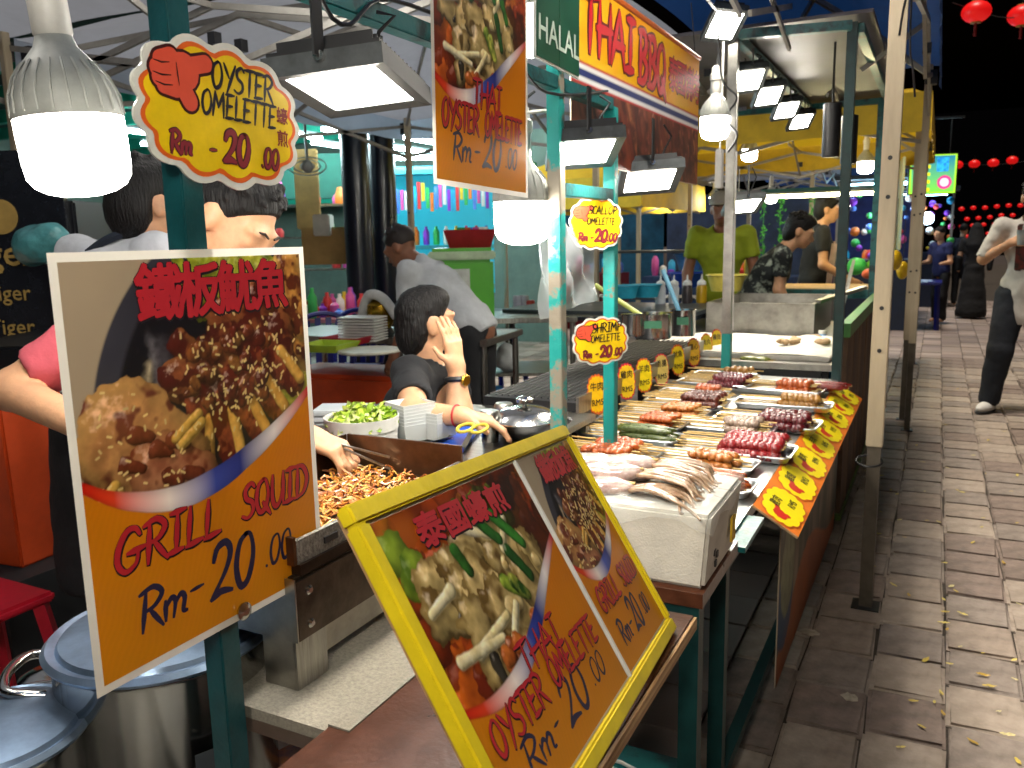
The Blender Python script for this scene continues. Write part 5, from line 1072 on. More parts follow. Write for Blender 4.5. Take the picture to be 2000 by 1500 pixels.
# pots and ladles, bottles behind the grill
def small_pot(label, px, py, d, r, h, stick=None, lab=True):
    c = dep(px, py, d); t = thing('steel_pot', label, 'pot', c); MB().lathe([(r*.95, 0), (r, .01), (r, h), (r*1.05, h+.004), (r*.96, h+.002), (r*.95, h*.85)], 28).build('pot_body', CHROME, t, smooth=True, world=False)
    if lab: dd = unit(V(-c[0], -c[1], 0)); MB().box(c+dd*(r+.003)+V(0, 0, h*.62), (r*.9, h*.3, .001), basis(dd)).build('pot_label', mat('pot_label', '#3a7a5c', .5), t)
    if stick: MB().tube([c+V(0, 0, h*.6), c+V(*stick)], .011, 8).build('ladle_handle', mat('handle_'+str(len(MATS)), '#c9d468' if lab is True and r > .07 else '#7ab8d8', .4), t)
    return t
small_pot('wide steel pot with a pale green ladle on the grill', 1275, 660, 3.75, .085, .11, (-.26, -.05, .24)); small_pot('narrow steel pot with a light blue ladle beside the wide pot', 1333, 655, 3.95, .06, .12, (-.10, .0, .31)); small_pot('squat steel pot next to the shrimp omelette sign', 1235, 655, 3.7, .05, .09, None, False)
sp_ = thing('chest_griddle', 'tall stainless cooker body behind the turquoise post', 'cooker', (-1.5, 3.0, 0)); MB().bbox((-1.62, 2.62, 0.02), (-1.10, 2.95, .68)).build('body', STEEL, sp_, bevel=.004); MB().bbox((-1.64, 2.60, .6805), (-1.09, 2.97, .705)).build('top', STEEL, sp_); MB().lathe([(0, 0), (.035, 0), (.037, .008), (0, .01)], 20, (-1.32, 2.618, .55), np.stack([V(1, 0, 0), V(0, 0, 1), V(0, -1, 0)], 1)).build('dial', mat('cream_dial', '#b8b0a0', .5), sp_)
tb2 = thing('sauce_table', 'dark table of sauce bottles and bowls behind the pots', 'table', (-1.9, 5.6, 0)); MB().bbox((-2.7, 5.15, .88), (-1.35, 5.95, .905)).build('table_top', mat('dark_top', '#3a4046', .4), tb2)
for x in (-2.65, -1.4):
    for y in (5.2, 5.9): MB().bbox((x-.015, y-.015, 0), (x+.015, y+.015, .8795)).build('leg', BLACK, tb2)
for i, (px, col, lab) in enumerate(((1290, '#c9d0d8', 'clear squeeze bottle, first of the four beside the bowls'), (1316, '#c4ccd4', 'clear squeeze bottle next to the dark sauce bottle'), (1342, '#3a3438', 'squeeze bottle of dark soy sauce'), (1370, '#c9a020', 'squeeze bottle of yellow oil'))):
    c = dep(px, 584, 6.0); c[2] = .905; t = thing('squeeze_bottle', lab, 'bottle', c); MB().lathe([(.034, 0), (.037, .01), (.037, .11), (.03, .13)], 20).build('bottle_body', mat('bottle_%d' % i, col, .3), t, smooth=True, world=False); MB().lathe([(.033, .1305), (.034, .14), (.03, .155), (.008, .17), (.004, .205)], 16).build('nozzle', mat('nozzle', '#d8dcdc', .4), t, smooth=True, world=False)
BLUEP = mat('blue_basin', '#1c48b8', .35, var=.1, scale=10)
for i, (px, py, d, r, h, m, lab) in enumerate(((1345, 560, 6.8, .16, .12, BLUEP, 'deep blue plastic basin behind the sauce bottles'), (1352, 528, 7.0, .15, .14, mat('sky_basin', '#5aa0dc', .4), 'light blue plastic basin stacked on the deep blue one'), (1218, 582, 5.8, .11, .09, mat('teal_bowl', '#2a9ab8', .4), 'teal bowl on the sauce table near the turquoise post'), (1262, 580, 5.9, .11, .09, mat('teal_bowl', ''), 'teal bowl beside the squeeze bottles'), (1418, 568, 5.6, .13, .11, mat('yellow_tub', '#d8c85a', .45), 'pale yellow plastic tub in front of the lime shirt'))):
    c = dep(px, py, d); t = thing('basin', lab, 'basin', c); MB().lathe([(r*.75, 0), (r*.97, h*.92), (r*1.06, h*.95), (r*1.05, h), (r*.94, h*.96), (r*.7, .01)], 28, capt=True).build('bowl', m, t, smooth=True, world=False)
sh_ = thing('storage_shelf', 'dark shelf of bowls under the yellow valance', 'shelf', (-2.3, 7.0, 0))
for z in (.86, 1.25): MB().bbox((-3.1, 6.75, z), (-1.3, 7.15, z+.02)).build('shelf_board', mat('dark_top', ''), sh_)
for x in (-3.05, -1.35): MB().bbox((x-.015, 6.78, 0), (x+.015, 6.81, 1.6)).build('upright', STEEL, sh_)
for i in range(10):
    c = V(-3.0+.14*i, 6.95, 1.271); MB().lathe([(.05, 0), (.06, .05), (.055, .09)], 12).build('stored_tin', mat(['tin_red', 'tin_steel', 'tin_plum'][i % 3], ['#8a2030', '#9a9c9c', '#5a1c5c'][i % 3], .4), sh_, world=True).location = tuple(c-V(-2.3, 7.0, 0))
# fruit stall counter further down
fc = thing('drink_counter', 'teal framed counter with a wooden board and hanging garlands beyond the fryer', 'counter', (-.9, 7.2, 0))
MB().bbox((-1.6, 6.75, .93), (-.42, 7.4, .97)).build('board', mat('pale_wood', '#c9a468', .6, var=.2, scale=8), fc); MB().bbox((-1.62, 6.70, .90), (-.40, 6.745, .965)).build('front_rail', TEAL, fc)
for (x, y) in ((-1.6, 6.72), (-.42, 6.72), (-1.6, 7.4), (-.42, 7.4)): MB().bbox((x-.02, y-.02, 0), (x+.02, y+.02, .8995)).build('leg', TEAL, fc)
for (x, y) in ((-1.62, 7.5), (-.4, 7.5)): MB().bbox((x-.015, y-.015, 0), (x+.015, y+.015, 1.75)).build('upright', TEAL, fc)
MB().beam((-1.62, 7.5, 1.75), (-.4, 7.5, 1.75), .03, .03).build('beam', TEAL, fc)
TUBE = glow('tube_glass', '#dcfaff', 110.0); TUBEW = glow('tube_warm', '#fff0b8', 60.0)
def tubelight(label, a, b, r=.016, m=None):
    a, b = np.asarray(a, float), np.asarray(b, float); t = thing('tube_light', label, 'tube light', (a+b)/2, group='fluorescent tubes'); MB().tube([a, b], r, 10).build('tube', m or TUBE, t, smooth=True)
    MB().beam(a+V(0, 0, r*1.9), b+V(0, 0, r*1.9), r*2, r*1.4).build('batten', mat('batten', '#9aa6a6', .5), t); return t
tubelight('long warm tube light over the fruit counter under the yellow tent', (-1.4, 7.5, 1.70), (-.42, 7.5, 1.70), .014, TUBEW)
GARL = mat('garland_green', '#3c9a34', .6, var=.3, scale=40)
for i, px in enumerate((1492, 1525, 1590, 1603)):
    c = dep(px, 395, 8.1); g_ = MB(); rgg = np.random.default_rng(i)
    t = thing('leaf_garland', ['plastic leaf garland hanging at the counter corner', 'plastic leaf garland hanging second along the counter beam', 'plastic leaf garland behind the leaning vendor', 'plastic leaf garland next to the slim teal post'][i], 'garland', c, group='garlands over the fruit counter')
    for k in range(90):
        p = c+V(rgg.normal(0, .02), rgg.normal(0, .02), -rgg.random()*.62+.05); R = rotm(rgg.uniform(0, 6), rgg.uniform(0, 6), 0); g_.add([p+R @ V(*q) for q in ((-.018, 0, 0), (0, -.009, .003), (.018, 0, 0), (0, .009, .003))], [(0, 1, 2, 3)])
    g_.build('leaves', GARL, t, kind='stuff'); MB().tube([c+V(0, 0, .06), c-V(0, 0, .58)], .002, 4).build('string', GARL, t)
for i, (px, py, d, col, r, lab) in enumerate(((1673, 520, 7.4, '#46d86a', .085, 'bright green bag of fruit on the counter by the teal post'), (1695, 535, 7.2, '#d86a4a', .05, 'pale orange fruit bag on the counter'), (1705, 518, 7.6, '#7ad84a', .06, 'lime green fruit bag on the counter'), (1748, 508, 6.9, '#d8b41c', .055, 'yellow mango hanging beside the beige tent leg'), (1763, 528, 7.0, '#d8b41c', .05, 'lower yellow mango hanging beside the beige tent leg'))):
    c = dep(px, py, d); vs_, fs_ = sdf_mesh([('e', c, (r, r*.9, r*(1.5 if i > 2 else .9)))], r/7, .01, noise=r*.12, nscale=1/r, nseed=i); np_mesh('fruit_bag' if i < 3 else 'hanging_mango', vs_, fs_, mat('fruit_%d' % i, col, .35, var=.2), label=lab, cat='fruit')
    if i > 2: MB().tube([c+V(0, 0, r), c+V(0, .0, .5)], .003, 5).build('string', BLACK, None, label='thin string holding up the '+('upper' if i == 3 else 'lower')+' hanging mango', cat='string')
wb = MB(); wb.box(dep(1655, 560, 5.9), (.02, .5, .16), rotm(.5, .2, .1)); wb.build('white_menu_card', WHITEP, label='white menu card propped at the end of the fryer', cat='card')
# under-stall blue bottles
for i, (px, py) in enumerate(((1605, 735), (1625, 715), (1604, 700))):
    c = dep(px, py, 4.75); c[2] = max(.0, c[2]-.12); t = thing('water_bottle', ['blue water bottle under the flour table, nearest the slim teal post foot', 'blue water bottle under the flour table touching the plank front', 'blue water bottle standing behind the other two'][i], 'bottle', (c[0], c[1], .0 if False else c[2])); MB().lathe([(.05, 0), (.055, .02), (.055, .18), (.03, .23), (.02, .26)], 18).build('bottle_body', mat('blue_bottle', '#3a9ae0', .2, trans=.2), t, smooth=True, world=False); MB().lathe([(.021, .2605), (.022, .28), (.0, .282)], 12).build('cap', WHITEP, t, world=False)
cr = thing('bottle_crate', 'dark crate holding the blue water bottles under the flour table', 'crate', (-.62, 4.9, 0)); 
MB().bbox((-.86, 4.5, .0), (-.42, 5.2, .36)).build('crate_body', mat('dark_crate', '#1c2024', .6), cr)
# plastic sheet hanging between the two posts
ps_ = MB(); n = 14
A_, B_, C_, D_ = onx(1060, 385, -.86), onx(1182, 470, -.86), onx(1180, 585, -.87), onx(1085, 625, -.87)
for i in range(n+1):
    for j in range(n+1):
        u, v = i/n, j/n; p = (A_*(1-u)+B_*u)*(1-v)+(D_*(1-u)+C_*u)*v; ps_.v.append(tuple(p+V(.012*math.sin(9*u+6*v)+.01*math.sin(17*u-8*v), 0, 0)+V(-.03, 0, 0)))
ps_.f = [(i*(n+1)+j, (i+1)*(n+1)+j, (i+1)*(n+1)+j+1, i*(n+1)+j+1) for i in range(n) for j in range(n)]
ps_.build('plastic_sheet', mat('clear_sheet', '#dfe6ea', .12, var=.0, spec=.8, alpha=.45, bump=.6, bscale=14), smooth='all', label='crumpled clear plastic sheet hanging behind the two turquoise posts', cat='plastic sheet')
# ================================================================ eating hall behind the stalls
hall = thing('eating_hall', 'open eating hall with green beams and dark round columns', 'building', (-6, 8, 0))
WALLH = mat('hall_wall', '#6a7a70', .7, var=.2, scale=2); GRN = mat('hall_green', '#1f9a80', .5, var=.15, scale=4)
MB().bbox((-12, 10.2, 0), (-4.6, 10.35, 3.2)).build('back_wall', WALLH, hall); MB().bbox((-12, 3.0, 2.95), (-4.6, 10.19, 3.05)).build('ceiling', mat('hall_ceiling', '#2c4a48', .7, var=.2, scale=2), hall); MB().bbox((-12.15, 1.0, 0), (-12.01, 10.19, 3.2)).build('side_wall', WALLH, hall)
for i in range(7): MB().beam((-11.9, 4.4+.85*i, 2.86), (-4.65, 4.4+.85*i, 2.86), .08, .14).build('ceiling_beam', GRN, hall)
MB().bbox((-12, 9.6, 1.95), (-4.65, 9.9, 2.35)).build('fascia', GRN, hall)
for i, (px, d) in enumerate(((698, 7.6), (750, 7.9))):
    c = dep(px, 420, d); MB().lathe([(.125, 0), (.125, 2.94)], 28, (c[0], c[1], 0), None).build('column', mat('navy_column', '#141a2a', .3, var=.15, scale=6, coat=.3), hall, smooth=True)
for i, (x, y, z, L) in enumerate(((-6.1, 6.9, 2.52, 1.1), (-6.6, 8.4, 2.55, 1.0), (-5.5, 7.3, 2.5, 1.1), (-5.9, 9.0, 2.5, 1.0), (-5.0, 7.6, 2.45, 1.1), (-5.2, 9.1, 2.42, 1.0), (-7.4, 6.2, 2.55, 1.1), (-8.2, 7.4, 2.55, 1.1))):
    tubelight('cool white tube light fixed along the ceiling of the eating hall', (x, y-L/2, z), (x, y+L/2, z), .02)
# lit drink stall inside the hall
ds = thing('drink_stall', 'bright turquoise drink stall shelf with hanging colourful packets', 'stall', (-5, 8, 0)); bx = dep(850, 420, 9.0); bx[2] = 0
uu = unit(V(cR[0], cR[1], 0)); vv = np.cross(V(0, 0, 1), uu); Rd = np.stack([uu, V(0, 0, 1), -vv], 1); B = Board(V(bx[0], bx[1], 1.5), Rd)
TURQ = glow('turquoise_lit', '#2ab0c8', .55)
MB().box(B.P(0, 0, -.25), (1.25, 1.4, .03), Rd).build('back_panel', TURQ, ds)
for y in (-.62, -.18, .62): MB().box(B.P(0, y, -.1), (1.25, .04, .3), Rd).build('shelf_board', mat('turq_board', '#3aa8b8', .4), ds)
rgd = np.random.default_rng(8); pal = ['#d83a3a', '#e8c82a', '#3ab85a', '#e87a2a', '#5a8ae8', '#d85aa8', '#e8e8e0', '#8a3ac8', '#2aa8d8']
for i in range(26): MB().box(B.P(-.58+.046*i, .36+rgd.uniform(-.06, .06), .02), (.035, rgd.uniform(.16, .36), .02), Rd).build('packet', mat('packet_%d' % (i % 9), pal[i % 9], .4), ds)
for i in range(11): MB().lathe([(.03, 0), (.035, .02), (.035, .14), (.015, .18), (.015, .2)], 12, B.P(-.55+.11*i, -.155, -.05), np.stack([Rd[:, 0], -Rd[:, 2], V(0, 0, 1)], 1)).build('bottle', mat('packet_%d' % ((i*4) % 9), ''), ds, smooth=True)
for i in range(7): MB().sphere(B.P(-.5+.16*i, -.52, .0), (.075, .06, .05), 12, 8).build('blue_bag', mat('bluebag', '#3a7ad0', .4), ds, smooth=True)
tubelight('short cool tube light above the turquoise drink stall', B.P(-.6, .76, .1), B.P(.6, .76, .1), .02)
for i, (px, py, wd, hh, d, col, lab) in enumerate(((600, 370, .25, .8, 8.5, '#b8935a', 'tall sheet of cardboard against the hall wall'), (645, 480, .5, .35, 8.0, '#a8854e', 'brown carton on the hall table'), (632, 440, .16, .2, 7.9, '#c9c4b8', 'white cloth bundle on the brown carton'), (610, 345, .9, .5, 9.4, '#1c5a4c', 'dark green louvred panel on the hall wall'))):
    c = dep(px, py, d); MB().box(c, (wd, hh, .2 if i in (1, 2) else .03), Rd).build(['cardboard_sheet', 'carton', 'cloth_bundle', 'louvre_panel'][i], mat('hallbox_%d' % i, col, .7, var=.15, scale=5), bevel=.01, label=lab, cat=['cardboard', 'carton', 'cloth', 'panel'][i])
fan = dep(600, 325, 6.8); t = thing('wall_fan', 'round wire fan hanging beside the cloud sign', 'fan', fan)
for r in (.06, .11, .16): MB().tube([fan+rotz(.4) @ V(r*math.cos(a), .0, r*.45*math.sin(a)) for a in np.linspace(0, 2*math.pi, 21)[:-1]], .006, 5, closed=True).build('guard_ring', mat('fan_wire', '#8a8e8c', .4), t, smooth=True)
MB().sphere(fan, .05, 12, 8).build('motor', mat('fan_wire', ''), t, smooth=True); MB().tube([fan, fan+V(0, 0, .3), V(fan[0], fan[1], 2.9)], .012, 6).build('stem', mat('fan_wire', ''), t)
# drinks fridge with gold lettering at far left
fr_ = dep(20, 540, 3.4); B = Board(fr_, Rd); t = thing('beer_fridge', 'black drinks fridge with gold lettering behind the white shirted vendor', 'fridge', V(fr_[0], fr_[1], 0))
MB().box(V(fr_[0], fr_[1], .80)-Rd[:, 2]*.3, (.56, 1.55, .55), Rd).build('cabinet', mat('fridge_black', '#12161c', .35, var=.15, scale=3), t, bevel=.01); MB().box(B.P(0, -.05, -.02), (.5, 1.1, .03), Rd).build('door', mat('fridge_door', '#181c24', .25, coat=.4), t)
a = MB(); typed(a, B, 'Tiger', -.05, .09, .15, .0, .002); a.build('lettering', mat('gold_ink', '#a88a4a', .5), t)
for k in range(3): a = MB(); typed(a, B, 'Tiger', -.02, -.07-.14*k, .09, .0, .001); a.build('lettering', mat('gold_ink', ''), t)
a = MB(); a.lathe([(0, 0), (.07, 0), (.07, .003), (0, .003)], 24, B.P(-.01, .24, -.002), np.stack([Rd[:, 0], Rd[:, 1], Rd[:, 2]], 1)); a.build('emblem', mat('gold_ink', ''), t)
c = dep(78, 478, 3.0); vs_, fs_ = sdf_mesh([('e', c, (.11, .08, .07)), ('e', c+V(.06, 0, .03), (.06, .05, .05)), ('e', c+V(-.05, 0, -.02), (.07, .06, .06))], .012, .02, noise=.02, nscale=14); np_mesh('plastic_bag', vs_, fs_, mat('teal_bag', '#4a8a8e', .3, var=.2, scale=20, bump=.6, bscale=30), label='crumpled teal plastic bag in front of the drinks fridge', cat='bag')
MB().box(c-V(0, 0, .45), (.3, .25, .76), Rd).build('bag_stand', mat('fridge_black', ''), label='dark cabinet carrying the crumpled teal bag', cat='cabinet', bevel=.01)
# steel work tables with crockery
wt = thing('work_table', 'steel work table with plates where the bending man stands', 'table', (-3.2, 4.3, 0))
wq = [onz(600, 640, .82), onz(740, 662, .82), onz(800, 640, .82), onz(640, 622, .82)]
ZT = .82; cwt = dep(690, 645, 4.6); xA = V(cwt[0], cwt[1], 0)
MB().box(V(-3.05, 4.35, ZT-.02), (1.5, .62, .04), rotz(.12)).build('table_top', STEEL, wt, bevel=.004)
for sx in (-1, 1):
    for sy in (-1, 1): p = V(-3.05, 4.35, 0)+rotz(.12) @ V(sx*.71, sy*.27, 0); MB().tube([p, p+V(0, 0, ZT-.041)], .02, 10).build('leg', STEEL, wt, smooth=True)
MB().box(V(-3.05, 4.35, .25), (1.4, .55, .02), rotz(.12)).build('undershelf', STEEL, wt)
gt = thing('cooler_table', 'tall steel rack table carrying the green cooler', 'table', (-2.3, 4.9, 0))
MB().box(V(-2.75, 5.0, .86), (1.2, .6, .035), rotz(.5)).build('table_top', STEEL, gt, bevel=.004); MB().box(V(-2.75, 5.0, .5), (1.15, .56, .02), rotz(.5)).build('middle_shelf', STEEL, gt); MB().box(V(-2.75, 5.0, .15), (1.15, .56, .02), rotz(.5)).build('lower_shelf', STEEL, gt)
for sx in (-1, 1):
    for sy in (-1, 1): p = V(-2.75, 5.0, 0)+rotz(.5) @ V(sx*.57, sy*.27, 0); MB().tube([p, p+V(0, 0, .842)], .018, 10).build('leg', STEEL, gt, smooth=True)
c = dep(905, 555, 5.2); Rg = rotz(.5); c[2] = .8785+.2; cl_ = thing('green_cooler', 'lime green cooler box with a white lid and paper label', 'cooler', V(c[0], c[1], .8785))
LIME = mat('lime_plastic', '#4fae1e', .35, var=.08, scale=6); MB().box(c, (.38, .30, .38), Rg).build('cooler_body', LIME, cl_, bevel=.02, smooth=True); MB().box(c+V(0, 0, .215), (.41, .33, .05), Rg).build('lid', mat('pale_lid', '#b8d0a8', .4), cl_, bevel=.01); MB().box(c+V(0, 0, .25), (.36, .28, .02), Rg).build('lid_rim', LIME, cl_)
MB().box(c+Rg @ V(-.02, -.153, .06), (.13, .004, .15), Rg).build('paper_label', mat('label_white', ''), cl_); MB().box(c+Rg @ V(-.03, -.157, .03), (.06, .003, .06), Rg).build('label_picture', mat('label_blue', '#2a5aa8', .5), cl_)
rb = c+V(.0, .1, .31); t = thing('red_basket', 'red plastic basket of packets on top of the green cooler', 'basket', rb); MB().lathe([(.17, -.05), (.22, .06), (.23, .06), (.18, -.05)], 4, V(0, 0, 0), rotz(1.3)).build('basket', mat('red_plastic', '#a01c24', .4), t, world=False)
for k in range(6): MB().box(V(-.08+.04*k, random.uniform(-.05, .05), .05), (.035, .05, .05)).build('packet', mat('packet_%d' % (k+1), ''), t, world=False)
for k in range(2): vs_, fs_ = sdf_mesh([('e', V(-2.72+.17*k, 4.82+.08*k, .60), (.08, .07, .10))], .015, .02, noise=.02, nscale=14, nseed=k); np_mesh('white_sack', vs_, fs_, mat('white_bag', '#c4c8c8', .5, var=.1), label=['white sack on the rack shelf below the green cooler', 'second white sack leaning on the first below the cooler'][k], cat='sack')
MB().box(V(-2.68, 4.78, .285), (.3, .22, .24), rotz(.5)).build('blue_crate', mat('sky_crate', '#2a86d0', .4), bevel=.01, label='sky blue crate on the lowest rack shelf', cat='crate')
for i, (px, py, d, m, lab) in enumerate(((640, 636, 4.4, mat('lime_tray', '#9ab42a', .4), 'lime green plastic tray on the work table'), (680, 628, 4.7, mat('red_plastic', ''), 'dark red plastic tray on the work table'), (720, 648, 4.3, mat('pale_board', '#b8b4a4', .5), 'round pale board at the corner of the work table'))):
    c = dep(px, py, d); c[2] = ZT+.001+.0*i; t = thing('serving_tray', lab, 'tray', c)
    if i < 2: MB().lathe([(.14, 0), (.17, .04), (.175, .04), (.145, -.0005)], 4, V(0, 0, .001), rotz(.9)).build('tray_body', m, t, world=False)
    else: MB().lathe([(.16, 0), (.165, .006), (.16, .014)], 32).build('board', m, t, world=False)
c = dep(707, 606, 4.8); c[2] = ZT+.001; t = thing('plate_stack', 'stack of white rectangular plates on the work table', 'plates', c)
for k in range(9): MB().box(V(0, 0, .008+.016*k), (.24, .17, .009), rotz(.15+.02*math.sin(k*3))).build('plate', WHITEP, t, world=False, bevel=.003)
c = dep(742, 578, 5.0); c[2] = ZT+.001; t = thing('gold_pot', 'golden lidded pot wrapped in a white cloth', 'pot', c); MB().lathe([(.06, 0), (.085, .06), (.08, .14), (.05, .17), (.02, .19), (.025, .21), (.0, .22)], 24, V(0, 0, .05)).build('pot_body', mat('brass', '#c09a34', .25, 1.0), t, smooth=True, world=False)
MB().tube(smooth_path([V(-.12, 0, .0), V(-.11, -.03, .14), V(-.04, -.05, .25), V(.06, -.05, .23), V(.13, -.02, .12)]), .03, 10).build('cloth', mat('white_cloth', '#c9c8c4', .8), t, smooth=True, world=False); MB().lathe([(.07, 0), (.08, .02), (.06, .0505)], 24).build('pot_stand', BLACK, t, world=False)
ob = MB().box(V(-3.3, 4.25, .42), (.9, .5, .32), rotz(.12)); ob.build('orange_tub', mat('orange_plastic', '#c2451a', .45, var=.1), bevel=.03, label='orange plastic tub on the undershelf of the work table', cat='tub')
for k in range(2): c = V(-2.72+.22*k, 4.2, .2605); t = thing('steel_pan', ['steel pan on the undershelf beside the orange tub', 'second steel pan on the undershelf, next to the table leg'][k], 'pan', c); MB().lathe([(.09, 0), (.1, .02), (.1, .13), (.108, .135), (.098, .13)], 24).build('pan_body', CHROME, t, smooth=True, world=False); MB().lathe([(.1, .136), (.06, .16), (.0, .165)], 24).build('lid', CHROME, t, smooth=True, world=False)
# foam boxes in front of the seated man
c = dep(672, 790, 2.75); c[2] = .70; t = thing('foam_box_stack', 'stack of white foam lunch boxes on a dark bench behind the lettuce tub', 'lunch boxes', c)
for k in range(7): MB().box(V(0, 0, .011+.021*k), (.19, .14, .018), rotz(.45+.03*math.sin(5*k))).build('lunch_box', mat('foam_white', '#cdd2d6', .6, var=.05), t, world=False, bevel=.004)
bn_ = MB().box(V(c[0]-.1, c[1], .68), (.55, .4, .035), rotz(.45)); o = bn_.build('bench_top', mat('dark_top', ''), None, label='dark bench carrying the stacked foam lunch boxes', cat='bench')
for s in (-1, 1): MB().bbox((c[0]-.1+s*.2-.02, c[1]+s*.07-.02, 0), (c[0]-.1+s*.2+.02, c[1]+s*.07+.02, .66)).build('bench_leg', BLACK, o)
# plastic chairs
def chair(label, c, rz, m):
    t = thing('plastic_chair', label, 'chair', c, rz, 'blue plastic chairs in the eating hall')
    MB().box((0, 0, .43), (.42, .42, .03)).build('seat', m, t, world=False, bevel=.012)
    for sx in (-1, 1):
        for sy in (-1, 1): MB().beam((sx*.2, sy*.2, 0), (sx*.18, sy*.18, .414), .035, .035).build('leg', m, t, world=False)
    arch = [V(-.2, .2, .445), V(-.21, .25, .62), V(-.17, .27, .80), V(0, .28, .86), V(.17, .27, .80), V(.21, .25, .62), V(.2, .2, .445)]
    MB().tube(smooth_path(arch, 4), .02, 8).build('back_rim', m, t, smooth=True, world=False)
    for x in (-.12, -.04, .04, .12): MB().beam((x*1.05, .21, .445), (x, .275, .84-abs(x)*.3), .045, .012).build('back_slat', m, t, world=False)
    return t
CB = mat('chair_navy', '#141c6a', .35); CBL = mat('chair_blue', '#1c4ae0', .35)
for i, (px, d, rz, m, lab) in enumerate(((620, 6.0, .6, CB, 'navy plastic chair standing by the work table end'), (668, 6.3, .2, CB, 'navy plastic chair beside the dark columns'), (958, 6.2, 2.6, CBL, 'bright blue plastic chair right of the green cooler'))):
    c = dep(px, 560, d); chair(lab, (c[0], c[1], 0), rz, m)
tb3 = thing('dark_table', 'dark dining table with jars behind the bright blue chair', 'table', (-2.9, 6.6, 0)); MB().bbox((-3.6, 6.1, .74), (-2.2, 6.7, .77)).build('table_top', mat('dark_top', ''), tb3)
for x in (-3.5, -2.3): MB().bbox((x-.02, 6.38, 0), (x+.02, 6.42, .739)).build('leg', BLACK, tb3)
for i, (px, col, h, lab) in enumerate(((1012, '#b8bcc0', .16, 'tall pale cup on the dark dining table'), (1022, '#a8acb0', .16, 'pale cup beside the chilli jar'), (1034, '#a83a28', .12, 'jar of red chilli on the dark dining table'))):
    c = dep(px, 580, 6.8); c[2] = .771; MB().lathe([(.04, 0), (.045, h*.9), (.04, h)], 16).build('table_jar', mat('jar_%d' % i, col, .4), None, smooth=True, world=False, label=lab, cat='jar').location = c
# red stool leg and orange bin at the left edge
st2 = thing('red_stool', 'red plastic stool standing on the dark floor at the stall back', 'stool', (-1.75, .55, 0)); c = dep(-75, 1090, 2.2); c[2] = 0; st2.location = c
MB().box((0, 0, .44), (.3, .3, .03)).build('seat', mat('stool_red', '#b81c30', .4), st2, world=False, bevel=.01)
for sx in (-1, 1):
    for sy in (-1, 1): MB().beam((sx*.17, sy*.17, 0), (sx*.12, sy*.12, .424), .045, .03).build('leg', mat('stool_red', ''), st2, world=False)
for s in (-1, 1): MB().beam((s*.15, -.14, .18), (s*.15, .14, .18), .03, .03).build('stretcher', mat('stool_red', ''), st2, world=False)
c = dep(30, 900, 2.7); ob = MB(); ob.lathe([(.14, 0), (.2, .55), (.215, .56), (.215, .58), (.19, .57), (.15, .1)], 4, V(0, 0, 0), rotz(.9)); o = ob.build('orange_bin', mat('orange_plastic', ''), None, world=False, bevel=.01, label='tall orange plastic bin behind the vendors at the stall back', cat='bin'); o.location = (c[0], c[1], max(0, c[2]-.32))
MB().bbox((c[0]-.2, c[1]-.2, 0), (c[0]+.2, c[1]+.2, max(.02, c[2]-.3205))).build('bin_stand', mat('dark_crate', ''), label='dark stand under the orange bin', cat='stand')
# ================================================================ far end of the alley
for i, (px, py, d, wd, hh, col, lab) in enumerate(((1838, 478, 15, .9, 1.3, '#2a6ab8', 'far stall front lit blue at the end of the walkway'), (1760, 470, 11.5, .5, 1.0, '#7a3a78', 'far stall with hanging toys behind the yellow tent'))):
    c = dep(px, py, d); t = thing('far_stall', lab, 'stall', V(c[0], c[1], 0)); w2 = wd/2
    MB().box(V(c[0]-.35, c[1]+.5, .5), (1.0, .8, 1.0)).build('counter', mat('far_counter_%d' % i, '#16243c', .6), t)
    for s in (-1, 1): MB().bbox((c[0]-.35+s*.5-.02, c[1]+.1, 0), (c[0]-.35+s*.5+.02, c[1]+.14, 2.1)).build('post', GREYT, t)
    MB().box(V(c[0]-.35, c[1]+.5, 2.15), (1.2, 1.0, .06)).build('roof', mat('far_roof', '#1c2c3c', .6), t)
    rgk = np.random.default_rng(i)
    for k in range(40): MB().sphere(V(c[0]-.35+rgk.uniform(-.5, .5), c[1]+.1+rgk.uniform(0, .1), rgk.uniform(1.05, 1.95)), rgk.uniform(.03, .07), 8, 6).build('hanging_toy', mat('packet_%d' % rgk.integers(9), ''), t, smooth=True)
    MB().tube([V(c[0]-.75, c[1]+.15, 2.05), V(c[0]+.05, c[1]+.15, 2.05)], .02, 8).build('tube', glow('far_tube', '#9fe4ff', 30), t, smooth=True)
    MB().sphere(V(c[0]-.25, c[1], 1.62), .11, 14, 10).build('lamp_globe', glow('far_globe', '#cfeaff', 22), t, smooth=True)
B = Board(dep(1822, 340, 11.0), basis((.25, -.97, 0))); t = thing('led_sign', 'lit green and blue signboard with a pink round badge hanging over the walkway', 'sign', B.o)
MB().box(B.P(0, 0, -.03), (.60, .53, .05), B.R).build('light_box', BLACK, t); pl = Paint(.57, .5, 90); vv_ = (pl.y/.5)[..., None]
pl.img[:] = np.array(lin('#1478a0'))*(1-vv_)+np.array(lin('#7ad83a'))*vv_; dd_ = np.maximum(np.abs(pl.x-.285)/.285, np.abs(pl.y-.25)/.25); pl.put((dd_ > .93)*1., lin('#a8e83a')); pl.put((np.hypot(pl.x-.43, pl.y-.36) < .09)*1., lin('#d8408a')); pl.put((np.hypot(pl.x-.43, pl.y-.36) < .055)*1., lin('#f0d8e0')); pl.put(((np.abs(pl.x-.40) < .07) & (np.abs(pl.y-.13) < .09))*1., np.array(lin('#2a9af0'))*(1+.8*pl.noise(40, 3)[..., None])); pl.put((np.abs(pl.x-.15) < .1)*(np.abs(np.mod(pl.y, .1)-.05) < .022)*1., lin('#e8e81a'))
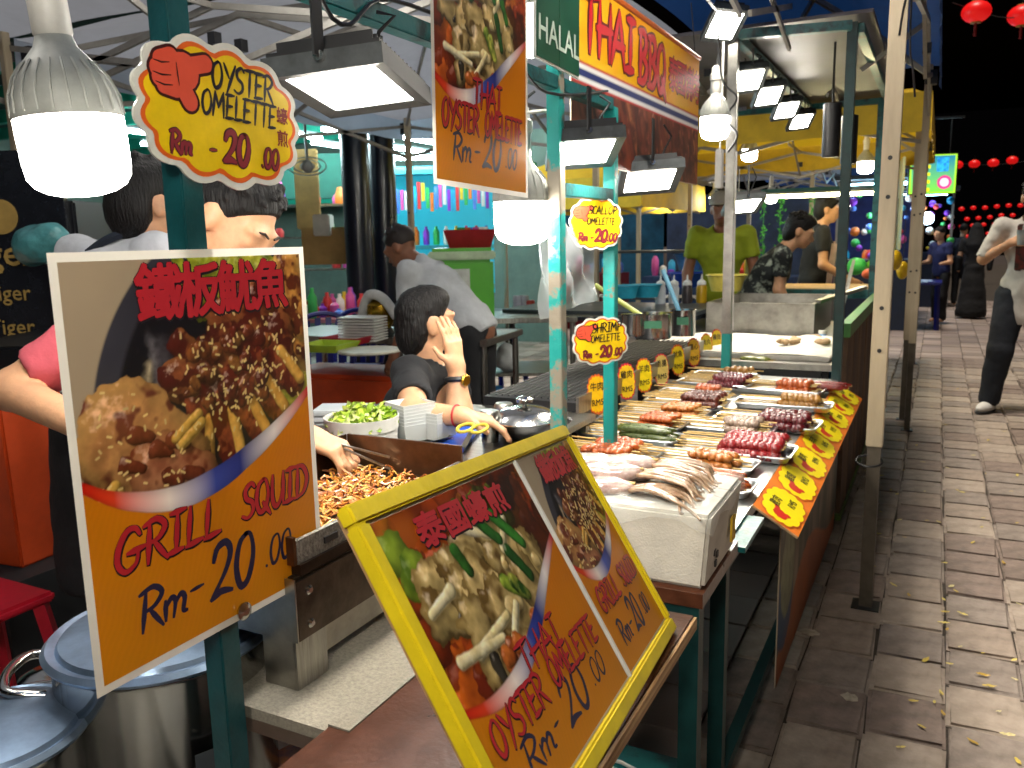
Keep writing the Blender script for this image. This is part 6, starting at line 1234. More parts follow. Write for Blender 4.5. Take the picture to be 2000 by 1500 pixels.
me_ = vmat('lit_print', .5); nt_ = me_.node_tree; pp = nt_.nodes['Principled BSDF']; nt_.links.new(nt_.nodes['Color Attribute'].outputs[0], pp.inputs['Emission Color']); pp.inputs['Emission Strength'].default_value = 1.1
pl.mesh('sign_face', B, 0, me_, t); MB().tube([B.P(-.2, .26, -.03), B.P(-.2, .7, -.03)], .01, 6).build('hanger', BLACK, t); MB().tube([B.P(.2, .26, -.03), B.P(.2, .7, -.03)], .01, 6).build('hanger', BLACK, t); MB().beam(B.P(-.9, .72, -.03), B.P(.35, .72, -.03), .03, .03).build('arm', BLACK, t)
fcl = MB(); fcl.box(dep(1757, 400, 8.5), (.02, .7, .9), rotz(.1)); fcl.build('cloth_banner', mat('pale_banner', '#9ac4c8', .6, col2='#d8c85a', scale=3), label='pale striped cloth banner hanging beside the beige tent leg', cat='banner')
# more stalls deep inside the market
for i, (x0, x1, y0, y1, ze, fab, lab) in enumerate(((-6.6, -4.0, 11.3, 13.8, 2.3, FB, 'blue tent at the back of the market, behind the yellow tents'), (-3.9, -1.3, 10.4, 13.0, 2.35, FG, 'pale grey tent behind the leaning vendor'), (-2.4, -.2, 13.3, 16.0, 2.35, FB, 'far blue tent behind the hanging toys'))):
    tent('market_tent', lab, x0, x1, y0, y1, ze, ze+.5, fab, fab, [(x0+.06, y0+.06, .045, .5), (x1-.06, y0+.06, .045, .5)], holes=False)
    cx = (x0+x1)/2; t = thing('market_counter', 'cluttered far counter under the '+lab.split(',')[0].split(' behind')[0].split(' at ')[0]+', number of goods piled on top', 'counter', (cx, y0+.9, 0))
    t['label'] = ['cluttered counter under the rear blue tent', 'cluttered counter under the pale grey tent', 'cluttered counter under the farthest blue tent'][i]
    MB().bbox((x0+.3, y0+.6, 0), (x1-.3, y0+1.2, .85)).build('counter_body', mat('far_cloth_%d' % i, ['#7a1c2c', '#203a6a', '#5a2a6a'][i], .7, var=.2), t)
    rgk = np.random.default_rng(20+i)
    for k in range(34):
        p = V(rgk.uniform(x0+.35, x1-.35), y0+.65+rgk.random()*.5, .85); hh = rgk.uniform(.08, .28); MB().lathe([(.04, 0), (.055, hh*.3), (.05, hh*.8), (.02, hh)], 10, p).build('goods', mat('packet_%d' % rgk.integers(9), ''), t, smooth=True)
    for k in range(3): bulb('light_bulb', ['bulb over the far counter under the rear blue tent', 'bulb over the far counter under the pale grey tent', 'bulb over the far counter under the farthest blue tent'][i], (x0+.6+k*(x1-x0-1.2)/2, y0+.5, 1.82), .07, ze-.05, 'bulbs in the far stalls')
    wl = MB(); wl.bbox((x0+.1, y1-.15, 0), (x1-.1, y1-.12, 2.0)); wl.build('back_cloth', mat('far_back_%d' % i, ['#2a6a8a', '#3a4a6a', '#2a3a7a'][i], .8, var=.3, scale=3), t)
# clutter on the hall table by the columns
ht = thing('hall_table', 'cluttered dining table in front of the dark columns', 'table', dep(640, 560, 7.0)*V(1, 1, 0)); hc_ = dep(640, 560, 7.0); MB().box(V(hc_[0], hc_[1], .76), (.95, .6, .03), rotz(.4)).build('table_top', mat('pink_top', '#a8707a', .5, var=.2), ht)
for s in (-1, 1): MB().bbox((hc_[0]+s*.35-.02, hc_[1]+s*.12-.02, 0), (hc_[0]+s*.35+.02, hc_[1]+s*.12+.02, .744)).build('leg', STEEL, ht)
rgk = np.random.default_rng(31)
for k in range(22):
    p = V(hc_[0], hc_[1], .776)+rotz(.4) @ V(rgk.uniform(-.42, .42), rgk.uniform(-.24, .24), 0); hh = rgk.uniform(.07, .26); MB().lathe([(.025, 0), (.04, hh*.2), (.038, hh*.7), (.016, hh*.85), (.016, hh)], 12).build('table_bottle', mat('packet_%d' % rgk.integers(9), ''), None, smooth=True, world=False, label=['coloured bottle or cup on the cluttered hall table', 'slim bottle on the cluttered hall table'][0], cat='bottle', group='bottles on the hall table').location = p
ws = thing('wall_shelves', 'steel wire shelves of bottles and boxes against the green hall wall', 'shelf', dep(640, 400, 9.2)*V(1, 1, 0)); hb_ = dep(640, 400, 9.2)
for z in (1.1, 1.45, 1.8): MB().box(V(hb_[0], hb_[1], z), (1.3, .3, .02), Rd[:, [0, 2, 1]]).build('shelf_board', STEEL, ws)
for s in (-1, 1): MB().beam(V(hb_[0], hb_[1], 0)+uu*s*.64, V(hb_[0], hb_[1], 2.1)+uu*s*.64, .03, .03).build('upright', STEEL, ws)
for k in range(27): p = V(hb_[0], hb_[1], [1.111, 1.461, 1.811][k % 3])+uu*rgk.uniform(-.58, .58)-vv*rgk.uniform(-.05, .1); hh = rgk.uniform(.1, .26); MB().lathe([(.05, 0), (.055, hh*.6), (.03, hh)], 10, p).build('stored_jar', mat('packet_%d' % rgk.integers(9), ''), ws, smooth=True)
# red paper lanterns
LRED = glow('lantern_paper', '#c01010', .8)
def lantern(label, c, r, group):
    t = thing('red_lantern', label, 'lantern', c, group=group)
    a = MB(); n, m = 16, 8; a.lathe([(r*.35, -.72*r)]+[(r*math.cos(q)*1.02, r*.78*math.sin(q)) for q in np.linspace(-1.15, 1.15, m)]+[(r*.35, .72*r)], n, c); a.build('lantern_body', LRED, t, smooth=True)
    MB().lathe([(r*.36, -.8*r), (r*.38, -.7*r)], 12, c).build('collar', mat('lantern_gold', '#a8782a', .5), t); MB().lathe([(r*.38, .7*r), (r*.36, .8*r)], 12, c).build('collar', mat('lantern_gold', ''), t)
    MB().tube([np.asarray(c)+V(0, 0, -.8*r), np.asarray(c)+V(0, 0, -1.7*r)], r*.1, 5).build('tassel', mat('tassel_red', '#8a1010', .7), t); MB().tube([np.asarray(c)+V(0, 0, .8*r), np.asarray(c)+V(0, 0, 1.6*r)], .006, 4).build('cord', BLACK, t)
lantern('large red lantern hanging high over the walkway beside the tent edge', dep(1907, 23, 9.5), .155, 'large red lanterns overhead'); lantern('large red lantern strung out past the other large one', dep(1996, 30, 9.8), .155, 'large red lanterns overhead')
LN = [(1870, 322), (1903, 320), (1940, 318), (1977, 313)]
for (x, y) in LN: lantern('red lantern in the upper string across the dark alley end', dep(x, y, 21), .13, 'lanterns of the upper far string')
rr_ = random.Random(4)
for row in range(5):
    y = 409+17*row; n = 6
    for k in range(n):
        x = 1878+ (k*23+ (row % 2)*11)*(1-.03*row)
        if 1870 < x < 1998: lantern('tiny red lantern in the lower strings at the far alley end', dep(x, y+rr_.uniform(-2, 2)-k*1.5, 27+row*2), .085, 'tiny lanterns of the lower far strings')
def wire(a, b, nm): MB().tube(smooth_path([a, (np.asarray(a)+np.asarray(b))/2-V(0, 0, .15), b]), .006, 4).build('lantern_wire', BLACK, label=nm, cat='wire')
wire(dep(1830, 315, 21), dep(2060, 305, 21), 'thin wire carrying the upper far lantern string'); wire(dep(1860, 5, 9.5), dep(2080, 12, 9.9), 'thin wire carrying the two large lanterns')
# blocks closing the view, the night's darkness painted into their near-black colour
for i, (x, y, w_, h_) in enumerate(((4.5, 48, 9, 9), (-6, 55, 12, 8))): MB().bbox((x, y, 0), (x+w_, y+4, h_)).build('far_building', mat('night_block', '#030307', .95, spec=.05), label=['dark unlit block beyond the lanterns', 'dark unlit block behind the yellow tents'][i], cat='building')
# unseen lamps added on the tent edges to light posters, banner and menu board
flood('flood_light', 'LED flood light clipped to the grey tent front leg facing the posters', (-.05, -.45, 1.93), .30, .205, (-.55, .8, -.45), 2.0, 0.0)
flood('flood_light', 'LED flood light on the blue awning edge shining on the barbecue banner', (-.14, 2.1, 2.34), .26, .19, (-.8, .45, -.5), 2.42, 0.0)

flood('flood_light', 'LED flood light on the blue awning edge aimed at the framed menu board', (-.08, .08, 1.97), .20, .15, (-.42, .85, -.95), 2.42, 0.0)
# loose cables tied along the frames
def cable(label, pts, r=.0035, m=None):
    q = smooth_path([np.asarray(p, float) for p in pts], 6); MB().tube(q, r, 6).build('power_cable', m or BLACK, None, smooth=True, label=label, cat='cable')
cable('black power cable sagging along the beam of the omelette stall', [(XP+.02, -.6, 1.77), (XP+.022, .2, 1.768), (XP+.02, .9, 1.772), (XP+.03, 1.05, 1.70), (XP+.02, 1.2, 1.77), (XP+.02, 1.6, 1.768), (XP+.022, 1.8, 1.71), (XP+.02, 2.2, 1.77)])
cable('white cable draped over the flood light below the halal sign', [(XP-.05, 1.75, 1.66), (XP-.02, 1.95, 1.69), (XP-.06, 2.1, 1.665), (XP-.02, 2.3, 1.68), (XP-.08, 2.6, 1.66)], .005, WHITEP)
cable('black cable looping down the grey post beside the banner', [(-.86, 3.6, 2.2), (-.885, 3.8, 2.05), (-.835, 3.87, 1.98), (-.885, 3.88, 1.9), (-.83, 3.87, 1.82), (-.87, 3.87, 1.75)], .005)
cable('thin white cable hanging down the grey post to the grill', [(-.83, 3.87, 1.75), (-.83, 3.868, 1.3), (-.826, 3.868, .95)], .004, WHITEP)
cable('black cable sagging under the blue tent along the sheet roof edge', [(-.9, 2.6, 2.36), (-.88, 3.1, 2.3), (-.9, 3.5, 2.33), (-.87, 3.95, 2.27)], .006)
pw = onx(1405, 330, -.9); MB().box(pw, (.03, .045, .17)).build('power_strip', WHITEP, None, bevel=.004, label='white power strip hanging below the bulb past the banner', cat='power strip'); cable('white flex holding up the power strip', [pw+V(0, 0, .08), pw+V(.005, 0, .3), pw+V(0, .02, .8)], .004, WHITEP)
# ================================================================ people
def skin_m(n_, c): return mat('skin_'+n_, c, .5, var=.08, scale=40, sss=.12, bump=.06, bscale=150)
EYEW = mat('eye_white', '#d8d4cc', .3); EYED = mat('eye_dark', '#1a120e', .25); HAIR = mat('hair_black', '#0d0b0c', .55, var=.3, scale=60, bump=.9, bscale=160, stretch=(1, 1, .12), spec=.3)
def hand_prims(w, d, n, side, curl=.35, s=1.0, spread=.1):
    """w wrist, d finger direction, n palm normal, side +1/-1 thumb side along cross(n,d)"""
    d, n = unit(d), unit(n); n = unit(n-d*np.dot(n, d)); t = np.cross(n, d)*side; P = []
    pc = w+d*.045*s
    for k in range(4): o = (k-1.5)*.0185*s; P.append(('c', w+d*.012*s+t*o*.55, w+d*.085*s+t*o, .0135*s, .0115*s))
    for k in range(4):
        o = (1.5-k)*.0195*s; L = (.040, .046, .043, .034)[k]*s; b = w+d*.088*s+t*o; dd = unit(d+t*spread*(1.5-k)*.5)
        a1, a2 = curl*.8, curl*1.7; p1 = b+(dd*math.cos(a1)-n*-math.sin(a1)*1)*L; p1 = b+(dd*math.cos(a1)+n*math.sin(a1))*L; p2 = p1+(dd*math.cos(a2)+n*math.sin(a2))*L*.85
        P += [('c', b, p1, .0092*s, .0084*s, .006), ('c', p1, p2, .0084*s, .0068*s, .006)]
    tb = w+d*.03*s+t*.028*s; t1 = tb+(d*.6+t*.7+n*.3)*.035*s; P += [('c', w+d*.015*s, tb, .015*s, .0125*s), ('c', tb, t1, .0115*s, .010*s, .006), ('c', t1, t1+unit(d*.85+t*.35+n*.35)*.032*s, .0098*s, .008*s, .006)]
    return P
def stand(base, ang, H, lean=0.0, turn=0.0):
    """upright pose; ang = facing direction (radians from +x)"""
    f = V(math.cos(ang), math.sin(ang), 0); r = V(math.sin(ang), -math.cos(ang), 0); z = V(0, 0, 1); b = np.asarray(base, float); J = {'s': H/1.72, 'f': f, 'r': r}
    pv = b+z*.53*H; u = z*math.cos(lean)+f*math.sin(lean); fu = f*math.cos(lean)-z*math.sin(lean)
    if turn: rr = rotz(turn); fu, r2 = rr @ fu, rr @ r
    else: r2 = r
    J.update(pv=pv, u=u, fu=fu, r2=r2, ch=pv+u*.2*H, nk=pv+u*.315*H, head=pv+u*.40*H+fu*.015*H, face=fu, hup=u)
    for n_, s in (('R', 1), ('L', -1)):
        sh = pv+u*.285*H+r2*s*.108*H; J['sh'+n_] = sh; J['el'+n_] = sh+(-z*.97+r2*s*.2+f*.02)*.175*H; J['wr'+n_] = J['el'+n_]+(-z*.96+f*.22)*.15*H
        hp = pv+r*s*.052*H-z*.02*H; J['hp'+n_] = hp; J['kn'+n_] = b+r*s*.055*H+z*.285*H+f*.012*H; J['an'+n_] = b+r*s*.055*H+z*.048*H; J['tf'+n_] = f
    return J
def orient(f, u):
    f = unit(f); u = unit(u-f*np.dot(u, f)); r = np.cross(f, u); return np.stack([r, f, u], 1)
def person(name, label, J, skin, shirt, pants, vox=.010, hair=HAIR, sleeve=.55, hem=.04, hands=True, face=True, shoes=None, eyes='open', hairstyle='short', longsleeve=False, skirt=None, pants_prim=True, cap=None, wide=1.0, tufts=True):
    s = J['s']; base = V(J['pv'][0], J['pv'][1], 0); t = thing(name, label, 'person', base)
    Hd = orient(J['face'], J['hup']); hc = J['head']; s0 = s; hs = s*J.get('hs', 1.0); h = lambda x, y, z: hc+Hd @ V(x, y, z)*hs
    T = orient(J['fu'], J['u']); pv, ch, nk = J['pv'], J['ch'], J['nk']
    P = [('e', h(0, -.012, .028), V(.074, .094, .088)*hs, Hd), ('e', h(0, .03, -.035), V(.060, .062, .078)*hs, Hd), ('e', h(0, .062, -.088), V(.026, .024, .022)*hs, Hd),
         ('c', nk-J['u']*.02*s, h(0, -.02, -.07), .058*s, .052*s), ('e', ch, V(.150, .095, .155)*s, T), ('e', pv+J['u']*.03*s, V(.145, .1, .12)*s, T), ('c', pv, ch, .12*s, .115*s)]
    if face:
        P += [('c', h(0, .085, .004), h(0, .106, -.032), .010*s, .015*s, .01), ('e', h(-.035, .078, .024), V(.03, .016, .010)*s, Hd), ('e', h(.035, .078, .024), V(.03, .016, .010)*s, Hd), ('e', h(0, .088, -.062), V(.024, .012, .009)*s, Hd)]
        for q in (-1, 1): P += [('e', h(q*.031, .081, .0135 if eyes == 'open' else .004), V(.018, .010 if eyes == 'open' else .007, .008 if eyes == 'open' else .011)*hs, Hd), ('e', h(q*.031, .079, -.010), V(.017, .009, .006)*hs, Hd)]
        for q in (-1, 1): P += [('e', h(q*.076, -.012, -.012), V(.010, .02, .032)*s, Hd)]
    for q in 'RL':
        P += [('c', J['sh'+q], J['el'+q], .052*s, .040*s), ('c', J['el'+q], J['wr'+q], .041*s, .027*s)]
        if hands:
            d = J.get('hd'+q, unit(J['wr'+q]-J['el'+q])); n_ = J.get('hn'+q, -J['r2']*(1 if q == 'R' else -1)+J['fu']*.2); P += hand_prims(J['wr'+q], d, n_, J.get('hs'+q, 1 if q == 'R' else -1), J.get('hc'+q, .35), s)
        if skirt is None: P += [('c', J['hp'+q], J['kn'+q], .078*s, .054*s), ('c', J['kn'+q], J['an'+q], .052*s, .036*s), ('c', J['an'+q], J['an'+q]+J['tf'+q]*.10*s-V(0, 0, .03*s), .036*s, .026*s)]
    vs_, fs_ = sdf_mesh(P, vox, .022*s); np_mesh('body', vs_, fs_, skin, t)
    # shirt follows the torso and the upper arms
    v2 = max(vox, .010); S = [('e', ch, V(.176, .118, .165)*s, T), ('e', pv+J['u']*.06*s, V(.172, .125, .13)*s, T), ('c', pv+J['u']*.0, ch, .14*s, .135*s), ('c', ch+J['u']*.06*s, nk-J['u']*.02*s, .09*s, .07*s)]
    for q in 'RL':
        a, b = J['sh'+q], J['el'+q]; e = a+(b-a)*sleeve; S += [('c', ch+J['u']*.09*s, a-J['u']*.012*s, .08*s, .058*s), ('c', a, e, .060*s, .060*s)]
        if longsleeve: S += [('c', b, J['wr'+q]*.9+b*.1, .058*s, .045*s)]
    if hem > .1: S += [('e', pv-J['u']*hem*.55, V(.172, .13, hem*.75+.05)*s, T)]
    cuts = [('plane', pv-J['u']*hem, -J['u']), ('sub', ('c', nk-J['u']*.005*s+J['fu']*.02*s, nk+J['u']*.12*s, .062*s, .075*s))]
    if not longsleeve:
        for q in 'RL':
            a, b = J['sh'+q], J['el'+q]; d = unit(b-a); cuts.append(('sub', ('c', a+d*(sleeve*np.linalg.norm(b-a)+.066*s), b+d*.1, .066*s, .07*s)))
    vs_, fs_ = sdf_mesh(S, v2, .03*s, cuts, .010, 15, 3); np_mesh('shirt', vs_, fs_, shirt, t)
    if skirt is not None:
        b = J['pv']*V(1, 1, 0); vs_, fs_ = sdf_mesh([('c', pv, b+V(0, 0, .12), .16*s, .26*s)], .02, .03, [('plane', b+V(0, 0, .03), (0, 0, -1))], .015, 7); np_mesh('skirt', vs_, fs_, skirt, t)
    elif pants_prim:
        Q = [('e', pv-J['u']*.0, V(.158, .118, .11)*s, T)]
        for q in 'RL': Q += [('c', J['hp'+q], J['kn'+q], .092*s*wide, .070*s*wide), ('c', J['kn'+q], J['an'+q]+V(0, 0, .03*s), .070*s*wide, .060*s*wide)]
        vs_, fs_ = sdf_mesh(Q, v2, .025*s, (), .008, 9, 5); np_mesh('trousers', vs_, fs_, pants, t)
    if shoes is not None:
        for q in 'RL':
            a, d = J['an'+q], J['tf'+q]; g_ = V(a[0], a[1], 0); vs_, fs_ = sdf_mesh([('e', g_+d*.05*s+V(0, 0, .045*s), V(.13, .048, .045)*s, np.stack([d, np.cross((0, 0, 1), d), V(0, 0, 1)], 1)), ('c', g_+V(0, 0, .05), g_-d*.0+V(0, 0, .095*s), .042*s, .044*s)], .008, .02, [('plane', (0, 0, .022), (0, 0, -1))]); sh = np_mesh('shoe', vs_, fs_, shoes, t)
            vs_, fs_ = sdf_mesh([('e', g_+d*.05*s+V(0, 0, .02*s), V(.14, .052, .022)*s, np.stack([d, np.cross((0, 0, 1), d), V(0, 0, 1)], 1))], .008, .01, [('plane', (0, 0, .026), (0, 0, 1)), ('plane', (0, 0, .004), (0, 0, -1))]); np_mesh('sole', vs_, fs_, mat('sole_dark', '#1c1c1c', .6), sh)
    if hairstyle:
        Hp = [('e', h(0, -.018, .045), V(.082, .102, .087)*hs, Hd)]; hcut = [('plane', h(0, .055, .052), Hd @ V(0, .75, -.66)), ('plane', h(0, -.03, -.045), Hd @ V(0, .25, -1))]
        if hairstyle == 'full': Hp += [('e', h(0, .015, .08), V(.074, .082, .055)*hs, Hd), ('e', h(0, -.06, -.01), V(.08, .06, .10)*hs, Hd)]; hcut = [('plane', h(0, .075, .055), Hd @ V(0, .8, -.6)), ('plane', h(0, -.03, -.10), Hd @ V(0, .3, -1))]
        if hairstyle == 'veil': Hp += [('c', h(0, -.02, .02), nk-J['u']*.1, .1*s, .17*s)]; hcut = [('sub', ('e', h(0, .11, -.02), V(.05, .06, .07)*s, Hd))]
        if not tufts: Hp += [('e', h(0, -.07, -.05), V(.068, .05, .075)*hs, Hd)]; hcut[-1] = ('plane', h(0, -.03, -.125), Hd @ V(0, .3, -1))
        if hairstyle in ('short', 'full') and tufts:
            rgh = np.random.default_rng(int(abs(hc[0])*977) % 1000); c0 = h(0, -.018, .045)
            for k in range(70 if vox < .011 else 24):   # tufts lying back over the scalp
                th, ph = rgh.uniform(0, 2*math.pi), rgh.uniform(.05, 1.15); d = V(math.sin(ph)*math.cos(th), math.sin(ph)*math.sin(th), math.cos(ph)); a0 = c0+Hd @ (d*V(.080, .098, .086))*hs
                fl = Hd @ unit(V(d[0]*.5+rgh.normal(0, .3), -.5+rgh.normal(0, .35)+(.9 if d[1] > .55 else 0), .25-.6*math.sin(ph)+rgh.normal(0, .15))); Hp.append(('c', a0-fl*.012*hs, a0+fl*rgh.uniform(.018, .034)*hs+Hd @ d*.004, .0125*hs, .004*hs, .006))
        vs_, fs_ = sdf_mesh(Hp, .0055 if vox < .011 else .012, .012*s, hcut, .004, 70, 2); np_mesh('hair' if hairstyle != 'veil' else 'headscarf', vs_, fs_, hair, t)
    if face:
        for q in (-1, 1):
            e = h(q*.031, .0775, .002)
            if eyes == 'open': MB().sphere(e, .0105*hs, 10, 8).build('eye', EYEW, t, smooth=True); MB().sphere(e+Hd @ V(0, .0058, -.001)*hs, .006*hs, 8, 6).build('pupil', EYED, t, smooth=True)
            else: MB().tube([h(q*.017, .0905, -.009), h(q*.031, .094, -.012), h(q*.046, .0865, -.008)], .0018*hs, 5).build('eyelashes', EYED, t, smooth=True)
            MB().tube([h(q*.014, .099, .026), h(q*.034, .096, .033), h(q*.055, .080, .026)], [.0025*s, .0034*s, .0018*s], 6).build('eyebrow', mat('brow_hair', '#2a1c16', .7), t, smooth=True)
        MB().sphere(h(0, .099, -.062), V(.021, .005, .007)*s, 10, 6, Hd).build('lips', mat('lips', '#8a4a42', .4), t, smooth=True)
    return t, h, Hd
fh = unit(V(cF[0], cF[1], 0)); rh = V(cR0[0], cR0[1], 0)   # horizontal view axes, used to read the poses off the photograph
SK1, SK2, SK3 = skin_m('a', '#b98364'), skin_m('b', '#c99874'), skin_m('c', '#8a5c44')
def cloth(n_, c, **k): return mat('cloth_'+n_, c, .85, var=.12, scale=6, bump=.6, bscale=18, **k)
# --- cook in pink leaning over the griddle
J = stand((0, 0, 0), 0, 1.70); hd = dep(455, 432, 1.86)
J.update(head=hd, face=unit(rh*.80-fh*.22-V(0, 0, .68)), hup=unit(V(0, 0, .8)+rh*.5), nk=hd+V(0, 0, -.14)-rh*.09+fh*.02)
J['u'] = unit(V(0, 0, .93)+rh*.3-fh*.15); J['fu'] = unit(rh*.8-fh*.5-V(0, 0, .3)); J['r2'] = unit(np.cross(J['fu'], J['u'])); J['ch'] = J['nk']-J['u']*.20; J['pv'] = J['nk']-J['u']*.50; J['f'] = unit(rh*.8-fh*.5)
J['shR'] = dep(205, 640, 1.72); J['elR'] = dep(22, 762, 1.72); J['wrR'] = dep(205, 850, 1.50); J['shL'] = J['nk']+rh*.10+fh*.12-V(0, 0, .06); J['elL'] = dep(520, 760, 1.85); J['wrL'] = dep(585, 850, 1.68); J['hdL'] = unit(rh*.8-V(0, 0, .25)-fh*.2); J['hcL'] = .8; J['hnL'] = V(0, 0, -1)
for q, s in (('R', 1), ('L', -1)): J['hp'+q] = J['pv']+J['r2']*s*.09; b = V(J['hp'+q][0], J['hp'+q][1], 0); J['kn'+q] = b+V(0, 0, .48); J['an'+q] = b+V(0, 0, .08); J['tf'+q] = J['f']
cook, h, Hd = person('person', 'cook in a pink shirt bending over the griddle, face turned down', J, SK2, cloth('pink', '#b8505c'), cloth('black', '#15161a'), .0065, hairstyle='short', eyes='closed', hem=.22, sleeve=.62)
tg = J['wrL']+unit(rh*.8-V(0, 0, .25)-fh*.2)*.09; t = thing('tongs', 'pair of thin steel tongs held over the lettuce tub', 'tongs', tg)
for s in (-1, 1): MB().beam(tg-rh*.03+V(0, 0, .02), tg+rh*.10+V(0, 0, -.03+.012*s), .008, .003).build('arm', STEEL, t)
# --- vendor in white shirt behind, seen from the back
p = dep(205, 640, 2.35); J = stand((p[0], p[1], 0), math.atan2((rh*.5+fh*.8)[1], (rh*.5+fh*.8)[0]), 1.68, .12)
J['head'] = dep(288, 400, 2.35); J['nk'] = dep(275, 478, 2.36)
w1, h, Hd = person('person', 'vendor in a white shirt and dark apron straps, back turned, dark hair', J, SK2, cloth('white', '#cfd2d8'), cloth('black', ''), .012, hairstyle='full', face=True, hem=.12, sleeve=.75)
a = MB(); nk = J['nk']; a.tube(smooth_path([nk+rh*.02-fh*.06+V(0, 0, .045), nk-rh*.06-fh*.07+V(0, 0, .015), nk-rh*.13-fh*.04-V(0, 0, .02)]), .013, 6); a.build('apron_strap', cloth('navy_strap', '#1a2230'), w1, smooth=True)
pvw = J['pv']; vs_, fs_ = sdf_mesh([('c', pvw-V(0, 0, .02), V(pvw[0], pvw[1], .45), .175, .19)], .014, .02, [('plane', V(pvw[0], pvw[1], .42), (0, 0, -1))], .01, 9); np_mesh('apron', vs_, fs_, cloth('black', ''), w1)
# --- seated man in black with his hand on his chin
hd = dep(832, 628, 2.78); J = stand((0, 0, 0), 0, 1.72)
fd = unit(rh*.82+fh*.56); J.update(head=hd, face=unit(fd+V(0, 0, .03)), hup=unit(V(0, 0, 1)+fd*.05), nk=dep(838, 706, 2.80), f=fd, hs=.9)
J['u'] = unit(V(0, 0, .92)+fd*.30-rh*.1); J['fu'] = unit(fd*.92-V(0, 0, .3)); J['r2'] = unit(np.cross(J['fu'], J['u'])); J['ch'] = J['nk']-J['u']*.19; J['pv'] = J['nk']-J['u']*.50
J['shR'] = dep(803, 728, 2.64); J['elR'] = dep(806, 808, 2.42); J['wrR'] = dep(898, 812, 2.36); J['hdR'] = unit(rh*.9-V(0, 0, .2)+fh*.1); J['hnR'] = V(0, 0, -1); J['hcR'] = .5
J['shL'] = dep(872, 715, 2.90); J['elL'] = dep(896, 800, 2.62); J['wrL'] = dep(892, 722, 2.62); J['hdL'] = unit(V(0, 0, 1)-rh*.12+fh*.06); J['hnL'] = unit(-rh*.8+fh*.6); J['hcL'] = .22; J['hsL'] = -1
for q, s in (('R', 1), ('L', -1)): J['hp'+q] = J['pv']+J['r2']*s*.09; J['kn'+q] = J['hp'+q]+fd*.36+V(0, 0, -.02); b = J['kn'+q]; J['an'+q] = V(b[0], b[1], .08); J['tf'+q] = fd
sat, h, Hd = person('person', 'seated man in a black shirt resting his chin on one hand', J, SK2, cloth('black', ''), cloth('black', ''), .0055, hairstyle='full', tufts=False, hem=.05, sleeve=.6)
w_ = J['wrL']-unit(J['wrL']-J['elL'])*.03; ax = unit(J['wrL']-J['elL']); Bz = basis(ax, (1, 0, 0)); wt_ = thing('wristwatch', 'gold watch on a dark strap on the seated man\'s raised wrist', 'watch', w_)
MB().tube([w_+Bz @ V(.033*math.cos(a), .033*math.sin(a), 0) for a in np.linspace(0, 2*math.pi, 21)[:-1]], .009, 6, closed=True).build('strap', BLACK, wt_, smooth=True); dw = unit(rh*.7-fh*.7); MB().lathe([(0, 0), (.017, 0), (.018, .006), (.015, .009), (0, .009)], 18, w_+dw*.036, basis(dw)).build('watch_case', mat('brass', ''), wt_, smooth=True)
br = J['wrR']-unit(J['wrR']-J['elR'])*.01; ax = unit(J['wrR']-J['elR']); Bz = basis(ax, (0, 0, 1)); MB().tube([br+Bz @ V(.031*math.cos(a), .031*math.sin(a), 0) for a in np.linspace(0, 2*math.pi, 21)[:-1]], .003, 5, closed=True).build('bracelet', mat('red_cord', '#b01c24', .6), smooth=True, label='thin red cord bracelet on the seated man\'s lowered wrist', cat='bracelet')
stl = thing('seat_stool', 'dark stool under the seated man', 'stool', (J['pv'][0], J['pv'][1], 0)); sz = J['pv'][2]-.13
MB().lathe([(.16, 0), (.165, .02), (.16, .035)], 24, V(0, 0, sz-.035)).build('seat', BLACK, stl, world=False)
for q in range(4): a = q*math.pi/2+.4; MB().tube([V(.17*math.cos(a), .17*math.sin(a), 0), V(.11*math.cos(a), .11*math.sin(a), sz-.036)], .012, 8).build('leg', STEEL, stl, world=False)
# --- man in white bending over the plates
hd = dep(783, 484, 5.0); fd = unit(-rh*.85+fh*.4); p = dep(850, 600, 5.0); J = stand((p[0], p[1], 0), math.atan2(fd[1], fd[0]), 1.72, .75)
sh_ = hd-J['head'];
for k_ in ('head', 'nk', 'ch', 'pv', 'shR', 'shL', 'elR', 'elL', 'wrR', 'wrL', 'hpR', 'hpL'): J[k_] = J[k_]+V(sh_[0], sh_[1], sh_[2])
for q in 'RL': J['kn'+q] = V(J['hp'+q][0], J['hp'+q][1], J['hp'+q][2]*.52); J['an'+q] = V(J['hp'+q][0], J['hp'+q][1], .08); J['el'+q] = J['sh'+q]+(-V(0, 0, 1)+fd*.1)*.28; J['wr'+q] = J['el'+q]+(-V(0, 0, .9)+fd*.35)*.24
J['face'] = unit(fd-V(0, 0, .6)); J['hup'] = unit(V(0, 0, .8)+fd*.6)
person('person', 'man in a white shirt with cropped hair bending over the plates', J, SK3, cloth('white2', '#c4c8cc'), cloth('black', ''), .012, hair=mat('hair_crop', '#241c1a', .6), hem=.06, sleeve=.6)
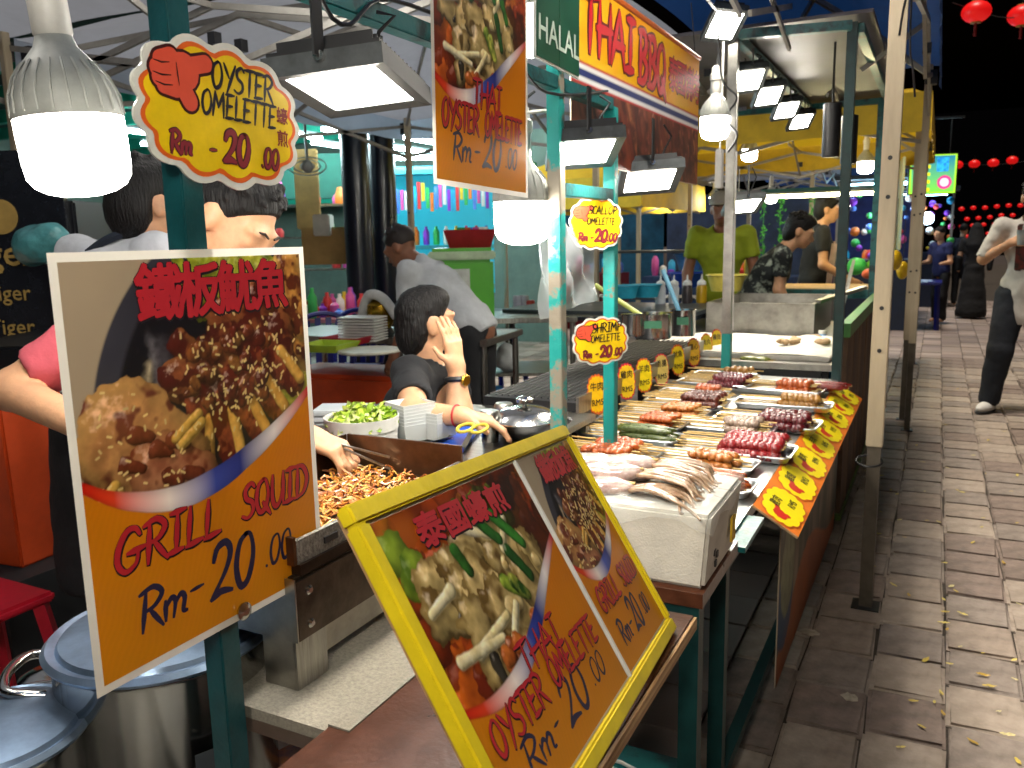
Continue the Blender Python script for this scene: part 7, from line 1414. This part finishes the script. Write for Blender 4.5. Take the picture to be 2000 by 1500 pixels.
# --- lime shirt vendor behind the grey post
p = dep(1408, 560, 6.3); fd = unit(-fh*.9-rh*.3); J = stand((p[0], p[1], 0), math.atan2(fd[1], fd[0]), 1.72, .08)
for q in 'RL': J['wr'+q] = J['el'+q]+(-V(0, 0, .85)+fd*.5)*.25
J['head'] = J['head']+V(0, 0, -.02)
lime, h, Hd = person('person', 'vendor in a lime green shirt behind the sauce bottles', J, SK3, cloth('lime', '#8c9a1a'), cloth('black', ''), .012, hem=.06)
vs_, fs_ = sdf_mesh([('e', h(0, 0, .06), V(.095, .11, .075), Hd), ('e', h(0, .1, .045), V(.075, .075, .014), Hd)], .012, .015, [('plane', h(0, 0, .035), Hd @ V(0, 0, -1))]); np_mesh('cap', vs_, fs_, cloth('grey_cap', '#8a8478'), lime)
# --- vendor in dark flowered shirt leaning over the counter, and the one behind
hd = dep(1562, 452, 6.0); fd = unit(rh*.95-fh*.25); p = dep(1515, 560, 6.0); J = stand((p[0], p[1], 0), math.atan2(fd[1], fd[0]), 1.68, .5)
sh_ = hd-J['head']
for k_ in ('head', 'nk', 'ch', 'pv', 'shR', 'shL', 'hpR', 'hpL'): J[k_] = J[k_]+sh_
for q in 'RL': J['el'+q] = J['sh'+q]+(-V(0, 0, 1)-fd*.1)*.25; J['wr'+q] = J['el'+q]+(-V(0, 0, .8)+fd*.5)*.24; J['kn'+q] = V(J['hp'+q][0], J['hp'+q][1], .47); J['an'+q] = V(J['hp'+q][0], J['hp'+q][1], .08)
J['face'] = unit(fd-V(0, 0, .35)); J['hup'] = unit(V(0, 0, .9)+fd*.35)
FLOW = mat('flower_cloth', '#8f988c', .85, col2='#12181a', scale=16, bump=.2, bscale=14); FLOW.node_tree.nodes['Color Ramp'].color_ramp.elements[0].position = .5; FLOW.node_tree.nodes['Color Ramp'].color_ramp.elements[1].position = .62
person('person', 'young vendor in a dark flowered shirt leaning over the wooden counter', J, SK2, FLOW, cloth('black', ''), .010, hairstyle='full', hem=.06)
p = dep(1588, 560, 7.7); J = stand((p[0], p[1], 0), math.atan2(fd[1], fd[0]), 1.72, .1)
hd = dep(1582, 420, 7.7); dz = hd[2]-J['head'][2]
for q in 'RL': J['wr'+q] = J['el'+q]+(-V(0, 0, .5)+fd*.85)*.25
v7, h, Hd = person('person', 'second vendor in a black shirt and pale patterned apron behind the leaning one', J, SK2, cloth('black', ''), cloth('black', ''), .012, hairstyle='full', hem=.05)
a = J['ch']+J['fu']*.10; MB().box(a-V(0, 0, .18), (.05, .3, .5), orient(J['fu'], (0, 0, 1))[:, [1, 0, 2]]).build('apron', mat('pale_apron', '#c8b0a8', .8, var=.15), v7, bevel=.02)
# --- passer-by in a white printed T-shirt
fd = unit(-fh*.9+rh*.35); p = onz(1985, 806, 0); J = stand((p[0], p[1], 0), math.atan2((V(-.1, -1, 0))[1], -.1), 1.74, -.02); f = J['f']; r = J['r']
J['knR'] = J['knR']-r*-.04-f*.0; J['anR'] = onz(1930, 806, 0)+V(0, .03, .08); J['knR'] = (J['hpR']+J['anR'])/2+f*.05; J['tfR'] = unit(f+r*.35)
J['anL'] = J['anL']-r*.06+V(0, .12, 0); J['knL'] = (J['hpL']+J['anL'])/2+f*.06
J['elR'] = J['shR']+r*.11-V(0, 0, .25)+f*.02; J['wrR'] = J['elR']+unit(-r*.72+V(0, 0, .50)+f*.5)*.235; J['hdR'] = unit(-r*.75+V(0, 0, .45)+f*.15); J['hnR'] = unit(-f*.5-V(0, 0, .4)-r*.3); J['hcR'] = .9
wal, h, Hd = person('person', 'man in a white printed T-shirt and dark jeans walking with a drink in hand', J, SK2, cloth('tee', '#c9c5be'), cloth('jeans', '#141a24'), .009, hairstyle='full', shoes=mat('sneaker', '#d0cec8', .5, var=.1, scale=25), hem=.24, sleeve=.9, wide=1.25)
c = J['ch']+J['fu']*.128-r*.03; MB().box(c+V(0, 0, -.02), (.24, .34, .02), basis(J['fu'])).build('shirt_print', mat('tee_print', '#8a3a34', .8, col2='#16302c', scale=22), wal, bevel=.008)
c = J['wrR']+J['hdR']*.09+f*.03; cu = thing('drink_cup', 'clear cup of drink held by the walking man', 'cup', c); MB().lathe([(.028, -.06), (.038, .05), (.04, .05)], 20, c).build('cup', mat('cup_clear', '#a8b8bc', .2, alpha=.7), cu, smooth=True); MB().tube([c+V(0, 0, .03), c+V(.01, 0, .13)], .004, 6).build('straw', WHITEP, cu)
# --- far people
p = onz(1895, 622, 0); J = stand((p[0], p[1], 0), math.pi/2, 1.5); J['wrR'] = J['elR']-V(0, 0, .2); J['hp'] = None
person('person', 'woman in a long black robe and headscarf walking away down the alley', J, SK2, cloth('robe', '#0a0a0d'), cloth('robe', ''), .02, hair=cloth('robe', ''), hairstyle='veil', hands=False, face=False, longsleeve=True, skirt=cloth('robe', ''))
p = onz(1832, 632, 0); J = stand((p[0], p[1], 0), -2.4, 1.45, .1); f = J['f']
for q in 'RL': J['wr'+q] = J['el'+q]+(f*.8-V(0, 0, .1))*.22
person('person', 'man in a navy shirt working at the blue tables down the alley', J, SK2, cloth('navy', '#141c4a'), cloth('black', ''), .02, hands=False, hem=.05)
p = onz(1862, 618, 0); J = stand((p[0]+.1, p[1]+2, 0), 1.2, 1.5); person('person', 'dark dressed passer-by beyond the navy shirted man', J, SK2, cloth('dusk', '#181a24'), cloth('black', ''), .022, hands=False)
bt = onz(1815, 640, 0); t = thing('blue_table', 'blue plastic table and cloth beside the tent legs down the alley', 'table', (bt[0]-.1, bt[1], 0)); MB().box((bt[0]-.15, bt[1], .66), (.55, .9, .03)).build('table_top', CB, t)
for sx in (-1, 1):
    for sy in (-1, 1): MB().beam((bt[0]-.15+sx*.24, bt[1]+sy*.4, 0), (bt[0]-.15+sx*.22, bt[1]+sy*.38, .644), .05, .05).build('leg', CB, t)
